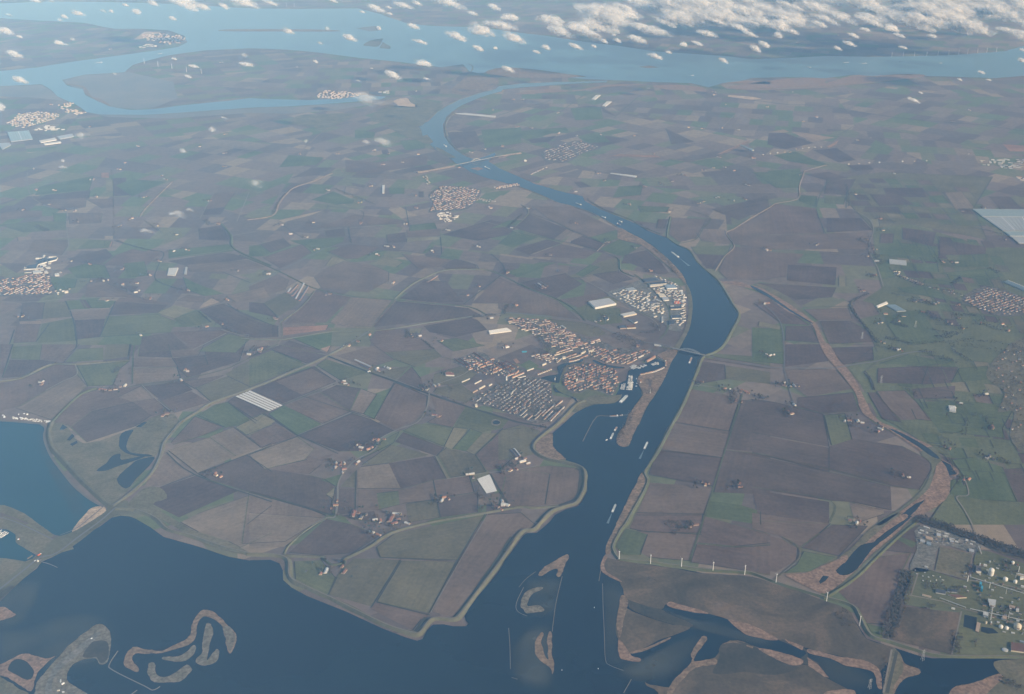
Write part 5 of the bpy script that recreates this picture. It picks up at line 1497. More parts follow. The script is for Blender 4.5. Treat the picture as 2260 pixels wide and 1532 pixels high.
# ---- farmsteads: spot, main roof, second roof, number of sheds, label phrase
FARMS = []
def farm(ox, oy, x, y, n, roof, where, size=1.0, wall='brick'):
    FARMS.append((G(*T(ox, oy, [(x, y)])[0]), n, roof, where, size, wall))
for a in [
    (0,760,345,335,3,'brownroof','in the grove near the left edge above the caravan park'),(0,760,870,380,3,'redroof','at the top of the green dike left of the striped field'),(0,760,960,375,2,'brownroof','in the grove right of the dike-top farm'),
    (0,760,1040,345,2,'whiteroof','beside the tree-lined lane at far left'),(0,760,1540,215,3,'orangeroof','under tall trees left of the main road'),(0,760,1390,580,3,'brownroof','in the grove where the dike road bends'),(0,760,1795,1090,3,'orangeroof','alone in the dark fields below the striped field'),
    (0,760,2165,42,2,'redroof','beside the road far left of the town'),(0,760,2070,85,1,'whiteroof','at the hedge beside the road far left of the town'),(0,760,1505,300,1,'whiteroof','on the roadside above the dark field'),
    (550,760,800,330,4,'whiteroof','at the corner of the bright green field'),(550,760,1060,215,3,'whiteroof','by the nursery rows along the drain'),(550,760,1665,240,2,'redroof','standing alone left of the western estate'),(550,760,1480,375,2,'greyroof','where the lane crosses the drain'),(550,760,1540,345,2,'whiteroof','just above the drain crossing'),
    (550,760,1540,590,3,'redroof','beside the bend of the lane below the drain'),(550,760,1070,800,4,'orangeroof','in the upper end of the lane hamlet'),(550,760,930,860,4,'whiteroof','with long pale sheds in the lane hamlet'),(550,760,990,875,2,'orangeroof','beside the lane in the middle of the hamlet'),(550,760,905,980,2,'whiteroof','on the lane corner below the hamlet sheds'),
    (550,760,740,1010,5,'orangeroof','in the lower end of the lane hamlet'),(550,760,790,1040,3,'redroof','in the orchard at the foot of the hamlet'),(550,760,720,1340,3,'orangeroof','in the hedge where the lane meets the dike'),(550,760,865,1410,1,'redroof','with one long red barn above the southern polder',2.2),(550,760,930,1440,3,'greyroof','of grey sheds beside the long red barn',1.4),
    (550,760,1175,1450,2,'redroof','with the big red barn on the polder dike',2.2),(550,760,1090,1470,2,'orangeroof','in the trees left of the big red barn',1.3),(550,760,1205,1490,2,'redroof','right below the big red barn',1.3),(550,760,1315,1490,1,'whiteroof','alone right of the big red barn'),(550,760,1620,1275,2,'orangeroof','standing alone in the field left of the white field'),
    (550,760,1600,1305,1,'whiteroof','as a long low shed below the lone orange farm'),(550,760,1850,1080,3,'whiteroof','at the top left corner of the white field'),(550,760,2050,1350,3,'brownroof','on the dike road below the white field',1.4),(550,760,2130,1335,1,'whiteroof','as a pale shed right of the dike road farm',1.6),(550,760,2170,1050,2,'brownroof','beside the track right of the white field'),
    (550,1132,640,485,2,'whiteroof','in the hollow of the old dike on the southern polder',1.4),(550,1132,790,490,2,'brownroof','right of the pale barn on the southern polder',1.2),(550,1132,1020,165,1,'whiteroof','beside the dark field left of the polder dike'),(550,1132,1075,185,1,'orangeroof','at the foot of the polder dike'),
    (1100,760,200,975,4,'whiteroof','of pale sheds inside the bend of the dike',1.3),(1100,760,95,1050,1,'brownroof','alone left of the dike bend'),(1100,760,45,1340,2,'whiteroof','against the dike above the southern polder'),(1100,760,1665,325,2,'greyroof','under dark trees on the right bank below the bridge'),
    (1100,760,1880,370,2,'brownroof','on the cross lane right of the canal'),(1100,760,2060,395,4,'orangeroof','in the trees where two lanes meet right of the canal'),(1100,760,1970,475,2,'brownroof','in the dark grove at the lane corner'),(1100,760,2200,450,1,'greyroof','hidden in a round grove right of the lane'),
    (1100,760,1720,1170,3,'orangeroof','in the grove left of the straight lane'),(1100,760,2010,1190,2,'orangeroof','in the dark grove right of the straight lane'),(1100,1132,1640,100,2,'brownroof','beside the big dark grove near the turbines'),
    (1660,760,350,345,3,'whiteroof','in the hedges right of the crossroads'),(1660,760,270,345,2,'orangeroof','left of the lane near the crossroads'),(1660,760,350,505,1,'whiteroof','as a white shed at the end of the straight lane'),(1660,760,330,580,2,'brownroof','in the grove below the white shed'),
    (1660,760,880,640,2,'whiteroof','as a long pale shed beside the creek',1.2),(1660,760,1065,705,3,'whiteroof','on the bank of the creek',1.2),(1660,760,810,635,2,'redroof','left of the long pale shed by the creek'),(1660,760,1250,1090,2,'redroof','in dark trees inside the creek bend'),
    (1660,760,1800,1125,2,'orangeroof','on the green bank outside the creek bend'),(1660,760,1660,535,1,'whiteroof','as a broad white barn in the green fields at right',2.4),(1660,760,1735,492,1,'whiteroof','right of the broad white barn'),(1660,760,1640,870,2,'brownroof','on the green lane at right'),(1660,760,1970,935,3,'greyroof','in the shrubs at the far right'),
    (1660,760,150,95,3,'whiteroof','alone in the green field right of the bridge'),(1660,760,870,1490,3,'whiteroof','above the dark field beside the creek mouth'),(1660,760,1210,50,2,'whiteroof','on the lane corner in the hedged country'),(1660,760,2000,700,2,'brownroof','at the edge of the wood at far right'),(1660,760,1945,415,1,'whiteroof','in the bare plot near the wood'),
    ]:
    farm(*a)
FAR_L = 'in the open polder between the town and the left edge'
for (ox, oy, lst, where) in [
    (550,380,[(1020,115),(930,250),(930,422),(535,420),(260,440),(485,540),(570,640),(345,517),(1205,625),(1060,685),(1520,655),(1895,620),(155,850),(1200,918),(2150,835),(1815,1025),(1910,950),(670,1015),(225,1222),(90,1475),(1355,1368),(1420,1365),(1600,1405),(1000,1355),(905,1410),(830,1445),(2140,1450),(1310,430),(660,150),(1385,195),(1660,485),(1150,620),(2015,1215),(1395,300),(2010,300)], FAR_L),
    (0,380,[(300,145),(190,315),(410,270),(545,318),(460,155),(800,205),(1190,210),(1100,385),(1310,445),(1470,520),(1000,445),(650,415),(630,322),(750,65),(1345,25),(1385,65),(1545,645),(1445,660),(1330,745),(1245,850),(1015,810),(760,905),(860,905),(1020,935),(1140,925),(1130,1000),(1250,1050),(1560,980),(1890,1065),(1720,1285),(1850,1265),(1170,1357),(190,1200),(890,1070),(1810,428),(740,765),(590,740),(2240,850),(2160,1480),(1980,820),(475,850),(345,1000),(1730,240)], FAR_L),
    (1100,380,[(1085,268),(1420,330),(640,425),(910,580),(430,690),(80,835),(1270,825),(1660,260),(1705,245),(1960,240),(2060,230),(2080,110),(1370,100),(1210,120),(890,70),(645,165),(380,960),(900,1215),(840,1235),(110,465),(245,305),(1140,630),(2230,645),(1535,22),(2210,1100),(1830,210),(1445,78),(150,1112)],'in the fields along the middle reach of the canal'),
    (1660,380,[(1070,390),(1090,485),(950,560),(1010,640),(960,700),(1040,740),(1190,825),(930,990),(1110,1180),(1260,1200),(1220,1240),(1075,1250),(1580,740),(1700,755),(1400,1070),(1520,1095),(1350,1075),(1720,1105),(1720,1215),(1900,1255),(1100,1420),(1215,1470),(120,645),(110,1095),(1420,1165),(860,185),(1930,300),(2100,308),(1750,325),(2080,1265),(530,605),(1010,860),(1660,1260),(2130,1320),(1750,1300),(2110,560)],'in the hedged country on the right of the picture'),
    (550,0,[(1160,1280),(1045,1250),(720,1280),(420,1285),(1405,1285),(1745,1395),(1400,1430),(1960,1240),(2100,1220),(2025,915),(1855,1270),(1020,570),(395,555),(1385,757),(1270,1350),(1480,1490),(2200,825),(2235,1055),(1120,1370)],'on the far polder at the upper centre'),
    (1100,0,[(500,1110),(280,1065),(165,1055),(1130,1130),(1580,1060),(1690,1070),(1860,1065),(2000,1080),(1295,1280),(1840,1310),(1790,1395),(1890,1390),(1960,1420),(1720,1415),(2110,1310),(1535,1455),(490,940),(1790,790),(1890,870),(2230,890),(130,830),(205,825),(1250,735),(1800,765),(825,1445),(225,1340),(650,1130),(40,1215),(850,1120)],'on the far polder right of the far bridge'),
    (1660,0,[(540,975),(430,1010),(340,765),(130,890),(1660,1010),(1810,920),(870,1165),(800,765),(20,1315),(310,1270),(1800,1280),(395,1455),(1180,1445),(370,355),(715,295)],'on the far polder at the upper right'),
    (0,0,[(745,1055),(1865,1118),(1660,1220),(1860,1275),(1150,1218),(420,870),(280,1405),(1040,1355),(1850,520),(910,410),(1000,1410),(780,1490),(1350,1460),(1855,1385)],'on the far polder at the upper left')]:
    for (x, y) in lst:
        FARMS.append((G(*T(ox, oy, [(x, y)])[0]), RNG.choice([1,2,2]), RNG.choice(['whiteroof','orangeroof','redroof','brownroof','brownroof','greyroof']), where, 0.95,'brick'))

TREESPOTS = []
for (p, n, roof, where, size, wall) in FARMS:
    far = p.length > 8200
    base = RNG.uniform(0, math.pi)
    for k in range(n):
        q = p + Vector((RNG.uniform(-1,1), RNG.uniform(-1,1),0)).normalized() * (0 if k == 0 else RNG.uniform(22,38) * (0.6 + 0.4 * size)) if k else p.copy()
        L = (RNG.uniform(20,30) if k == 0 else RNG.uniform(10,20)) * size
        W = (RNG.uniform(12,15) if k == 0 else RNG.uniform(8,12)) * (0.5 + size / 2)
        rf = roof if k == 0 else RNG.choice(['whiteroof','brownroof','redroof', roof])
        wl = wall if k else RNG.choice(['cream', wall])
        colr = {'whiteroof': 'white roofed','orangeroof': 'orange roofed','redroof': 'red roofed','brownroof': 'brown roofed','greyroof': 'grey roofed'}[rf]
        big = 'large' if k == 0 else 'small'
        put('barn' if k != 1 else 'farmhouse', q, base + (math.pi / 2 if RNG.random() < .35 else 0), L, W, RNG.uniform(4,5.5), RNG.uniform(3.2,4.5), wl, rf,
            f"{big} {colr} {'barn' if k != 1 else 'farmhouse'} {where}", 'barn' if k != 1 else 'farmhouse','farm buildings ' + where)
    if p.length < 11000:
        TREESPOTS.append((p, size))

# individuals first by apparent size, the remainder of each kind as one mass
def emit_houses():
    by = {}
    for h in HOUSES: by.setdefault(h[0],[]).append(h)
    for kind, lst in by.items():
        lst.sort(key=lambda h: -(h[3] * (h[5] + h[6])) / (h[1] - Vector((0,0, ALT))).length)
        for (k, pos, rz, L, W, hw, hr, wm, rm, label, cat, group) in lst[:300]:
            me = gable_mesh(kind, L, W, hw, hr, wm, rm)
            o = link(bpy.data.objects.new(kind, me))
            o.location = (pos.x, pos.y, 0)
            o.rotation_euler = (0,0, rz)
            tag(o, label, cat, group)
        rest = lst[300:]
        if rest:
            V = []; F = []; MI = []; mats = []
            for (k, pos, rz, L, W, hw, hr, wm, rm, label, cat, group) in rest:
                v, fw, fr = gable_data(L, W, hw, hr)
                b = len(V); c, s = math.cos(rz), math.sin(rz)
                V += [(pos.x + x * c - y * s, pos.y + x * s + y * c, z) for x, y, z in v]
                for m_ in (wm, rm):
                    if m_ not in mats: mats.append(m_)
                F += [tuple(i + b for i in f) for f in fw]; MI += [mats.index(wm)] * len(fw)
                F += [tuple(i + b for i in f) for f in fr]; MI += [mats.index(rm)] * len(fr)
            o = mesh_obj('distant_' + kind + 's', V, F, [M[x] for x in mats])
            o.data.polygons.foreach_set('material_index', MI)
            stuff(o, f'mass of further small {kind.replace("_", " ")}s in the town and far villages','houses')
emit_houses()

# ---- large sheds and greenhouses, drawn by their roof corners
def prism(name, px, h, wm, rm, label, cat, group=None, ridges=0, trim=None):
    R = [G(x, y, h) for x, y in px]
    a = sum(R[i].x * R[i - 3].y - R[i - 3].x * R[i].y for i in range(4))
    if a < 0: R.reverse()
    c = sum(R, Vector()) / 4
    e = empty(name, (c.x, c.y, 0),0, label, cat, group)
    L = [p - Vector((c.x, c.y, 0)) for p in R]
    V = [(p.x, p.y, -1.4) for p in L] + [(p.x, p.y, h) for p in L]
    mesh_obj('wall', V, [(i, (i + 1) % 4,4 + (i + 1) % 4,4 + i) for i in range(4)], M[wm], e)
    if not ridges:
        cc = Vector((0,0,0))
        V = [(p.x * 1.004, p.y * 1.004, h + .05) for p in L] + [(p.x * .985, p.y * .985, h + .9) for p in L] + [(p.x * .96, p.y * .96, h + .55) for p in L]
        mesh_obj('roof', V, [(i, (i + 1) % 4,4 + (i + 1) % 4,4 + i) for i in range(4)] + [(4 + i, 4 + (i + 1) % 4,8 + (i + 1) % 4,8 + i) for i in range(4)] + [(8,9,10,11)], M[rm], e)
    else:
        # ridge-and-furrow roof along the longer side
        if (L[1] - L[0]).length < (L[2] - L[1]).length: L = L[1:] + L[:1]
        V = []; F = []
        for k in range(ridges):
            for (t, z) in ((k / ridges, h),((k + .5) / ridges, h + 2.0),((k + 1) / ridges, h)):
                p = L[0].lerp(L[3], t); q = L[1].lerp(L[2], t)
                V += [(p.x, p.y, z + .05),(q.x, q.y, z + .05)]
            b = k * 6
            F += [(b, b + 1, b + 3, b + 2),(b + 2, b + 3, b + 5, b + 4)]
        rf = mesh_obj('roof', V, F, M[rm], e)
    if trim:
        p, q = L[0], L[1]
        for t in trim:
            a_ = L[0].lerp(L[3], t); b_ = L[1].lerp(L[2], t)
            d = (b_ - a_).normalized(); n = Vector((-d.y, d.x, 0)) * 2.2
            mesh_obj('gutter_strip',[(a_ + n).to_tuple()[:2] + (h + 2.2,),(a_ - n).to_tuple()[:2] + (h + 2.2,),(b_ - n).to_tuple()[:2] + (h + 2.2,),(b_ + n).to_tuple()[:2] + (h + 2.2,)],[(0,1,2,3)], M['white'], rf)
    return e
W4 = lambda q: TS(240,1280,600, q)
IG = 'sheds of the works by the canal'
for (q, h, wm, rm, lab) in [
    ([(175,610),(600,545),(755,652),(315,742)],13,'whitew','sheetroof','biggest grey roofed warehouse with a long cream front left of the works'),
    ([(835,880),(1115,822),(1180,868),(910,925)],8,'cream','whiteroof','long white roofed shed below the works'),
    ([(960,1112),(1130,1100),(1165,1155),(980,1165)],7,'cream','brownroof','brown roofed shed with white front near the main road'),
    ([(1010,985),(1085,970),(1200,1030),(1135,1055)],7,'whitew','greyroof','grey shed with white gable between road and works'),
    ([(815,1118),(940,1108),(970,1165),(835,1172)],6,'brick','darkroof','dark roofed shed left of the brown roofed shed'),
    ([(510,945),(570,935),(600,980),(560,995)],6,'whitew','darkroof','small dark shed alone below the biggest warehouse'),
    ([(930,350),(1110,320),(1185,380),(1020,400)],8,'cream','glassp','pale green grey hall at the top of the works'),
    ([(1300,150),(1560,125),(1660,180),(1340,212)],8,'greyroof','darkroof','dark navy roofed hall furthest up by the canal works'),
    ([(1420,232),(1740,200),(1800,240),(1470,268)],9,'cream','darkroof','second dark navy roofed hall by the canal works'),
    ([(1440,288),(1745,254),(1762,268),(1455,304)],8,'cream','whiteroof','narrow white roofed strip building in front of the navy halls'),
    ([(1760,270),(1960,264),(2020,330),(1810,345)],10,'whitew','blueroof','blue grey roofed hall with white front near the canal bank'),
    ([(1615,450),(1750,455),(1795,508),(1660,514)],8,'cream','cream','cream roofed hall on the curve of the works road'),
    ([(1700,525),(1820,520),(1855,582),(1735,592)],8,'whitew','sheetroof','grey roofed hall just below the cream roofed hall'),
    ([(1560,395),(1640,385),(1665,430),(1590,440)],6,'cream','brick','pinkish flat hall above the cream roofed hall'),
    ([(2050,392),(2132,376),(2140,388),(2060,404)],7,'whitew','whiteroof','white shed at the right corner of the works'),
    ([(2095,405),(2138,402),(2150,468),(2108,472)],7,'whitew','whiteroof','white upright shed at the canal edge of the works'),
    ([(1880,705),(1955,703),(1960,718),(1882,720)],6,'whitew','whiteroof','small white strip shed below the orange stacks'),
    ([(1885,725),(2110,715),(2112,762),(1890,772)],8,'cream','darkroof','wide dark roofed hall below the orange stacks'),
    ([(1900,905),(2095,900),(2110,955),(1920,962)],8,'whitew','darkroof','lower dark roofed hall near the canal bank'),
    ([(1850,1010),(1950,1005),(1955,1085),(1860,1090)],8,'greyroof','darkroof','square dark hall at the lower end of the works'),
    ([(1430,615),(1560,590),(1620,640),(1480,670)],6,'sheetroof','greyroof','grey yard hall in the middle of the works'),
    ([(1475,735),(1640,690),(1655,700),(1490,748)],7,'cream','whiteroof','long thin white shed right of the small sheds'),
    ([(1680,775),(1730,765),(1755,815),(1720,830)],8,'cream','cream','bright cream hall at the bend of the works road'),
    ([(1525,925),(1595,905),(1608,918),(1540,940)],6,'cream','whiteroof','white shed at the lower end of the small sheds'),
    ([(1695,940),(1730,920),(1735,1030),(1700,1040)],6,'whitew','sheetroof','narrow upright shed beside the works road'),
    ]:
    prism('warehouse', W4(q), h, wm, rm, lab, 'warehouse', IG)
# the orange stacks
r5 = random.Random(5)
for k in range(14):
    x, y = 1965 + (k % 7) * 21,632 + (k // 7) * 26 + r5.uniform(-4,4)
    p = G(*W4([(x, y)])[0])
    hh = r5.choice([3,5.5,8])
    o = mesh_obj('container_stack',[(sx * 3, sy * 6, z) for z in (-1.4, hh) for sx, sy in ((-1,-1),(1,-1),(1,1),(-1,1))],[(3,2,1,0),(4,5,6,7),(0,1,5,4),(1,2,6,5),(2,3,7,6),(3,0,4,7)], M['orange'] if k % 3 else M['cream'])
    o.location = (p.x, p.y, 0)
    tag(o, 'container in the orange stacks at the works by the canal','container','orange container stacks')
# small sheds of the works
r6 = random.Random(6)
def sheds(size, ox, oy, poly, n, da, db, walls, roofs, label, cat, group, rng, Ls=(10,34), Ws=(9,16), hs=(4,7)):
    P = [G(x, y, 0) for x, y in TS(size, ox, oy, poly)]
    pl = [(p.x, p.y) for p in P]
    a, b = [G(x, y, 0) for x, y in TS(size, ox, oy, [da, db])]
    rz = math.atan2(b.y - a.y, b.x - a.x)
    x0, x1 = min(p[0] for p in pl), max(p[0] for p in pl); y0, y1 = min(p[1] for p in pl), max(p[1] for p in pl)
    got = []; t = 0
    while len(got) < n and t < 6000:
        t += 1
        q = (rng.uniform(x0, x1), rng.uniform(y0, y1))
        if not pip(q, pl) or any((q[0] - g[0]) ** 2 + (q[1] - g[1]) ** 2 < 24 ** 2 for g in got): continue
        got.append(q)
        me = gable_mesh('industrial_shed', rng.uniform(*Ls), rng.uniform(*Ws), rng.uniform(*hs),1.5, rng.choice(walls), rng.choice(roofs))
        o = link(bpy.data.objects.new('industrial_shed', me))
        o.location = (q[0], q[1],0); o.rotation_euler = (0,0, rz + (math.pi / 2 if rng.random() < .3 else 0) + rng.uniform(-.06, .06))
        tag(o, label, cat, group)
sheds(240,1280,600,[(600,460),(900,380),(1300,420),(1450,430),(1650,600),(1740,800),(1700,900),(1550,880),(1230,800),(1050,700),(960,640),(780,540)],84,(1140,545),(1300,490),['whitew','cream','cream'],['whiteroof','sheetroof','greyroof','brownroof','sheetroof'],
      'small pale shed packed in the left half of the works by the canal','shed','small sheds of the works', r6)
sheds(240,1280,600,[(1520,340),(1700,330),(1790,370),(2050,380),(2170,500),(2190,720),(2180,900),(2150,1100),(2050,1120),(1960,1000),(2120,900),(2100,600),(1900,560),(1750,430),(1530,370)],56,(1830,440),(1930,420),['whitew','cream'],['whiteroof','sheetroof','greyroof','brownroof'],
      'small pale shed packed along the canal edge of the works','shed','small canal-edge sheds of the works', r6)
sheds(240,1280,600,[(1560,100),(1620,110),(1960,255),(2030,300),(1900,260),(1700,170)],14,(1600,110),(1900,240),['whitew','cream'],['whiteroof','redroof'],'small building in the row behind the navy halls','shed','row behind the navy halls', r6,(8,20),(8,10))
sheds(600,0,380,[(190,825),(230,770),(330,700),(490,690),(440,770),(380,850),(250,840)],26,(270,830),(400,820),['whitew','cream'],['whiteroof','whiteroof','cream','darkroof'],'pale shed in the works above the left-edge village','shed','works above the left-edge village', r6,(20,55),(14,22))
for q, rm, lab in [([(310,730),(395,700),(390,745),(320,765)],'darkroof','navy roofed hall above the left-edge village'),([(390,720),(480,705),(470,725),(400,745)],'darkroof','second navy roofed hall above the left-edge village'),([(230,775),(320,760),(300,800),(215,805)],'darkroof','third navy roofed hall above the left-edge village'),
                   ([(335,735),(385,705),(390,715),(350,750)],'whiteroof','white shed between the navy roofed halls'),([(270,820),(340,815),(345,835),(275,838)],'whiteroof','white front hall above the left-edge village'),([(455,843),(492,842),(492,856),(455,857)],'whiteroof','white shed alone in the green field by the left-edge village')]:
    prism('warehouse', T(0,380, q),8,'whitew', rm, lab, 'warehouse','halls above the left-edge village')
# greenhouses and other big pale roofs
for (ox, oy, q, h, rm, n, tr, lab) in [
    (1660,380,[(1835,308),(2420,312),(2420,372),(1915,368)],6,'glass',10,[0.0,1.0],'upper bay of the vast blue grey greenhouse at the right edge'),
    (1660,380,[(1925,374),(2420,378),(2420,486),(2085,486)],6,'glassp',14,[0.0, .35, .7],'middle bay of the vast greenhouse at the right edge'),
    (1660,380,[(2095,492),(2420,494),(2420,530),(2145,530)],6,'glass',8,[0.0],'third bay of the vast greenhouse at the right edge'),
    (1660,380,[(2152,536),(2420,540),(2420,592),(2215,590)],6,'glassp',8,[0.0,1.0],'lowest bay of the vast greenhouse at the right edge'),
    (1660,380,[(1140,722),(1282,735),(1285,772),(1142,758)],5,'glassp',8, None, 'pale blue greenhouse in the green fields at right'),
    (1660,380,[(1030,1112),(1115,1075),(1130,1090),(1045,1122)],5,'whiteroof',5, None, 'white greenhouse left of the right-edge village'),
    (1660,380,[(1115,1105),(1190,1100),(1280,1150),(1205,1155)],5,'glass',6, None, 'grey greenhouse below the white greenhouse at right'),
    (1660,380,[(2090,910),(2125,898),(2400,1010),(2400,1040)],6,'glass',6,[0.0],'teal greenhouse beside the right-edge village'),
    (1100,0,[(930,1440),(945,1438),(1150,1462),(1142,1473)],5,'whiteroof',4, None, 'long white greenhouse strip right of the upper canal'),
    (1100,0,[(772,825),(810,790),(850,790),(800,830)],5,'whiteroof',5, None, 'left of two far white greenhouses near the estuary'),
    (1100,0,[(860,880),(900,843),(940,845),(890,884)],5,'whiteroof',5, None, 'right of two far white greenhouses near the estuary'),
    (550,0,[(1715,943),(1800,940),(2050,963),(2046,974)],5,'whiteroof',4, None, 'long pale greenhouse inside the far canal bend'),
    (1100,0,[(2010,1203),(2030,1205),(2125,1245),(2112,1250)],5,'whiteroof',4, None, 'pale strip greenhouse beside the far red track'),
    (550,380,[(1990,1318),(2140,1293),(2180,1318),(2000,1342)],5,'whiteroof',7, None, 'pale greenhouse beside the northern estate'),
    (550,380,[(1105,108),(1126,108),(1122,172),(1105,172)],5,'whiteroof',3, None, 'narrow upright white greenhouse left of the canal-side village'),
    (0,380,[(1390,852),(1402,798),(1482,794),(1456,858)],5,'whiteroof',5, None, 'white greenhouse in the fields at left'),
    (0,380,[(1530,845),(1540,790),(1558,788),(1550,845)],5,'sheetroof',3, None, 'narrow shed right of the white greenhouse at left'),
    (0,0,[(60,1098),(240,1085),(272,1155),(92,1175)],6,'glass',8,[0.5],'largest greenhouse below the far left town'),
    (0,0,[(325,1168),(455,1145),(470,1162),(340,1185)],6,'whiteroof',4, None, 'white greenhouse below the far left town'),
    (0,0,[(470,1135),(600,1110),(615,1133),(500,1155)],6,'glassp',5, None, 'right hand greenhouse below the far left town'),
    (0,0,[(360,1192),(500,1175),(508,1185),(372,1203)],6,'whiteroof',3, None, 'lowest white strip greenhouse below the far left town'),
    (0,0,[(-20,1190),(80,1185),(90,1205),(20,1240)],6,'glassp',4, None, 'pale greenhouse at the left edge below the far left town'),
    (1660,760,[(1630,508),(1690,512),(1695,562),(1640,552)],6,'whiteroof',4, None, 'broad white greenhouse in the green fields at right'),
    (550,760,[(1130,178),(1180,195),(1165,205),(1118,186)],4,'whiteroof',3, None, 'pale shed right of the nursery rows'),
    (550,760,[(982,225),(1002,218),(1008,224),(988,231)],4,'whiteroof',2, None, 'small white shed at the drain by the nursery rows'),
    ]:
    prism('greenhouse', T(ox, oy, q), h, 'glassp' if rm != 'whiteroof' else 'whitew', rm, lab, 'greenhouse','greenhouses', n, tr)
# long low livestock sheds
for i, (ox, oy, x0, y0, x1, y1) in enumerate([(550,380,320,1000,345,965),(550,380,335,1005,400,935),(550,380,355,1030,405,975),(550,380,385,1055,455,925),(550,380,415,1070,490,950),
        (1100,380,300,930,365,970),(1100,380,330,925,395,965),(1100,380,350,915,410,950),(550,760,2175,880,2230,945),(550,760,2200,870,2250,930),
        (1100,760,100,880,155,945),(1100,760,130,875,175,935),(550,760,880,130,1015,190),(550,760,920,170,1000,205),(550,380,1480,915,1565,860)]):
    a, b = G(*T(ox, oy, [(x0, y0)])[0]), G(*T(ox, oy, [(x1, y1)])[0])
    d = b - a; e = empty('livestock_shed',(a + b) / 2, math.atan2(d.y, d.x),'long low grey livestock shed lying in a row of ' + ('five in the left fields' if i < 5 else 'three near the works' if i < 8 else 'two inside the dike bend' if i < 12 else 'nursery roofs by the drain' if i < 14 else 'buildings under the curved dike'),'shed','long livestock sheds')
    v, fw, fr = gable_data(d.length, 13,3,2.5)
    mesh_obj('wall', v, fw, M['redbrick'], e); mesh_obj('roof', v, fr, M['greyroof'] if i % 3 else M['sheetroof'], e)
    # drop unused vertices is unnecessary at this size
# ------------------------------------------------------------------ trees
M['bark'] = simple('bark',(0.075,0.06,0.045),0.9,0.2,0.5)
M['crown'] = simple('bare_winter_crown',(0.082,0.066,0.044),0.9,0.45,0.06)
M['evergreen'] = simple('evergreen_crown',(0.04,0.052,0.03),0.9,0.4,0.06)
ICO_V, ICO_F = [],[]
def _ico():
    t = (1 + 5 ** .5) / 2
    v = [(-1, t, 0),(1, t, 0),(-1,-t, 0),(1,-t, 0),(0,-1, t),(0,1, t),(0,-1,-t),(0,1,-t),(t, 0,-1),(t, 0,1),(-t, 0,-1),(-t, 0,1)]
    f = [(0,11,5),(0,5,1),(0,1,7),(0,7,10),(0,10,11),(1,5,9),(5,11,4),(11,10,2),(10,7,6),(7,1,8),(3,9,4),(3,4,2),(3,2,6),(3,6,8),(3,8,9),(4,9,5),(2,4,11),(6,2,10),(8,6,7),(9,8,1)]
    for p in v: ICO_V.append(Vector(p).normalized())
    ICO_F.extend(f)
_ico()
def crown_data(r, n, H, R):
    """an open crown of n ragged twig clumps spread through an egg, with gaps between"""
    V, F = [],[]
    for k in range(n):
        d = Vector((r.gauss(0,1), r.gauss(0,1), r.gauss(0,1))).normalized() * (r.random() ** .4)
        c = Vector((d.x * R * .8, d.y * R * .8, H * .62 + d.z * H * .34))
        s = R * r.uniform(.22, .42)
        b = len(V)
        for p in ICO_V:
            V.append(tuple(c + Vector((p.x, p.y, p.z * .85)) * s * r.uniform(.55,1.35)))
        F += [tuple(i + b for i in f) for f in ICO_F if r.random() > .12]
    return V, F
def trunk_data(r, H):
    V, F = [],[]
    def limb(a, b, ra, rb):
        d = (b - a).normalized(); u = d.orthogonal().normalized(); w = d.cross(u); k0 = len(V)
        for p, q in ((a, ra),(b, rb)):
            for i in range(6):
                an = i * math.pi / 3
                V.append(tuple(p + (u * math.cos(an) + w * math.sin(an)) * q))
        for i in range(6):
            F.append((k0 + i, k0 + (i + 1) % 6, k0 + 6 + (i + 1) % 6, k0 + 6 + i))
    top = Vector((0,0, H * .5))
    limb(Vector((0,0,-1.5)), top, H * .035, H * .022)
    for k in range(4):
        an = k * 1.57 + r.uniform(-.4, .4)
        limb(top * r.uniform(.7,1), Vector((math.cos(an) * H * .22, math.sin(an) * H * .22, H * r.uniform(.7, .85))), H * .018, H * .006)
    return V, F
_tp = []
for i in range(6):
    r = random.Random(100 + i)
    H = 13.0; R = 5.2
    v, f = crown_data(r, 16, H, R)
    cm = bpy.data.meshes.new('crown'); cm.from_pydata(v, [], f); cm.materials.append(M['crown'] if i % 3 else M['evergreen'])
    v, f = trunk_data(r, H)
    tm = bpy.data.meshes.new('trunk'); tm.from_pydata(v, [], f); tm.materials.append(M['bark'])
    _tp.append((cm, tm))
SPOTS = []     # (pos, scale, where)
rt = random.Random(55)
for (p, size) in TREESPOTS:
    n = rt.randint(6,15)
    lean = Vector((-1,0.35,0)).normalized()
    side = Vector((-lean.y, lean.x, 0))
    for k in range(n):
        q = p + lean * rt.uniform(8,60) * size + side * rt.uniform(-55,55) * size if rt.random() < .7 else p + Vector((rt.uniform(-60,60), rt.uniform(-60,60),0))
        SPOTS.append((q, rt.uniform(.7,1.5)))
CHEAP = [crown_data(random.Random(300 + i),5,13.0,5.5) for i in range(7)]
class Mass:
    def __init__(s): s.V = []; s.F = []
    def add(s, p, sc, rng):
        v, f = rng.choice(CHEAP); b = len(s.V); a = rng.uniform(0,6.28); c, n = math.cos(a) * sc, math.sin(a) * sc
        s.V += [(p.x + x * c - y * n, p.y + x * n + y * c, z * sc - 1.5) for x, y, z in v]
        s.F += [tuple(i + b for i in q) for q in f]
    def build(s, name, label, mat='crown', cat='trees'):
        if s.V: stuff(mesh_obj(name, s.V, s.F, M[mat]), label, cat)
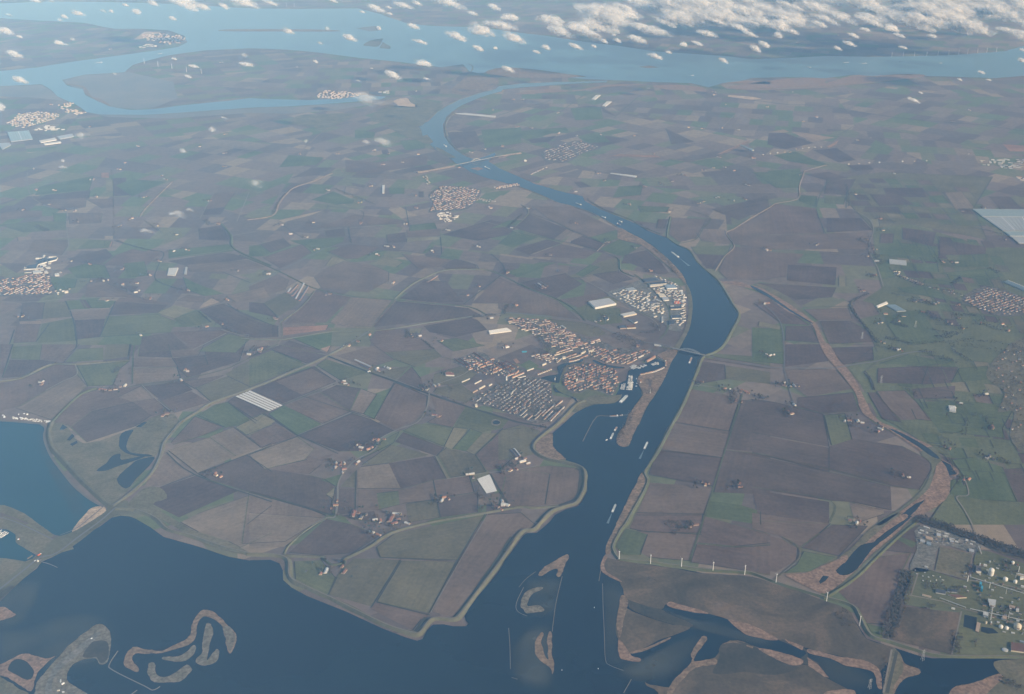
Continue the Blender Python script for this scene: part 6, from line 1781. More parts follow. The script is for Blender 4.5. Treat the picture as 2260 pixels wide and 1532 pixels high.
def belt(ms, ox, oy, pts, width, step, sc=(.7,1.2), fill=1.0):
    W = wpath(T(ox, oy, pts),4, step)
    for i in range(len(W) - 1):
        a, b = W[i], W[i + 1]; d = b - a; L = d.length
        if L < 1e-3: continue
        d.normalize(); s = Vector((-d.y, d.x, 0))
        for k in range(max(1, int(L / step))):
            for j in range(max(1, int(width / step))):
                if rt.random() > fill: continue
                ms.add(a + d * (k * step + rt.uniform(0, step)) + s * rt.uniform(-width / 2, width / 2), rt.uniform(*sc), rt)
def grove(ms, ox, oy, poly, n, sc=(.7,1.2), size=600):
    P = [G(x, y, 0) for x, y in TS(size, ox, oy, poly)]; pl = [(p.x, p.y) for p in P]
    x0, x1 = min(p[0] for p in pl), max(p[0] for p in pl); y0, y1 = min(p[1] for p in pl), max(p[1] for p in pl)
    k = t = 0
    while k < n and t < n * 30:
        t += 1
        q = (rt.uniform(x0, x1), rt.uniform(y0, y1))
        if pip(q, pl):
            # clumped, not even
            if mnoise.noise(Vector((q[0] / 70, q[1] / 70,3.3))) < -0.25 and rt.random() < .8: continue
            ms.add(Vector((q[0], q[1],0)), rt.uniform(*sc), rt); k += 1
m = Mass()
belt(m, 1660,1132,[(1370,45),(1500,85),(1860,210),(2260,350),(2480,420)],75,8,(.8,1.3))
m.build('shelter_belt','dense dark shelter belt of trees above the chemical works')
m = Mass()
belt(m, 1660,1132,[(1285,485),(1270,620),(1205,800),(1125,1040)],62,8,(.8,1.3))
m.build('shelter_belt','tall dark strip of wood running down to the turbine dike')
m = Mass()
grove(m, 1660,760,[(1960,200),(2080,60),(2260,-60),(2480,0),(2480,950),(2260,900),(2140,760),(2180,560),(2040,560),(2100,400),(1960,290)],1200,(.5,1.0))
m.build('edge_wood','brown winter wood with houses among its trees at the right edge')
m = Mass()
for q, w, s_, f_ in [([(1150,1250),(1290,1290)],50,9,1),([(1530,1380),(1600,1370),(1700,1340)],60,9,1),([(1430,1160),(1560,1240)],70,10, .8),([(1650,1180),(1760,1190),(1880,1200)],60,10, .7),([(930,680),(1280,705),(1550,750)],16,9, .7),
                     ([(870,560),(940,580),(1000,620)],50,9, .7),([(990,660),(1060,740),(1040,770)],50,9, .6),([(810,1100),(880,1220),(960,1310),(1040,1420)],26,8, .9),([(1100,1380),(1230,1400),(1320,1440)],50,9, .8),([(1670,930),(1730,880)],40,9,1),
                     ([(1850,460),(2100,530),(2240,620)],20,9, .8),([(1170,840),(1260,890),(1420,940),(1600,980),(1740,1020)],30,10, .5),([(1380,1060),(1450,1090),(1530,1110)],60,10, .6),([(890,980),(960,1010),(880,1050),(810,1090)],30,8, .9),([(1960,800),(2050,840)],50,10, .7),
                     ([(1300,1410),(1600,1420),(1900,1400),(2260,1460)],60,12, .5),([(1900,1260),(2060,1310)],60,10, .6),([(1450,1300),(1600,1330),(1750,1340)],20,9, .7),([(780,100),(800,200),(800,290)],18,9, .8),([(1050,400),(1200,410)],40,12, .6),([(1640,1440),(1900,1450),(2100,1500)],70,12, .5),([(1150,1010),(1400,1050)],20,9, .6),([(960,850),(1030,880)],60,10, .6)]:
    belt(m, 1660,380, q, w, s_, (.6,1.1), f_)
for q, w, s_, f_ in [([(1400,50),(1600,120),(1700,160)],60,10, .7),([(1650,40),(1810,140)],30,9, .9),([(1270,370),(1340,400),(1360,440)],20,8, .9),([(1850,440),(1960,420)],40,10, .7),([(930,230),(985,300),(1020,380)],18,9, .5),([(1750,760),(1790,620),(1900,590),(1980,660),(1960,720)],30,10, .5),
                     ([(1560,760),(1640,820),(1700,870)],25,9, .7),([(2030,950),(2150,1000)],50,10, .6),([(1600,960),(1660,1010),(1690,1080),(1760,1100)],22,8, .6),([(960,120),(1020,140)],24,9, .7),([(1030,10),(1220,60)],30,10, .7)]:
    belt(m, 1660,760, q, w, s_, (.6,1.1), f_)
m.build('hedgerow_trees','dark hedgerow trees between the small green fields at right')
m = Mass()
belt(m, 0,380,[(938,-20),(942,200),(950,420),(950,560)],12,8,(.35, .6), .7)
belt(m, 0,0,[(925,1400),(932,1505)],12,8,(.35, .6), .7)
m.build('avenue','long straight avenue of dark trees in the left fields')
m = Mass()
for ox, oy, q, w, f_ in [(0,760,[(180,280),(320,205),(440,160),(620,158)],18, .5),(0,760,[(850,148),(1070,130)],14, .4),(0,760,[(1072,135),(1090,0)],12, .8),(0,760,[(1085,200),(1080,260)],12, .9),(0,760,[(940,330),(990,250)],14, .9),(0,760,[(940,240),(1000,195)],40, .8),
                         (550,380,[(190,350),(235,260),(300,180)],22, .7),(550,380,[(1308,1310),(1320,1375)],30,1),(550,380,[(1430,1390),(1540,1475)],16, .9),(550,380,[(2140,1105),(2125,1185)],16, .9),(550,380,[(1860,1200),(1990,1190),(2100,1195)],40, .5),(550,380,[(830,460),(845,590)],10, .8),
                         (550,380,[(640,350),(660,280)],14, .8),(550,380,[(700,130),(850,200),(1000,260)],10, .5),(550,380,[(2160,460),(2260,360)],22, .8),(1100,380,[(80,450),(200,350)],18, .8),(0,380,[(1700,400),(1750,440)],50, .8),(0,380,[(1210,410),(1340,500)],16, .7),(0,380,[(960,570),(1200,640),(1360,670)],16, .6),
                         (0,380,[(1300,900),(1400,950),(1520,985)],14, .6),(0,380,[(300,450),(400,490)],50, .6),(0,380,[(400,290),(550,325)],12, .6),(0,380,[(1850,1290),(1960,1330),(2100,1375)],30, .6),(0,380,[(1750,1040),(1850,1090),(1980,1160)],14, .7),(0,380,[(990,960),(1080,1000)],16, .6),(0,380,[(1660,1160),(1740,1230)],14, .6),
                         (0,380,[(1860,460),(1930,620),(2000,680)],12, .5),(550,760,[(240,250),(380,210)],16, .6),(550,760,[(820,300),(930,350)],10, .9),(550,760,[(620,960),(700,990)],40, .6),(550,760,[(830,840),(1000,830)],30, .5),(550,760,[(690,1300),(690,1420)],22, .7),(550,760,[(1880,1110),(1900,1230),(1930,1280)],24, .8),(550,760,[(1900,1390),(1950,1350)],30, .7),
                         (550,760,[(1500,410),(1650,450),(1800,500)],10, .5),(550,760,[(1820,480),(1900,420),(1960,380)],14, .7),(550,760,[(1430,620),(1470,600)],20, .8),(550,760,[(1650,340),(1690,390)],10, .9),(550,1132,[(590,480),(620,450),(680,450)],16, .6),
                         (1100,760,[(270,720),(330,690),(400,680)],40, .6),(1100,760,[(1260,300),(1270,380),(1230,420)],24, .6),(1100,760,[(1110,560),(1080,640),(1020,740),(1010,820)],40, .45),(1100,760,[(1380,50),(1440,60)],60, .6),(1100,760,[(600,430),(660,490)],20, .5),(1100,760,[(460,330),(470,420)],12, .5),
                         (1100,380,[(970,1340),(1080,1400),(1200,1450)],120, .4),(1100,380,[(1180,1330),(1300,1330),(1360,1280)],40, .5),(1100,380,[(340,1370),(390,1450),(400,1520)],60, .5),(1100,380,[(40,1180),(80,1100)],16, .8),(1100,380,[(1200,900),(1320,1020),(1400,1110)],14, .5),(1100,380,[(1300,640),(1420,760),(1480,850)],40, .4),
                         (1100,380,[(1190,900),(1100,860),(1020,820)],14, .4),(1100,380,[(480,820),(520,830)],50, .8),(1100,380,[(1250,1260),(1330,1290)],50, .7),(1100,380,[(740,220),(850,300),(1000,360)],16, .5),(1100,380,[(1160,430),(1250,480)],40, .4),
                         (1660,1132,[(1360,60),(1420,80)],60, .9),(1660,1132,[(1840,430),(1830,520)],40, .7),(1660,1132,[(1420,620),(1520,600),(1600,640)],60, .6),(1660,1132,[(1640,640),(1750,650)],50, .7),(1660,1132,[(1440,780),(1520,800)],60, .7),(1660,1132,[(1710,990),(1690,1170)],40, .8),(1660,1132,[(2130,400),(2150,500)],60, .5),(1660,1132,[(1900,760),(1960,740)],70, .6),(1660,1132,[(2080,830),(2180,850)],90, .5),(1660,1132,[(1850,1040),(1880,1120)],24, .7),
                         (1660,1132,[(720,800),(760,880),(800,950)],60, .35),(1660,1132,[(1100,1200),(1090,1450)],16, .7),(1660,1132,[(2050,1370),(2260,1480)],40, .7),(1100,1132,[(1430,70),(1460,130),(1500,150)],90, .8),(1100,1132,[(1560,80),(1600,120)],50, .9),(1100,1132,[(1230,550),(1260,555)],30, .8),(1100,1132,[(1290,565),(1330,575)],12, .6),
                         (1660,760,[(1140,1070),(1230,1080),(1280,1130)],60, .6),(1660,760,[(300,560),(300,610)],40, .8),(1660,760,[(810,650),(850,690)],40, .8),(1660,760,[(80,440),(110,455)],40, .9),(1660,760,[(1370,1450),(1420,1480)],70, .9),(1100,760,[(1940,380),(1960,490)],50, .7),(1100,760,[(1640,320),(1680,335)],40, .9),(1100,760,[(2180,440),(2220,460)],40, .9),(1100,760,[(1970,1170),(2030,1210)],60, .8),(1100,760,[(1640,1150),(1740,1160)],50, .6)]:
    belt(m, ox, oy, q, w, 8,(.55,1.1), f_)
m.build('field_trees','scattered lines and clumps of bare trees along the lanes and dikes')
m = Mass()
for (ox, oy, poly, n) in [(1100,380,[(70,1210),(420,1230),(640,1340),(1000,1460),(1300,1470),(1280,1490),(1130,1580),(800,1540),(560,1590),(380,1430),(180,1290)],760),(1100,760,[(-230,470),(0,330),(150,280),(330,270),(430,330),(460,450),(540,540),(430,640),(280,650),(130,590)],900),
                          (550,760,[(1700,140),(1900,60),(2130,140),(2290,220),(2240,270),(2060,250),(1820,210)],130),(1100,760,[(540,260),(600,180),(900,185),(990,250),(940,425),(740,375),(590,395)],200),(1100,760,[(500,240),(560,170),(700,150),(960,190),(900,180),(640,165),(540,220)],70),
                          (550,380,[(1440,180),(1600,110),(1930,150),(1780,315),(1490,340),(1380,260)],240),(0,380,[(-60,900),(240,845),(430,900),(600,970),(435,1030),(-60,1030)],240),(1100,0,[(300,1270),(560,1190),(680,1165),(870,1230),(700,1280),(560,1360),(380,1345)],260),
                          (1660,380,[(1700,1060),(1930,940),(2300,1030),(2300,1200),(2050,1210),(1850,1130)],420),(1100,380,[(900,1000),(1190,890),(1480,930),(1560,1150),(1530,1310),(1170,1160)],120),(1100,380,[(330,1400),(420,1400),(480,1500),(380,1600),(250,1560)],160),(1100,380,[(700,1250),(1000,1360),(1300,1430),(1000,1450),(800,1370)],120)]:
    grove(m, ox, oy, poly, n, (.45, .85))
m.build('garden_trees','garden and street trees mixed among the houses of the town and villages')
# scrub on the islands and banks
m = Mass()
for i, (nm, mt, ox, oy, q) in enumerate(ISL):
    if nm in ('reed_island','hook_island','gravel_spit','canal_spit'):
        grove(m, ox, oy, q, {'reed_island': 110,'hook_island': 260,'gravel_spit': 90,'canal_spit': 150}[nm],(.16, .34))
for a in (([(370,640),(620,820),(900,1080),(1180,1320)],0),):
    pass
belt(m, 550,1132,[(300,590),(480,685),(650,755),(800,815),(950,885),(1100,955),(1300,1030),(1400,1055)],16,7,(.2, .4), .5)
belt(m, 0,1132,[(300,1420),(440,1240),(560,1110),(720,985),(800,935)],14,7,(.2, .4), .6)
belt(m, 550,1132,[(1440,1030),(1500,940),(1620,920),(1780,930)],14,7,(.2, .4), .5)
m.build('bank_scrub','low brown scrub and rough growth along the shores and on the islands')
# the trees one can pick out round the nearest farms, each on its own
SPOTS.sort(key=lambda s: -s[1] / (s[0] - Vector((0,0, ALT))).length)
for k, (p, sc) in enumerate(SPOTS[:300]):
    cm, tm = _tp[k % len(_tp)]
    e = empty('farm_tree',(p.x, p.y, 0), rt.uniform(0,6.28),'bare winter tree in the groves sheltering the nearer farmsteads','tree','trees round the farmsteads')
    e.scale = (sc, sc, sc)
    for nm, me in (('crown', cm),('trunk', tm)):
        link(bpy.data.objects.new(nm, me), e)
m = Mass()
for (p, sc) in SPOTS[300:]:
    m.add(p, sc, rt)
m.build('distant_farm_trees','trees round the more distant farmsteads')
# ------------------------------------------------------------------ wind turbines
def tube(V, F, a, b, ra, rb, n=8):
    d = (b - a).normalized(); u = d.orthogonal().normalized(); w = d.cross(u); k = len(V)
    for p, q in ((a, ra),(b, rb)):
        for i in range(n):
            an = i * 2 * math.pi / n
            V.append(tuple(p + (u * math.cos(an) + w * math.sin(an)) * q))
    for i in range(n):
        F.append((k + i, k + (i + 1) % n, k + n + (i + 1) % n, k + n + i))
    F.append(tuple(k + i for i in range(n))[::-1]); F.append(tuple(k + n + i for i in range(n)))
def box(V, F, x0, x1, y0, y1, z0, z1):
    k = len(V)
    V += [(x, y, z) for z in (z0, z1) for x, y in ((x0, y0),(x1, y0),(x1, y1),(x0, y1))]
    F += [tuple(k + i for i in f) for f in ((3,2,1,0),(4,5,6,7),(0,1,5,4),(1,2,6,5),(2,3,7,6),(3,0,4,7))]
def md(name, V, F, mat):
    me = bpy.data.meshes.new(name); me.from_pydata([tuple(v) for v in V],[], F); me.materials.append(M[mat]); me.update()
    return me
V, F = [],[]; tube(V, F, Vector((0,0,-1.5)), Vector((0,0,1)),1.0,0.55,14)
def turbine_meshes(H, R, D):
    V, F = [],[]; tube(V, F, Vector((0,0,-1.5)), Vector((0,0, H)), D / 2, D * .28,14); tw = md('tower', V, F, 'white')
    V, F = [],[]; box(V, F, -R * .08, R * .16,-D * .42, D * .42, H - D * .3, H + D * .6); na = md('nacelle', V, F, 'white')
    V, F = [],[]; tube(V, F, Vector((-R * .08,0, H + .5)), Vector((-R * .15,0, H + .5)), D * .42, D * .15,8); hb = md('hub', V, F, 'white')
    V = [(0,-.35, R * .03),(0, .35, R * .03),(0, R * .055, R * .2),(0,-R * .01, R * .2),(0, .18, R),(0,-.1, R),(.5,0, R * .03),(.35, R * .02, R * .2),(.1,0, R)]
    F = [(0,3,2,1),(3,5,4,2),(0,6,7,3),(6,1,2,7),(3,7,8,5),(7,2,4,8),(5,8,4),(0,1,6)]
    bl = md('blade', V, F, 'white')
    return tw, na, hb, bl
def turbine(px, H, R, D, yaw, phase, label, group, meshes):
    p = G(*px)
    e = empty('wind_turbine',(p.x, p.y, 0), yaw, label, 'wind turbine', group)
    tw, na, hb, bl = meshes
    for nm, me in (('tower', tw),('nacelle', na),('hub', hb)):
        hub = link(bpy.data.objects.new(nm, me), e)
    for k in range(3):
        b = link(bpy.data.objects.new('blade', bl), hub)
        b.location = (-R * .12,0, H + .5); b.rotation_euler = (phase + k * 2 * math.pi / 3,0,0)
tm_ = turbine_meshes(45,15,3.3)
NUM = ['first','second','third','fourth','fifth','sixth','seventh','eighth','ninth','tenth','eleventh']
near = T(1100,1132,[(1003,392),(1264,422),(1521,452),(1783,483),(2047,512)]) + T(1660,1132,[(198,582),(618,737),(892,936)])
for k, px in enumerate(near):
    turbine(px, 45,15,3.3, math.radians(8 + 5 * (k % 3)),0.35 + .4 * k, f'white wind turbine on the marsh dike, {NUM[k]} from the canal','turbines on the marsh dike', tm_)
tm2 = turbine_meshes(66,26,4.6)
for k, px in enumerate(T(0,0,[(1200,527),(1315,551),(1430,571),(1552,599),(1675,613)])):
    turbine(px, 66,26,4.6, .5, .5 * k, f'far wind turbine on the headland shore at upper left, {NUM[k]} from the left','far turbines at upper left', tm2)
for k, px in enumerate(T(1660,0,[(1160,475),(1255,471),(1348,470),(1450,468),(1543,464),(1633,459),(1717,455),(1790,450),(1873,441),(1950,437),(2030,430)])):
    turbine(px, 66,26,4.6, .5, .7 * k, f'far wind turbine along the north shore at upper right, {NUM[k]} from the left','far turbines at upper right', tm2)
for k, px in enumerate(T(550,0,[(310,52),(375,56)])):
    turbine(px, 66,26,4.6, .5, .7 * k, f'{"left" if k == 0 else "right"} of two faint turbines near the top of the picture','faint turbines at the top', tm2)
# ------------------------------------------------------------------ bridges
def bridge(name, a, b, s0, s1, rise, width, dz, label, mat, hang=9):
    """a deck from a to b with a tied bow arch between the fractions s0 and s1"""
    A, B = G(*a), G(*b); d = B - A; L = d.length
    e = empty(name, (A.x, A.y, 0), math.atan2(d.y, d.x), label, 'bridge')
    V, F = [],[]; box(V, F, 0, L, -width / 2, width / 2, dz - 1.6, dz); dk = link(bpy.data.objects.new('deck', md('deck', V, F, mat)), e)
    V, F = [],[]; box(V, F, 2, L - 2,-width / 2 + 1.5, width / 2 - 1.5, dz + .02, dz + .25); link(bpy.data.objects.new('roadway', md('roadway', V, F, 'road')), dk)
    x0, x1 = L * s0, L * s1
    for s in (-1,1):
        V, F = [],[]; N = 14
        for k in range(N):
            t0, t1 = k / N, (k + 1) / N
            p = Vector((x0 + (x1 - x0) * t0, s * width * .46, dz + rise * 4 * t0 * (1 - t0))); q = Vector((x0 + (x1 - x0) * t1, s * width * .46, dz + rise * 4 * t1 * (1 - t1)))
            tube(V, F, p, q, 1.0,1.0,6)
        rib = link(bpy.data.objects.new('arch_rib', md('arch_rib', V, F, mat)), e)
        for k in range(1, hang):
            t = k / hang; x = x0 + (x1 - x0) * t
            V, F = [],[]; tube(V, F, Vector((x, s * width * .46, dz)), Vector((x, s * width * .46, dz + rise * 4 * t * (1 - t))), .35, .35,4)
            link(bpy.data.objects.new('hanger', md('hanger', V, F, mat)), rib)
    for t in (s0, s1, s0 * .5, s1 + (1 - s1) * .5):
        V, F = [],[]; box(V, F, L * t - 2, L * t + 2,-width * .4, width * .4,-1.5, dz - 1.6); link(bpy.data.objects.new('pier', md('pier', V, F, 'stone')), e)
    return e
M['bridge'] = simple('bridge_steel',(0.40,0.42,0.42),0.6,0.1,0.05,0.4)
a_, b_ = T(1100,760,[(1450,42),(1710,100)])
bridge('bow_bridge', a_, b_, 0.22,0.86,17,14,11,'grey bowstring bridge over the canal beside the town','bridge',12)
a_, b_ = T(550,0,[(1700,1382),(2110,1298)])
bridge('far_bow_bridge', a_, b_, 0.36,0.53,20,16,12,'pale bridge with small bow arch crossing the upper canal','cream',9)
# approach embankments
dike(T(1100,760,[(1360,20),(1420,35),(1455,43)]),40,9,'rough','road',8,'bridge_ramp'); dike(T(1100,760,[(1705,99),(1740,105),(1790,113)]),40,8,'grass2','road',8,'bridge_ramp')
dike(T(550,0,[(1400,1438),(1560,1410),(1705,1382)]),44,9,'reed','cream',7,'bridge_ramp'); dike(T(550,0,[(2105,1299),(2180,1285),(2260,1275)]),44,9,'reed','cream',7,'bridge_ramp')
# ------------------------------------------------------------------ ships
M['hull'] = simple('ship_hull',(0.20,0.22,0.25),0.6,0.3,0.02)
M['hatch'] = simple('hatch_covers',(0.42,0.46,0.44),0.6,0.3,0.02)
M['rust'] = simple('cargo',(0.30,0.20,0.14),0.8,0.3,0.02)
M['foam'] = simple('wake_foam',(0.10,0.15,0.19),0.6,0.2,0.05)
def barge(ox, oy, x0, y0, x1, y1, label, cargo='hatch', beam=None, wake=False, group='barges on the canal'):
    """bow at the first point, wheelhouse at the second"""
    A, B = [G(x, y, WZ) for x, y in T(ox, oy, [(x0, y0),(x1, y1)])]
    d = A - B; L = d.length; b = beam or max(10.5, L * .115)
    e = empty('cargo_barge',(B.x, B.y, WZ), math.atan2(d.y, d.x), label, 'barge', group)
    h = 2.6
    out = [(0,-b * .38),(L * .03,-b / 2),(L * .88,-b / 2),(L * .96,-b * .3),(L, 0),(L * .96, b * .3),(L * .88, b / 2),(L * .03, b / 2),(0, b * .38)]
    n = len(out)
    V = [(x, y, -.6) for x, y in out] + [(x, y, h + (1.0 if x > L * .9 else 0)) for x, y in out]
    F = [(i, (i + 1) % n, n + (i + 1) % n, n + i) for i in range(n)] + [tuple(range(n, 2 * n))]
    link(bpy.data.objects.new('hull', md('hull', V, F, 'hull')), e)
    V, F = [],[]; k = 5
    for i in range(k):
        u0, u1 = L * (.19 + .68 * i / k), L * (.19 + .68 * (i + .94) / k)
        box(V, F, u0, u1,-b * .40, b * .40, h + .02, h + 1.5 + (.5 if i % 2 else 0))
    link(bpy.data.objects.new('cargo_hold', md('cargo_hold', V, F, cargo)), e)
    V, F = [],[]; box(V, F, L * .04, L * .155,-b * .36, b * .36, h + .02, h + 3.2); box(V, F, L * .10, L * .15,-b * .28, b * .28, h + 3.2, h + 6.2)
    link(bpy.data.objects.new('wheelhouse', md('wheelhouse', V, F, 'white')), e)
    if wake:
        w = L * 1.3
        o = mesh_obj('wake',[(B.x, B.y, WZ + .15)] + [tuple(B - d.normalized() * w + Vector((-d.y, d.x, 0)).normalized() * s + Vector((0,0, .15))) for s in (-b * .6, b * .6)],[(0,1,2)], M['foam'])
        structure(o)
barge(1100,760,1240,812,1212,872,'green grey barge sailing down the canal below the spit', wake=True)
barge(1100,760,975,1330,946,1398,'pale barge in mid channel below the dike bend','hatch', wake=True)
barge(1100,760,1607,108,1586,160,'brown laden barge just below the near bridge','rust')
barge(1100,760,985,688,966,722,'short dark barge moored off the spit, the upper one','rust'); barge(1100,760,956,738,931,790,'pale barge moored off the spit, the lower one','hatch')
barge(1100,760,1072,424,1012,486,'broad pontoon barge moored at the harbour mouth','hatch',20); barge(1100,760,922,600,996,596,'work barge lying along the breakwater','rust'); barge(1100,760,1008,594,1032,592,'small work boat at the end of the breakwater','rust',8)
barge(1100,380,1436,662,1500,712,'long pale barge in the wide canal bend','hatch', wake=True); barge(1100,380,640,256,690,276,'white topped barge in the upper reach of the canal','hatch'); barge(1100,380,856,368,892,382,'grey barge following in the upper reach','hatch'); barge(1100,380,1000,404,1028,418,'upper of two barges passing each other','hatch'); barge(1100,380,1018,442,986,428,'lower of two barges passing each other','rust')
barge(550,0,2006,1410,1956,1388,'pale barge just below the far bridge','hatch'); barge(550,0,1614,1200,1640,1221,'barge in the bend above the far bridge','hatch')
FG = 'ships on the far estuary'
barge(1660,0,755,523,800,520,'far white ship left of the pair on the right estuary','whitew',22, group=FG); barge(1660,0,905,531,950,526,'far white ship right of the pair on the right estuary','whitew',22, group=FG); barge(1660,0,455,556,485,564,'far ship nearest the canal mouth','whitew',24, group=FG); barge(1660,0,1218,512,1236,512,'far small ship under the row of turbines','whitew',20, group=FG); barge(1660,0,1555,527,1575,525,'far small ship near the right shore','whitew',20, group=FG)
barge(0,0,788,526,850,519,'far pale ship in the left channel','whitew',30, group=FG); barge(0,0,1310,450,1346,446,'far pale ship off the headland town','whitew',30, group=FG); barge(1100,0,1600,630,1622,628,'tiny far ship in the middle of the right estuary','whitew',20, group=FG)
# small craft: one yacht built, then copied
def yacht_meshes():
    out = [(-5.5,-1.3),(2,-1.8),(5.8,0),(2,1.8),(-5.5,1.3)]
    V = [(x, y, -.3) for x, y in out] + [(x * 1.05, y * 1.05,1.3) for x, y in out]
    hull = md('hull', V, [(i, (i + 1) % 5,5 + (i + 1) % 5,5 + i) for i in range(5)] + [tuple(range(5,10))],'white')
    V, F = [],[]; box(V, F, -3.2,1.8,-1.1,1.1,1.32,2.5); cab = md('cabin', V, F, 'whitew')
    V, F = [],[]; tube(V, F, Vector((.6,0,2.4)), Vector((.6,0,14)), .16, .1,5); mast = md('mast', V, F, 'steel')
    return hull, cab, mast
YM = yacht_meshes()
ry = random.Random(12)
def yacht(px, rz, label, group, sc=1.0):
    p = G(px[0], px[1], WZ)
    e = empty('yacht',(p.x, p.y, WZ), rz, label, 'yacht', group); e.scale = (sc, sc, sc)
    for nm, me in zip(('hull','cabin','mast'), YM):
        link(bpy.data.objects.new(nm, me), e)
def pontoon(size, ox, oy, a, b, n, label, group, width=2.5):
    A, B = [G(x, y, WZ) for x, y in TS(size, ox, oy, [a, b])]; d = B - A
    e = empty('pontoon',(A.x, A.y, WZ), math.atan2(d.y, d.x), f'grey floating pontoon {label}','pontoon','harbour pontoons')
    V, F = [],[]; box(V, F, 0, d.length, -width / 2, width / 2, .1, .8); link(bpy.data.objects.new('walkway', md('walkway', V, F, 'steel')), e)
    for k in range(n):
        t = (k + .5) / n
        for s in (-1,1):
            if ry.random() < .12: continue
            q = A.lerp(B, t) + Vector((-d.y, d.x, 0)).normalized() * s * 7.8
            e2 = empty('yacht',(q.x, q.y, WZ), math.atan2(d.y, d.x) + math.pi / 2 * s + ry.uniform(-.08, .08), f'white yacht berthed at the pontoon {label}','yacht', group)
            sc = ry.uniform(.8,1.2); e2.scale = (sc, sc, sc)
            for nm, me in zip(('hull','cabin','mast'), YM):
                link(bpy.data.objects.new(nm, me), e2)
pontoon(240,1290,740,(958,840),(948,955),8,'nearest the harbour entrance basin','yachts at the outer pontoons'); pontoon(240,1290,740,(945,965),(905,1140),12,'in the left of the two long white rows','yachts at the outer pontoons'); pontoon(240,1290,740,(968,965),(945,1140),12,'in the right of the two long white rows','yachts at the outer pontoons')
pontoon(240,1290,740,(815,1000),(780,1130),6,'beside the old town quay','yachts at the town quay'); pontoon(240,1290,740,(960,670),(1060,620),6,'at the head of the inner harbour','yachts of the inner harbour'); pontoon(240,1290,740,(985,700),(1080,655),6,'second from the head of the inner harbour','yachts of the inner harbour')
pontoon(240,1290,740,(1100,690),(1200,640),6,'in the middle of the inner harbour','yachts of the inner harbour'); pontoon(240,1290,740,(1180,660),(1275,615),5,'under the north quay of the inner harbour','yachts of the inner harbour'); pontoon(240,1290,740,(1395,615),(1460,600),4,'under the orange quayside apartments','yachts of the inner harbour'); pontoon(240,1290,740,(1495,560),(1505,615),3,'at the far end of the inner harbour','yachts of the inner harbour')
pontoon(600,0,1132,(-10,150),(60,180),5,'in the small harbour by the dam','yachts in the small harbour'); pontoon(600,0,1132,(-10,185),(30,200),3,'lower in the small harbour by the dam','yachts in the small harbour')
for k, q in enumerate([(1080,905),(1085,1000),(1075,1060)]): yacht(TS(240,1290,740,[q])[0],1.2 + k, ['small yacht at anchor off the spit, the upper one','small yacht at anchor off the spit, the middle one','small yacht at anchor off the spit, the lower one'][k],'anchored yachts')
yacht(T(1100,760,[(900,796)])[0], .6,'little white boat beside the moored barge','anchored yachts',1.3)
for k, q in enumerate([(797,788),(528,1308),(830,1297)]):
    V, F = [],[]; tube(V, F, Vector((0,0,-.5)), Vector((0,0,1.2)),1.6,1.6,8); tube(V, F, Vector((0,0,1.2)), Vector((0,0,5)), .5, .25,6)
    p = G(*T(1100,1132,[q])[0], WZ); o = link(bpy.data.objects.new('buoy', md('buoy', V, F, 'white'))); o.location = p
    tag(o, ['pale channel buoy between the islands and the marsh','pale channel buoy at the foot of the picture left of the channel','pale channel buoy at the foot of the picture right of the channel'][k],'buoy','channel buoys')
# ------------------------------------------------------------------ caravans, vehicles
V, F = [],[]; box(V, F, -4.5,4.5,-1.7,1.7, .2,3.2); box(V, F, -4.2,4.2,-1.5,1.5,3.2,3.5); CARA = md('caravan', V, F, 'white')
rc = random.Random(3)
def caravan(p, rz, label):
    o = link(bpy.data.objects.new('caravan', CARA)); o.location = (p.x, p.y, 0); o.rotation_euler = (0,0, rz); tag(o, label, 'caravan','caravans on the dike site')
for row, (a, b, n, lab) in enumerate([((105,608),(420,642),30,'white caravan in the front row along the basin dike'),((110,618),(415,650),26,'white caravan in the second row along the basin dike'),((150,580),(240,584),7,'white caravan in the short back row behind the basin dike'),((20,590),(45,612),6,'white caravan in the cluster at the left edge')]):
    A, B = [G(x, y, 0) for x, y in T(0,760,[a, b])]
    for k in range(n):
        if rc.random() < .15: continue
        caravan(A.lerp(B, (k + rc.uniform(.2, .8)) / n) + Vector((rc.uniform(-3,3), rc.uniform(-6,6),0)), rc.choice([.3,1.7]) + rc.uniform(-.3, .3), lab)
def vehicle(name, px, rz, L, W, h, body, label, cat, cabh=1.2, z=3.3, cab='white'):
    p = G(px[0], px[1], z); e = empty(name, p, rz, label, cat)
    V, F = [],[]; box(V, F, -L / 2, L * .28,-W / 2, W / 2, .8, h); link(bpy.data.objects.new('body', md('body', V, F, body)), e)
    V, F = [],[]; box(V, F, L * .3, L / 2,-W / 2, W / 2, .6, h * .85); link(bpy.data.objects.new('cab', md('cab', V, F, cab)), e)
    for x in (-L * .36,-L * .1, L * .38):
        V, F = [],[]; tube(V, F, Vector((x, -W * .52, .55)), Vector((x, W * .52, .55)), .55, .55,8); link(bpy.data.objects.new('wheel', md('wheel', V, F, 'darkroof')), e)
a_, b_ = G(*T(0,1132,[(310,360)])[0]), G(*T(0,1132,[(345,338)])[0]); rz_ = math.atan2((b_ - a_).y, (b_ - a_).x)
vehicle('lorry', T(0,1132,[(328,350)])[0], rz_, 19,4.5,4.2,'orange','long bright orange lorry on the dam road beside the lock','lorry')
vehicle('van', T(0,1132,[(292,400)])[0], rz_, 8,3.2,3.2,'white','white van on the dam road behind the orange lorry','van', z=3.3)
vehicle('van', T(0,1132,[(762,1046)])[0], .8,7,3,3,'white','white van parked on the tip of the gravel spit','van', z=2.2)
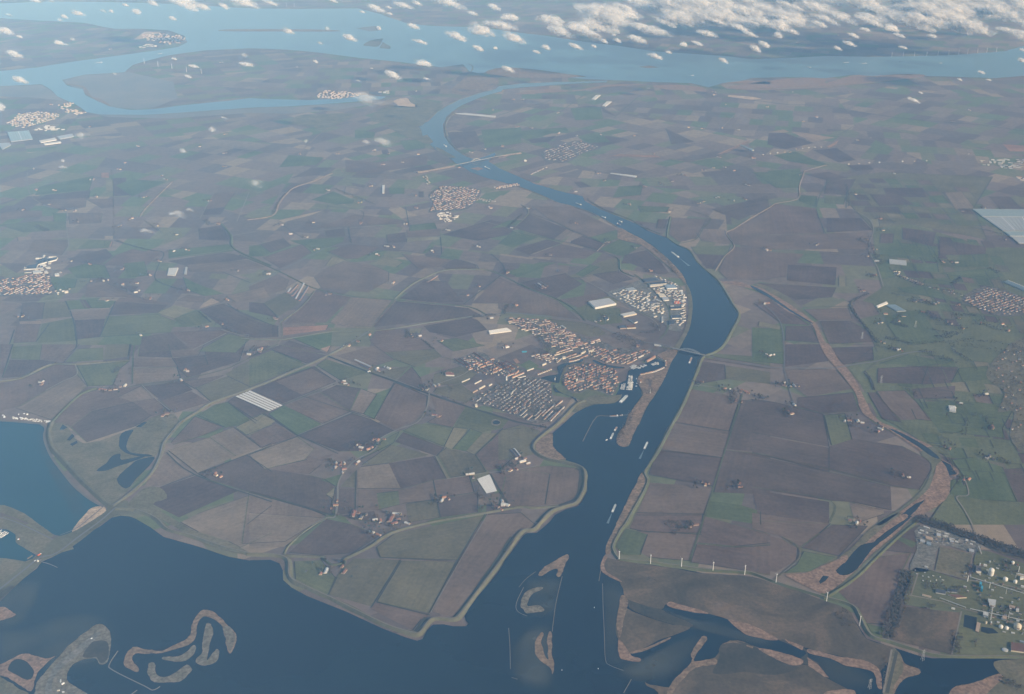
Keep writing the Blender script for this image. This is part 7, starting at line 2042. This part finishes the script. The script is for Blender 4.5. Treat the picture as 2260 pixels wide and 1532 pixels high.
vehicle('dump_truck', T(0,1132,[(505,1402)])[0],1.9,13,5,5,'steel','grey and white dump truck on the gravel spit, the upper one','truck', z=2.2); vehicle('dump_truck', T(0,1132,[(524,1424)])[0],1.0,12,5,5,'white','white dump truck on the gravel spit, the lower one','truck', z=2.2)
vehicle('excavator_carrier', T(0,1132,[(486,1480)])[0], .3,10,4.5,4,'cream','cream works vehicle near the foot of the gravel spit','truck', z=2.2); vehicle('van', T(0,1132,[(526,1492)])[0], .1,9,3.5,3,'white','white van near the foot of the gravel spit','van', z=2.2)
vehicle('van', T(0,1132,[(155,222)])[0], .5,9,4,4,'white','white van with red load on the bank of the small harbour','van', z=1.6, cab='orange')
# the lock in the dam
e = empty('dam_lock', G(*T(0,1132,[(285,385)])[0],1.5), rz_, 'small concrete lock with gates through the dam beside the lorry','lock')
V, F = [],[]; box(V, F, -14,14,-30,-26,-1,4.5); link(bpy.data.objects.new('lock_wall', md('lock_wall', V, F, 'stone')), e)
V, F = [],[]; box(V, F, -14,14,26,30,-1,4.5); link(bpy.data.objects.new('lock_wall', md('lock_wall', V, F, 'stone')), e)
V, F = [],[]; box(V, F, -9,-4,-34,-28,0,9); link(bpy.data.objects.new('gate_tower', md('gate_tower', V, F, 'whitew')), e)
# ------------------------------------------------------------------ town landmarks
def tower_mill(px, H, label):
    p = G(*px); e = empty('tower_mill', p, .4, label, 'windmill')
    V, F = [],[]; tube(V, F, Vector((0,0,-1.5)), Vector((0,0, H)), H * .2, H * .12,14); link(bpy.data.objects.new('tower', md('tower', V, F, 'white')), e)
    V, F = [],[]; tube(V, F, Vector((0,0, H)), Vector((0,0, H * 1.16)), H * .13, H * .04,12); cp = link(bpy.data.objects.new('cap', md('cap', V, F, 'greyroof')), e)
    for k in range(4):
        an = .6 + k * math.pi / 2; u = Vector((0, math.cos(an), math.sin(an))); w = Vector((0,-math.sin(an), math.cos(an))); c = Vector((H * .16,0, H * 1.05))
        V = [c + u * 1.0, c + u * H * .62, c + u * H * .62 + w * 2.0, c + u * 1.0 + w * 2.0]; V += [v + Vector((.25,0,0)) for v in V]
        link(bpy.data.objects.new('sail', md('sail', V, [(0,1,2,3),(7,6,5,4),(0,4,5,1),(1,5,6,2),(2,6,7,3),(3,7,4,0)],'steel')), cp)
tower_mill(TS(240,1090,690,[(262,1402)])[0],26,'tall white tower mill at the corner of the western estate')
tower_mill(TS(240,1090,690,[(1270,1405)])[0],15,'short white tower mill inside the moat')
p = G(*TS(240,1090,690,[(1800,1430)])[0]); e = empty('church', p, .35,'large grey church with square tower in the middle of the old town','church')
v, fw, fr = gable_data(42,18,11,8); mesh_obj('nave', v, fw, M['brick'], e); mesh_obj('roof', v, fr, M['greyroof'], e)
V, F = [],[]; box(V, F, -30,-20.6,-5,5,-1.4,24); link(bpy.data.objects.new('tower', md('tower', V, F, 'cream')), e)
V = [(-30.4,-5.4,24.05),(-20.2,-5.4,24.05),(-20.2,5.4,24.05),(-30.4,5.4,24.05),(-25.3,0,36)]; mesh_obj('spire', V, [(0,1,4),(1,2,4),(2,3,4),(3,0,4)], M['greyroof'], e)
for (q, h, wm, rm, lab) in [([(1805,838),(1900,790),(1912,800),(1820,850)],9,'cream','cream','large cream school block in the northern estate'),([(1960,795),(2075,768),(2085,790),(1975,815)],8,'cream','cream','pale hall beside the inner road of the northern estate'),([(1420,922),(1485,908),(1495,935),(1428,950)],9,'cream','cream','yellow cream block at the corner of the northern estate'),
                            ([(1000,1072),(1085,1040),(1092,1050),(1010,1085)],7,'cream','whiteroof','yellow roofed hall beside the sports field'),([(1385,270),(1420,262),(1505,315),(1470,325)],6,'brick','sheetroof','grey brown shed in the field beside the northern estate'),([(230,705),(300,690),(322,700),(250,718)],7,'whitew','whiteroof','bright white hall left of the northern estate'),
                            ([(580,800),(680,800),(684,808),(590,818)],4,'blue','blue','turquoise swimming pool building left of the northern estate')]:
    prism('town_hall_block', TS(240,1090,690, q), h, wm, rm, lab, 'building','larger buildings of the town')
for (q, h, wm, rm, lab) in [([(20,490),(200,500),(215,545),(40,540)],8,'whitew','redroof','big red roofed hall standing left of the western estate'),([(720,820),(845,755),(858,765),(735,832)],5,'cream','cream','long cream shed in the plots below the western estate'),([(590,895),(690,840),(702,848),(600,905)],5,'brick','brick','long pinkish shed left of the long cream shed'),([(925,755),(990,718),(1002,726),(938,765)],5,'cream','whiteroof','small cream shed right of the long cream shed'),
                            ([(630,715),(770,645),(780,652),(640,724)],4,'cream','whiteroof','narrow pale shed in the upper row of plots'),([(365,680),(530,612),(538,618),(372,690)],4,'cream','whiteroof','narrow pale strip shed furthest left of the plots'),([(1720,445),(1860,395),(1868,402),(1728,452)],4,'cream','whiteroof','narrow white stand along the sports field'),([(640,1150),(690,1140),(695,1180),(650,1188)],8,'cream','cream','cream block at the left tip of the southern estate'),
                            ([(1380,940),(1430,870),(1442,876),(1394,948)],7,'cream','sheetroof','upright grey block in the southern estate')]:
    prism('town_hall_block', TS(240,980,770, q), h, wm, rm, lab, 'building','larger buildings of the town')
prism('town_hall_block', TS(240,1290,740,[(1450,180),(1590,205),(1600,218),(1455,196)]),7,'whitew','whiteroof','long white roadside hall near the bridge','building','larger buildings of the town')
prism('town_hall_block', TS(240,1290,740,[(1075,200),(1145,196),(1152,222),(1085,228)]),7,'brick','orangeroof','pinkish house alone in the trees near the bridge','building','larger buildings of the town')
prism('town_hall_block', TS(240,1290,740,[(1150,925),(1180,920),(1185,965),(1155,970)]),7,'cream','orangeroof','pale building with orange side on the harbour spit','building','larger buildings of the town')
V, F = [],[]; tube(V, F, Vector((0,0,1)), Vector((0,0,26)),1.0, .5,8); box(V, F, -2,2,-2,2,1,4)
o = link(bpy.data.objects.new('harbour_light', md('harbour_light', V, F, 'white'))); o.location = G(*TS(240,1290,740,[(1365,1205)])[0]); tag(o, 'slim white light mast standing on the canal spit','light mast')
# ------------------------------------------------------------------ chemical works, lower right
N1 = lambda q: TS(280,1980,1150, q)
N2 = lambda q: TS(280,1980,1330, q)
def tank(px, r, h, label, dome=True, mat='whitew'):
    p = G(*px); e = empty('storage_tank', p, 0, label, 'tank','tanks of the chemical works')
    V, F = [],[]; tube(V, F, Vector((0,0,-1.4)), Vector((0,0, h)), r, r, 24); sh = link(bpy.data.objects.new('shell', md('shell', V, F, mat)), e)
    V, F = [],[]
    k = 24
    for j in range(5):
        a = j / 4 * math.pi / 2 if dome else 0
        for i in range(k):
            an = i * 2 * math.pi / k; q = max(.02, math.cos(j / 4 * math.pi / 2)) * r * 1.01
            V.append((q * math.cos(an), q * math.sin(an), h + .02 + math.sin(j / 4 * math.pi / 2) * r * (.8 if dome else .15)))
    for j in range(4):
        for i in range(k): F.append((j * k + i, j * k + (i + 1) % k, (j + 1) * k + (i + 1) % k, (j + 1) * k + i))
    me = md('roof', V, F, mat)
    for pl in me.polygons: pl.use_smooth = True
    link(bpy.data.objects.new('roof', me), e)
    V, F = [],[]; box(V, F, r * .98, r + 1.2,-.8, .8,0, h + 1); link(bpy.data.objects.new('stair', md('stair', V, F, 'steel')), sh)
tank(N1([(1665,960)])[0],12,26,'tall cream domed silo, the largest of the chemical works'); tank(N1([(1925,1055)])[0],10,8,'white domed tank right of the tall silo'); tank(N1([(2100,1100)])[0],7.5,9,'smaller white domed tank, second right of the tall silo'); tank(N1([(2055,765)])[0],7,10,'white tank beside trees at the upper right of the works')
tank(N2([(1845,445)])[0],9,6,'left of three round tanks low in the works'); tank(N2([(1945,468)])[0],8,6,'middle of three round tanks low in the works'); tank(N2([(2140,450)])[0],15,10,'right and widest of three round tanks low in the works', mat='cream'); tank(N2([(1578,375)])[0],4,9,'slim cream tank left of the three round tanks', mat='cream')
tank(N2([(1920,850)])[0],12,3,'low grey round basin tank near the foot of the works', False, 'steel')
def stack(px, h, r, label, mat='white'):
    p = G(*px); e = empty('chimney_stack', p, 0, label, 'chimney','stacks of the chemical works')
    V, F = [],[]; tube(V, F, Vector((0,0,-1.4)), Vector((0,0, h)), r, r * .7,10); link(bpy.data.objects.new('shaft', md('shaft', V, F, mat)), e)
    V, F = [],[]; tube(V, F, Vector((0,0, h * .93)), Vector((0,0, h * .95)), r * 1.5, r * 1.5,10); link(bpy.data.objects.new('platform', md('platform', V, F, 'steel')), e)
stack(N1([(1252,1075)])[0],30,2,'white stack left of the tall silo'); stack(N1([(1465,830)])[0],24,2,'white stack above the blue tower'); stack(N1([(1640,1200)])[0],30,1.3,'thin stack below the tall silo'); stack(N1([(1935,1300)])[0],28,1.3,'thin stack in the middle of the works','steel'); stack(N1([(2160,910)])[0],30,1.3,'thin stack at the right edge of the works'); stack(N2([(1665,300)])[0],50,1.6,'tall thin grey mast in the lower works','steel'); stack(N2([(1975,290)])[0],36,1.5,'second thin grey mast in the lower works','steel'); stack(N1([(2110,1010)])[0],26,1.4,'steel stack between the white tanks','steel')
def pipe_rack(a, b, label):
    A, B = G(*a), G(*b); d = B - A; L = d.length
    e = empty('pipe_rack', A, math.atan2(d.y, d.x), label, 'pipe rack','pipe racks of the chemical works')
    for y in (-1.6,0,1.6):
        V, F = [],[]; tube(V, F, Vector((0, y, 6.5)), Vector((L, y, 6.5)), .55, .55,6); link(bpy.data.objects.new('pipe', md('pipe', V, F, 'steel')), e)
    n = max(2, int(L / 30))
    for k in range(n + 1):
        V, F = [],[]; x = L * k / n; box(V, F, x - .3, x + .3,-2.2,-1.7,-1.4,5.9); box(V, F, x - .3, x + .3,1.7,2.2,-1.4,5.9); box(V, F, x - .3, x + .3,-2.2,2.2,5.5,5.9); link(bpy.data.objects.new('trestle', md('trestle', V, F, 'steel')), e)
for k, (a, b) in enumerate([(N1([(1300,1015)])[0], N1([(2260,1310)])[0]),(N1([(760,1390)])[0], N2([(1220,108)])[0]),(N2([(1300,130)])[0], N2([(2260,340)])[0]),(N2([(1710,30)])[0], N2([(1660,330)])[0]),(N1([(1450,470)])[0], N1([(1500,600)])[0])]):
    pipe_rack(a, b, ['long pipe rack crossing the works below the tall silo','pipe rack at the lower left of the works','pipe rack above the three round tanks','short upright pipe rack in the lower works','short pipe rack by the shelter belt'][k])
for k, (q, h, wm, rm) in enumerate([([(470,85),(580,120),(575,135),(468,98)],5,'cream','whiteroof'),([(700,165),(775,188),(772,200),(700,178)],5,'cream','whiteroof'),([(845,208),(930,230),(928,243),(843,220)],5,'whitew','whiteroof'),([(845,250),(912,268),(910,280),(843,262)],5,'whitew','whiteroof'),([(930,295),(1025,318),(1020,334),(928,310)],5,'cream','sheetroof'),
        ([(510,260),(640,300),(630,345),(510,310)],6,'cream','brick'),([(415,318),(500,345),(492,385),(412,360)],5,'whitew','sheetroof'),([(530,365),(610,385),(600,430),(525,410)],6,'blueroof','blueroof'),([(705,210),(780,225),(775,275),(705,262)],6,'cream','sheetroof'),([(945,335),(1015,350),(1010,385),(940,370)],6,'whitew','sheetroof'),
        ([(1285,490),(1375,515),(1370,555),(1285,535)],5,'sheetroof','sheetroof'),([(1220,320),(1270,330),(1268,348),(1218,338)],5,'whitew','whiteroof'),([(1310,345),(1400,372),(1398,382),(1310,358)],4,'cream','whiteroof'),([(490,795),(555,815),(550,828),(488,808)],5,'whitew','whiteroof'),([(1545,760),(1605,780),(1600,800),(1540,785)],7,'whitew','whiteroof'),
        ([(1475,1075),(1515,1090),(1510,1140),(1470,1125)],14,'blue','blue'),([(1500,1150),(1535,1160),(1530,1215),(1498,1205)],16,'blue','blue'),([(1410,795),(1500,800),(1500,900),(1410,890)],12,'whitew','greyroof'),([(2190,990),(2260,985),(2260,1020),(2195,1025)],8,'whitew','whiteroof'),([(2140,925),(2260,950),(2260,965),(2140,940)],8,'cream','steel'),([(2205,1140),(2300,1165),(2298,1185),(2205,1160)],7,'whitew','whiteroof'),
        ([(905,1310),(1085,1310),(1240,1360),(1060,1370)],5,'cream','brownroof'),([(450,1300),(610,1340),(600,1360),(448,1320)],4,'cream','brick'),([(690,1210),(880,1240),(860,1300),(690,1270)],6,'steel','darkroof'),([(900,1200),(1080,1220),(1070,1270),(900,1250)],6,'steel','darkroof'),([(1620,1385),(1765,1405),(1755,1465),(1630,1450)],10,'steel','steel')]):
    prism('works_building', N1(q), h, wm, rm, ['pale long office roof at the top left corner of the chemical works','pale roof second along the shelter belt','white roof third along the shelter belt','white roof just under the third along the shelter belt','long pale roof under the shelter belt','pinkish courtyard building near the shelter belt','pale gridded roof at the left edge of the works','blue grey block beside the dark trees','tall pale block near the shelter belt','pale block in the row near the shelter belt',
        'grey green shed alone below the shelter belt','small white office under the shelter belt','thin pale roof at the end of the shelter belt','thin white roof above the lower trees','pair of white roofs right of the blue tower','upper turquoise process tower','lower turquoise process tower','grey process block left of the tall silo','white block at the right edge of the works','thin pale block at the right edge','white shed at the right edge below the tanks',
        'brown roofed hall among the lower trees','thin pinkish shed among the lower trees','dark roofed hall left in the lower trees','dark roofed hall right in the lower trees','steel framed block below the pipe rack'][k],'works building','buildings of the chemical works')
for k, (q, h, wm, rm) in enumerate([([(970,85),(1035,98),(1030,115),(965,100)],5,'whitew','whiteroof'),([(1425,345),(1490,370),(1455,530),(1395,505)],5,'brick','brick'),([(2030,700),(2260,740),(2260,880),(2030,850)],7,'cream','brownroof'),([(2185,670),(2260,690),(2260,710),(2185,690)],6,'blueroof','blueroof'),([(1540,160),(1630,190),(1625,245),(1530,215)],9,'steel','steel'),([(1640,0),(1760,10),(1750,50),(1640,40)],10,'steel','steel'),([(2120,105),(2175,115),(2170,150),(2120,140)],8,'whitew','whiteroof'),([(1880,230),(1960,250),(1950,300),(1875,280)],9,'steel','brick'),([(2000,40),(2110,65),(2100,100),(1995,80)],8,'brick','brick')]):
    prism('works_building', N2(q), h, wm, rm, ['white shed at the lower left of the works','tan covered strip beside the settling ponds','wide striped hall at the lower right edge','blue roof above the striped hall','steel framed block above the three round tanks','steel framed block at the crossing of the pipe racks','white cube at the right edge of the lower works','grey process block between the two masts','brown process block in the right of the works'][k],'works building','buildings of the chemical works')
P_('settling_pond',1660,1132,[(1765,845),(1870,870),(1855,975),(1755,945)],'pond',1.1,15, .5); P_('settling_pond',1660,1132,[(1905,945),(2000,960),(2050,1000),(1960,1005),(1900,985)],'pond',1.1,15, .5)
r9 = random.Random(9)
sheds(280,1980,1150,[(1350,720),(2000,700),(2260,820),(2260,1480),(1700,1480),(1150,1300),(1200,950)],42,(1300,1015),(2260,1310),['brick','steel','cream'],['steel','greyroof','darkroof','brownroof'],'small shed or plant unit scattered round the tall silo','shed','plant units of the chemical works', r9,(5,14),(4,9),(3,9))
sheds(280,1980,1330,[(1480,40),(2260,120),(2260,560),(1900,540),(1500,300)],32,(1300,130),(2260,340),['brick','steel','cream'],['steel','greyroof','darkroof','brownroof'],'small shed or plant unit among the lower process blocks','shed','plant units of the lower works', r9,(5,14),(4,9),(3,9))
sheds(280,1980,1150,[(400,150),(1350,400),(1300,440),(700,380),(380,420)],26,(470,85),(930,230),['whitew','cream'],['whiteroof','brownroof','greyroof'],'small office or shed below the shelter belt','shed','offices of the chemical works', r9,(8,18),(6,9),(3,5))
sheds(280,1980,1150,[(320,870),(420,890),(860,1030),(820,1070),(450,1100),(330,920)],14,(320,870),(860,1030),['whitew'],['whiteroof'],'tiny white hut along the works lane','shed','huts of the works lane', r9,(4,9),(3,5),(2,3.5))
# electricity pylons
def pylon(px, H, label):
    p = G(*px); e = empty('electricity_pylon', p, .4, label, 'pylon','electricity pylons')
    V, F = [],[]
    for sx in (-1,1):
        for sy in (-1,1):
            tube(V, F, Vector((sx * H * .1, sy * H * .1,-1.4)), Vector((sx * .5, sy * .5, H)), .5, .3,4)
    for k in range(6):
        z = H * k / 6; w = H * .1 * (1 - k / 6) + .5; z2 = H * (k + 1) / 6; w2 = H * .1 * (1 - (k + 1) / 6) + .5
        tube(V, F, Vector((-w, -w, z)), Vector((w2,-w2, z2)), .22, .22,4); tube(V, F, Vector((w, w, z)), Vector((-w2, w2, z2)), .22, .22,4)
    link(bpy.data.objects.new('lattice', md('lattice', V, F, 'steel')), e)
    for z in (.72, .84, .95):
        V, F = [],[]; tube(V, F, Vector((-H * .2,0, H * z)), Vector((H * .2,0, H * z)), .35, .35,4); link(bpy.data.objects.new('cross_arm', md('cross_arm', V, F, 'steel')), e)
pylon(T(1660,1132,[(1415,1225)])[0],52,'lattice pylon standing at the shore below the works'); pylon(T(1660,760,[(1070,320)])[0],48,'faint lattice pylon in the fields right of the creek'); pylon(T(1660,380,[(1355,1290)])[0],48,'faint lattice pylon in the green fields at right'); pylon(T(1660,380,[(912,1385)])[0],48,'faint lattice pylon in the dark field at right'); pylon(T(1660,1132,[(975,1460)])[0],46,'lattice pylon in the marsh at the foot of the picture')
# ------------------------------------------------------------------ clouds below the aircraft
def cloud_mat(name, lo, hi):
    m, nt, b, out = new_mat(name)
    N = nt.nodes; L = nt.links
    N.remove(b)
    tc = N.new('ShaderNodeTexCoord')
    nz = N.new('ShaderNodeTexNoise'); nz.inputs['Scale'].default_value = 3.2; nz.inputs['Detail'].default_value = 6; nz.inputs['Roughness'].default_value = .62
    L.new(tc.outputs['Object'], nz.inputs['Vector'])
    mr = N.new('ShaderNodeMapRange'); mr.inputs['From Min'].default_value = .34; mr.inputs['From Max'].default_value = .66
    mr.inputs['To Min'].default_value = lo; mr.inputs['To Max'].default_value = hi
    L.new(nz.outputs['Fac'], mr.inputs['Value'])
    df = N.new('ShaderNodeBsdfDiffuse'); df.inputs['Color'].default_value = (.98, .98, .98,1)
    tl = N.new('ShaderNodeBsdfTranslucent'); tl.inputs['Color'].default_value = (.98, .98, .98,1)
    mx = N.new('ShaderNodeMixShader'); mx.inputs[0].default_value = .5
    L.new(df.outputs[0], mx.inputs[1]); L.new(tl.outputs[0], mx.inputs[2])
    tr = N.new('ShaderNodeBsdfTransparent')
    m2 = N.new('ShaderNodeMixShader')
    at = N.new('ShaderNodeAttribute'); at.attribute_name = 'vapour'
    mu = N.new('ShaderNodeMath'); mu.operation = 'MULTIPLY'
    L.new(mr.outputs[0], mu.inputs[0]); L.new(at.outputs['Fac'], mu.inputs[1])
    L.new(mu.outputs[0], m2.inputs[0]); L.new(tr.outputs[0], m2.inputs[1]); L.new(mx.outputs[0], m2.inputs[2])
    L.new(m2.outputs[0], out.inputs['Surface'])
    return m
M['cloud'] = cloud_mat('cumulus', .06, .66)
M['wisp'] = cloud_mat('thin_cloud', .0, .13)
def ico2():
    V = [p.copy() for p in ICO_V]; F = []; mid = {}
    def mp(a, b):
        k = (min(a, b), max(a, b))
        if k not in mid:
            V.append(((V[a] + V[b]) / 2).normalized()); mid[k] = len(V) - 1
        return mid[k]
    for a, b, c in ICO_F:
        x, y, z = mp(a, b), mp(b, c), mp(c, a)
        F.extend([(a, x, z),(b, y, x),(c, z, y),(x, y, z)])
    return V, F
I2V, I2F = ico2()
def cloud_proto(seed, mat):
    """a heap of ragged vapour puffs, flat below, piled up along a leaning line; unit size"""
    r = random.Random(seed); V, F = [],[]
    n = r.randint(34,44)
    k3 = r.randint(2,4)
    heads = [(r.uniform(-.55, .55), r.uniform(-.28, .28), r.uniform(.45,1.0)) for _ in range(k3)]
    for i in range(n):
        hx, hy, hs = r.choice(heads)
        x = hx + r.gauss(0, .26); y = hy + r.gauss(0, .20)
        fall = max(.08,1 - (abs(x) ** 2 + (y * 1.6) ** 2) * .8)
        s = r.uniform(.07, .32) * (.45 + .55 * fall) * (.7 + .3 * hs)
        z = r.random() ** 1.5 * .42 * hs * fall
        c = Vector((x, y, z + s * .55))
        b = len(V); off = Vector((r.uniform(0,50), r.uniform(0,50), r.uniform(0,50)))
        for p in I2V:
            q = 1 + .45 * mnoise.noise(p * 1.7 + off)
            w = Vector((p.x * 1.15, p.y, p.z * .8)) * s * q
            v = c + w
            v.z = max(v.z, v.z * .35)
            V.append(tuple(v))
        F += [tuple(t + b for t in f) for f in I2F]
    ncore = len(F)
    if mat == 'cloud':
        for i in range(24):
            hx, hy, hs = r.choice(heads)
            c = Vector((hx + r.gauss(0, .36), hy + r.gauss(0, .26), r.uniform(.05, .3))); s = r.uniform(.16, .34)
            b = len(V); off = Vector((r.uniform(0,50), r.uniform(0,50), r.uniform(0,50)))
            V += [tuple(c + Vector((p.x * 1.3, p.y, p.z * .5)) * s * (1 + .5 * mnoise.noise(p * 1.6 + off))) for p in I2V]
            F += [tuple(t + b for t in f) for f in I2F]
    me = bpy.data.meshes.new('cloud'); me.from_pydata(V, [], F); me.materials.append(M[mat]); me.materials.append(M['wisp'])
    for i, p in enumerate(me.polygons):
        if i >= ncore: p.material_index = 1
    cx = sum(h[0] for h in heads) / k3; cy = sum(h[1] for h in heads) / k3
    at = me.attributes.new('vapour','FLOAT','POINT')
    at.data.foreach_set('value',[max(.05, min(1,1.25 - 1.25 * math.sqrt(((v[0] - cx) * .8) ** 2 + ((v[1] - cy) * 1.3) ** 2 + (v[2] * 1.3) ** 2))) for v in V])
    for p in me.polygons: p.use_smooth = True
    return me
CP = [cloud_proto(900 + i, 'cloud') for i in range(9)]
WP = [cloud_proto(950 + i, 'wisp') for i in range(4)]
CLOUD_Z = 750.0
rcl = random.Random(77)
def cloud(px, py, wpx, hpx, label, group, wisp=False, z=CLOUD_Z):
    p = G(px, py, z)
    s = (p - Vector((0,0, ALT))).length / FPX            # metres per photo pixel there
    me = rcl.choice(WP if wisp else CP)
    o = link(bpy.data.objects.new('cloud', me))
    w = wpx * s / 1.5
    o.location = (p.x, p.y, z - hpx * s * .25)
    o.scale = (w, w * rcl.uniform(.9,1.5), max(hpx * s * 1.5, w * .55))
    o.rotation_euler = (0, .24 + rcl.uniform(-.08, .1),-0.35 + rcl.uniform(-.3, .3))
    tag(o, label, 'cloud', group)
def clouds(ox, oy, lst, label, group, wisp=False):
    for i, (x, y, w, h) in enumerate(lst):
        (px, py), = T(ox, oy, [(x, y)])
        thin = wisp or (i % 2 and x < 1000 and ox < 1000 and w < 95)
        cloud(px, py, w * .2655, h * .2655, label if thin == wisp else label.replace('white','faint').replace('heaped','thin'), group, thin)
clouds(0,0,[(630,110,100,40),(480,160,60,35),(540,140,60,28),(870,95,70,30),(930,95,40,22),(1150,105,90,40),(1430,150,70,32),(60,260,110,45),(460,345,90,36),(610,328,50,24),(110,445,110,38),(150,660,110,50),(1260,25,80,45),(1500,15,260,36),(1700,60,120,36),(1850,45,100,28),(2050,20,260,36),
             (85,125,60,22),(170,305,50,22),(555,370,50,22),(10,900,90,55),(1620,550,80,28),(2060,535,110,36),(1560,635,60,22),(1445,490,40,22),(960,615,50,18),(300,5,90,20),(450,15,80,28),(1040,40,50,18)],'small white cloud drifting over the estuary at upper left','small clouds at upper left')
clouds(550,0,[(310,260,90,50),(635,230,80,40),(820,310,110,55),(595,360,60,28),(1045,65,140,45),(1150,60,50,24),(1260,40,150,45),(1380,25,90,36),(1355,215,90,45),(1410,345,110,32),(1700,295,160,65),(1890,250,210,90),(1075,235,40,36),(1410,510,150,42),(1180,615,140,45),(20,535,60,28),(545,510,50,24),
               (2030,55,110,42),(1850,110,80,36),(2130,130,150,60),(2110,210,250,80),(2170,310,190,70),(1900,400,90,36),(2035,395,40,28),(1600,12,300,36),(1180,118,60,18),(935,98,45,18),(910,670,50,18),(1465,655,50,18),(160,20,120,30),(700,8,90,20)],'white heaped cloud over the middle of the far estuary','clouds over the far estuary')
clouds(1100,0,[(410,400,80,36),(310,430,60,28),(630,380,120,28),(790,385,40,28),(980,335,60,38),(870,340,60,38),(1140,320,150,55),(1290,465,110,45),(1420,435,50,28),(1520,360,70,40),(1860,500,80,38),(2120,405,90,55),(2200,365,80,45),(1750,280,160,55),(2080,280,110,32),(1650,360,90,28),(70,570,110,36)],'small detached cloud below the great cloud bank','small clouds below the bank')
clouds(1660,0,[(30,405,80,55),(100,375,70,45),(230,300,80,55),(240,235,80,45),(340,265,100,45),(550,200,110,45),(740,155,90,55),(795,360,100,36),(930,245,70,36),(830,290,90,28),(1220,295,80,28),(1110,215,150,62),(1490,300,60,36),(1720,230,200,120),(1190,155,120,62),(990,85,200,70),(1330,830,110,30),(1410,775,40,14),
                (1720,660,40,18),(1970,665,40,18),(1900,600,50,26),(2230,500,60,36),(2240,415,40,28),(1250,395,60,22),(700,400,70,26)],'detached white cloud at the upper right','detached clouds at upper right')
clouds(0,380,[(1500,350,150,45),(1590,315,90,26),(1240,490,150,40),(2170,110,190,40)],'thin wisp of low cloud over the left polder','wisps over the left polder', True)
clouds(0,0,[(510,1335,50,34),(700,1140,150,50),(1740,1070,90,60),(1870,980,70,30),(540,1390,80,30),(1500,1245,120,30),(2050,470,110,40)],'thin wisp of low cloud over the far left fields','wisps over the far left fields', True)
clouds(550,0,[(1130,1180,180,50),(980,1180,80,30),(480,1180,60,30),(1000,830,300,40)],'thin wisp of low cloud over the far polder','wisps over the far polder', True)
# the great bank along the top right
BANK = [(1190,62),(1240,40),(1330,22),(1430,0),(1500,-25),(2330,-25),(2330,90),(2230,85),(2150,72),(2060,55),(1960,45),(1880,55),(1800,42),(1720,58),(1620,70),(1540,62),(1460,75),(1400,66),(1300,78),(1230,74)]
k = t = 0
while k < 115 and t < 9000:
    t += 1
    x, y = rcl.uniform(1190,2330), rcl.uniform(-22,88)
    if not pip((x, y), BANK): continue
    if mnoise.noise(Vector(((x + y * 1.6) / 110, y / 26,8.1))) < -0.02 and rcl.random() < .85: continue
    k += 1
    w = rcl.uniform(38,105) * (.75 if y > 45 else 1.15)
    cloud(x, y, w, w * rcl.uniform(.22, .34),'lump of the great white cloud bank along the top right','the great cloud bank')

# ------------------------------------------------------------------ labels: say which one, where many are alike
def seen(o):
    p = o.matrix_world.translation if o.parent is None else o.location
    p = Vector(o.location) - Vector((0,0, ALT))
    f = p.y * math.cos(PITCH) - p.z * math.sin(PITCH)
    u = p.y * math.sin(PITCH) + p.z * math.cos(PITCH)
    return p.x / f, u / f
def tell_apart():
    ORD = ['first','second','third','fourth','fifth','sixth','seventh','eighth','ninth','tenth','eleventh','twelfth']
    def sets():
        d = {}
        for o in SC.objects:
            if o.parent is None and o.get('label') and o.get('kind') != 'stuff':
                d.setdefault(o['label'],[]).append(o)
        return [(l, v) for l, v in d.items() if len(v) > 1]
    for lab, lst in sets():
        if len(lst) <= 12 or len(lab.split()) > 12: continue
        S = {o: seen(o) for o in lst}
        n = len(lst)
        cols = 3 if n > 24 else 2
        xs = sorted(S[o][0] for o in lst); ys = sorted(S[o][1] for o in lst)
        for o in lst:
            x, y = S[o]
            c = min(cols - 1, sum(x >= xs[n * k // cols] for k in range(1, cols)))
            r = 'upper' if y >= ys[n // 2] else 'lower'
            h = (['left','middle','right'] if cols == 3 else ['left','right'])[c]
            o['label'] = f'{lab}, {r} {h} part'
    for lab, lst in sets():
        if len(lst) > 12 or len(lab.split()) > 12: continue
        lst.sort(key=lambda o: seen(o)[0])
        for k, o in enumerate(lst):
            o['label'] = f'{lab}, {ORD[k]} from left'
bpy.context.view_layer.update()
tell_apart()
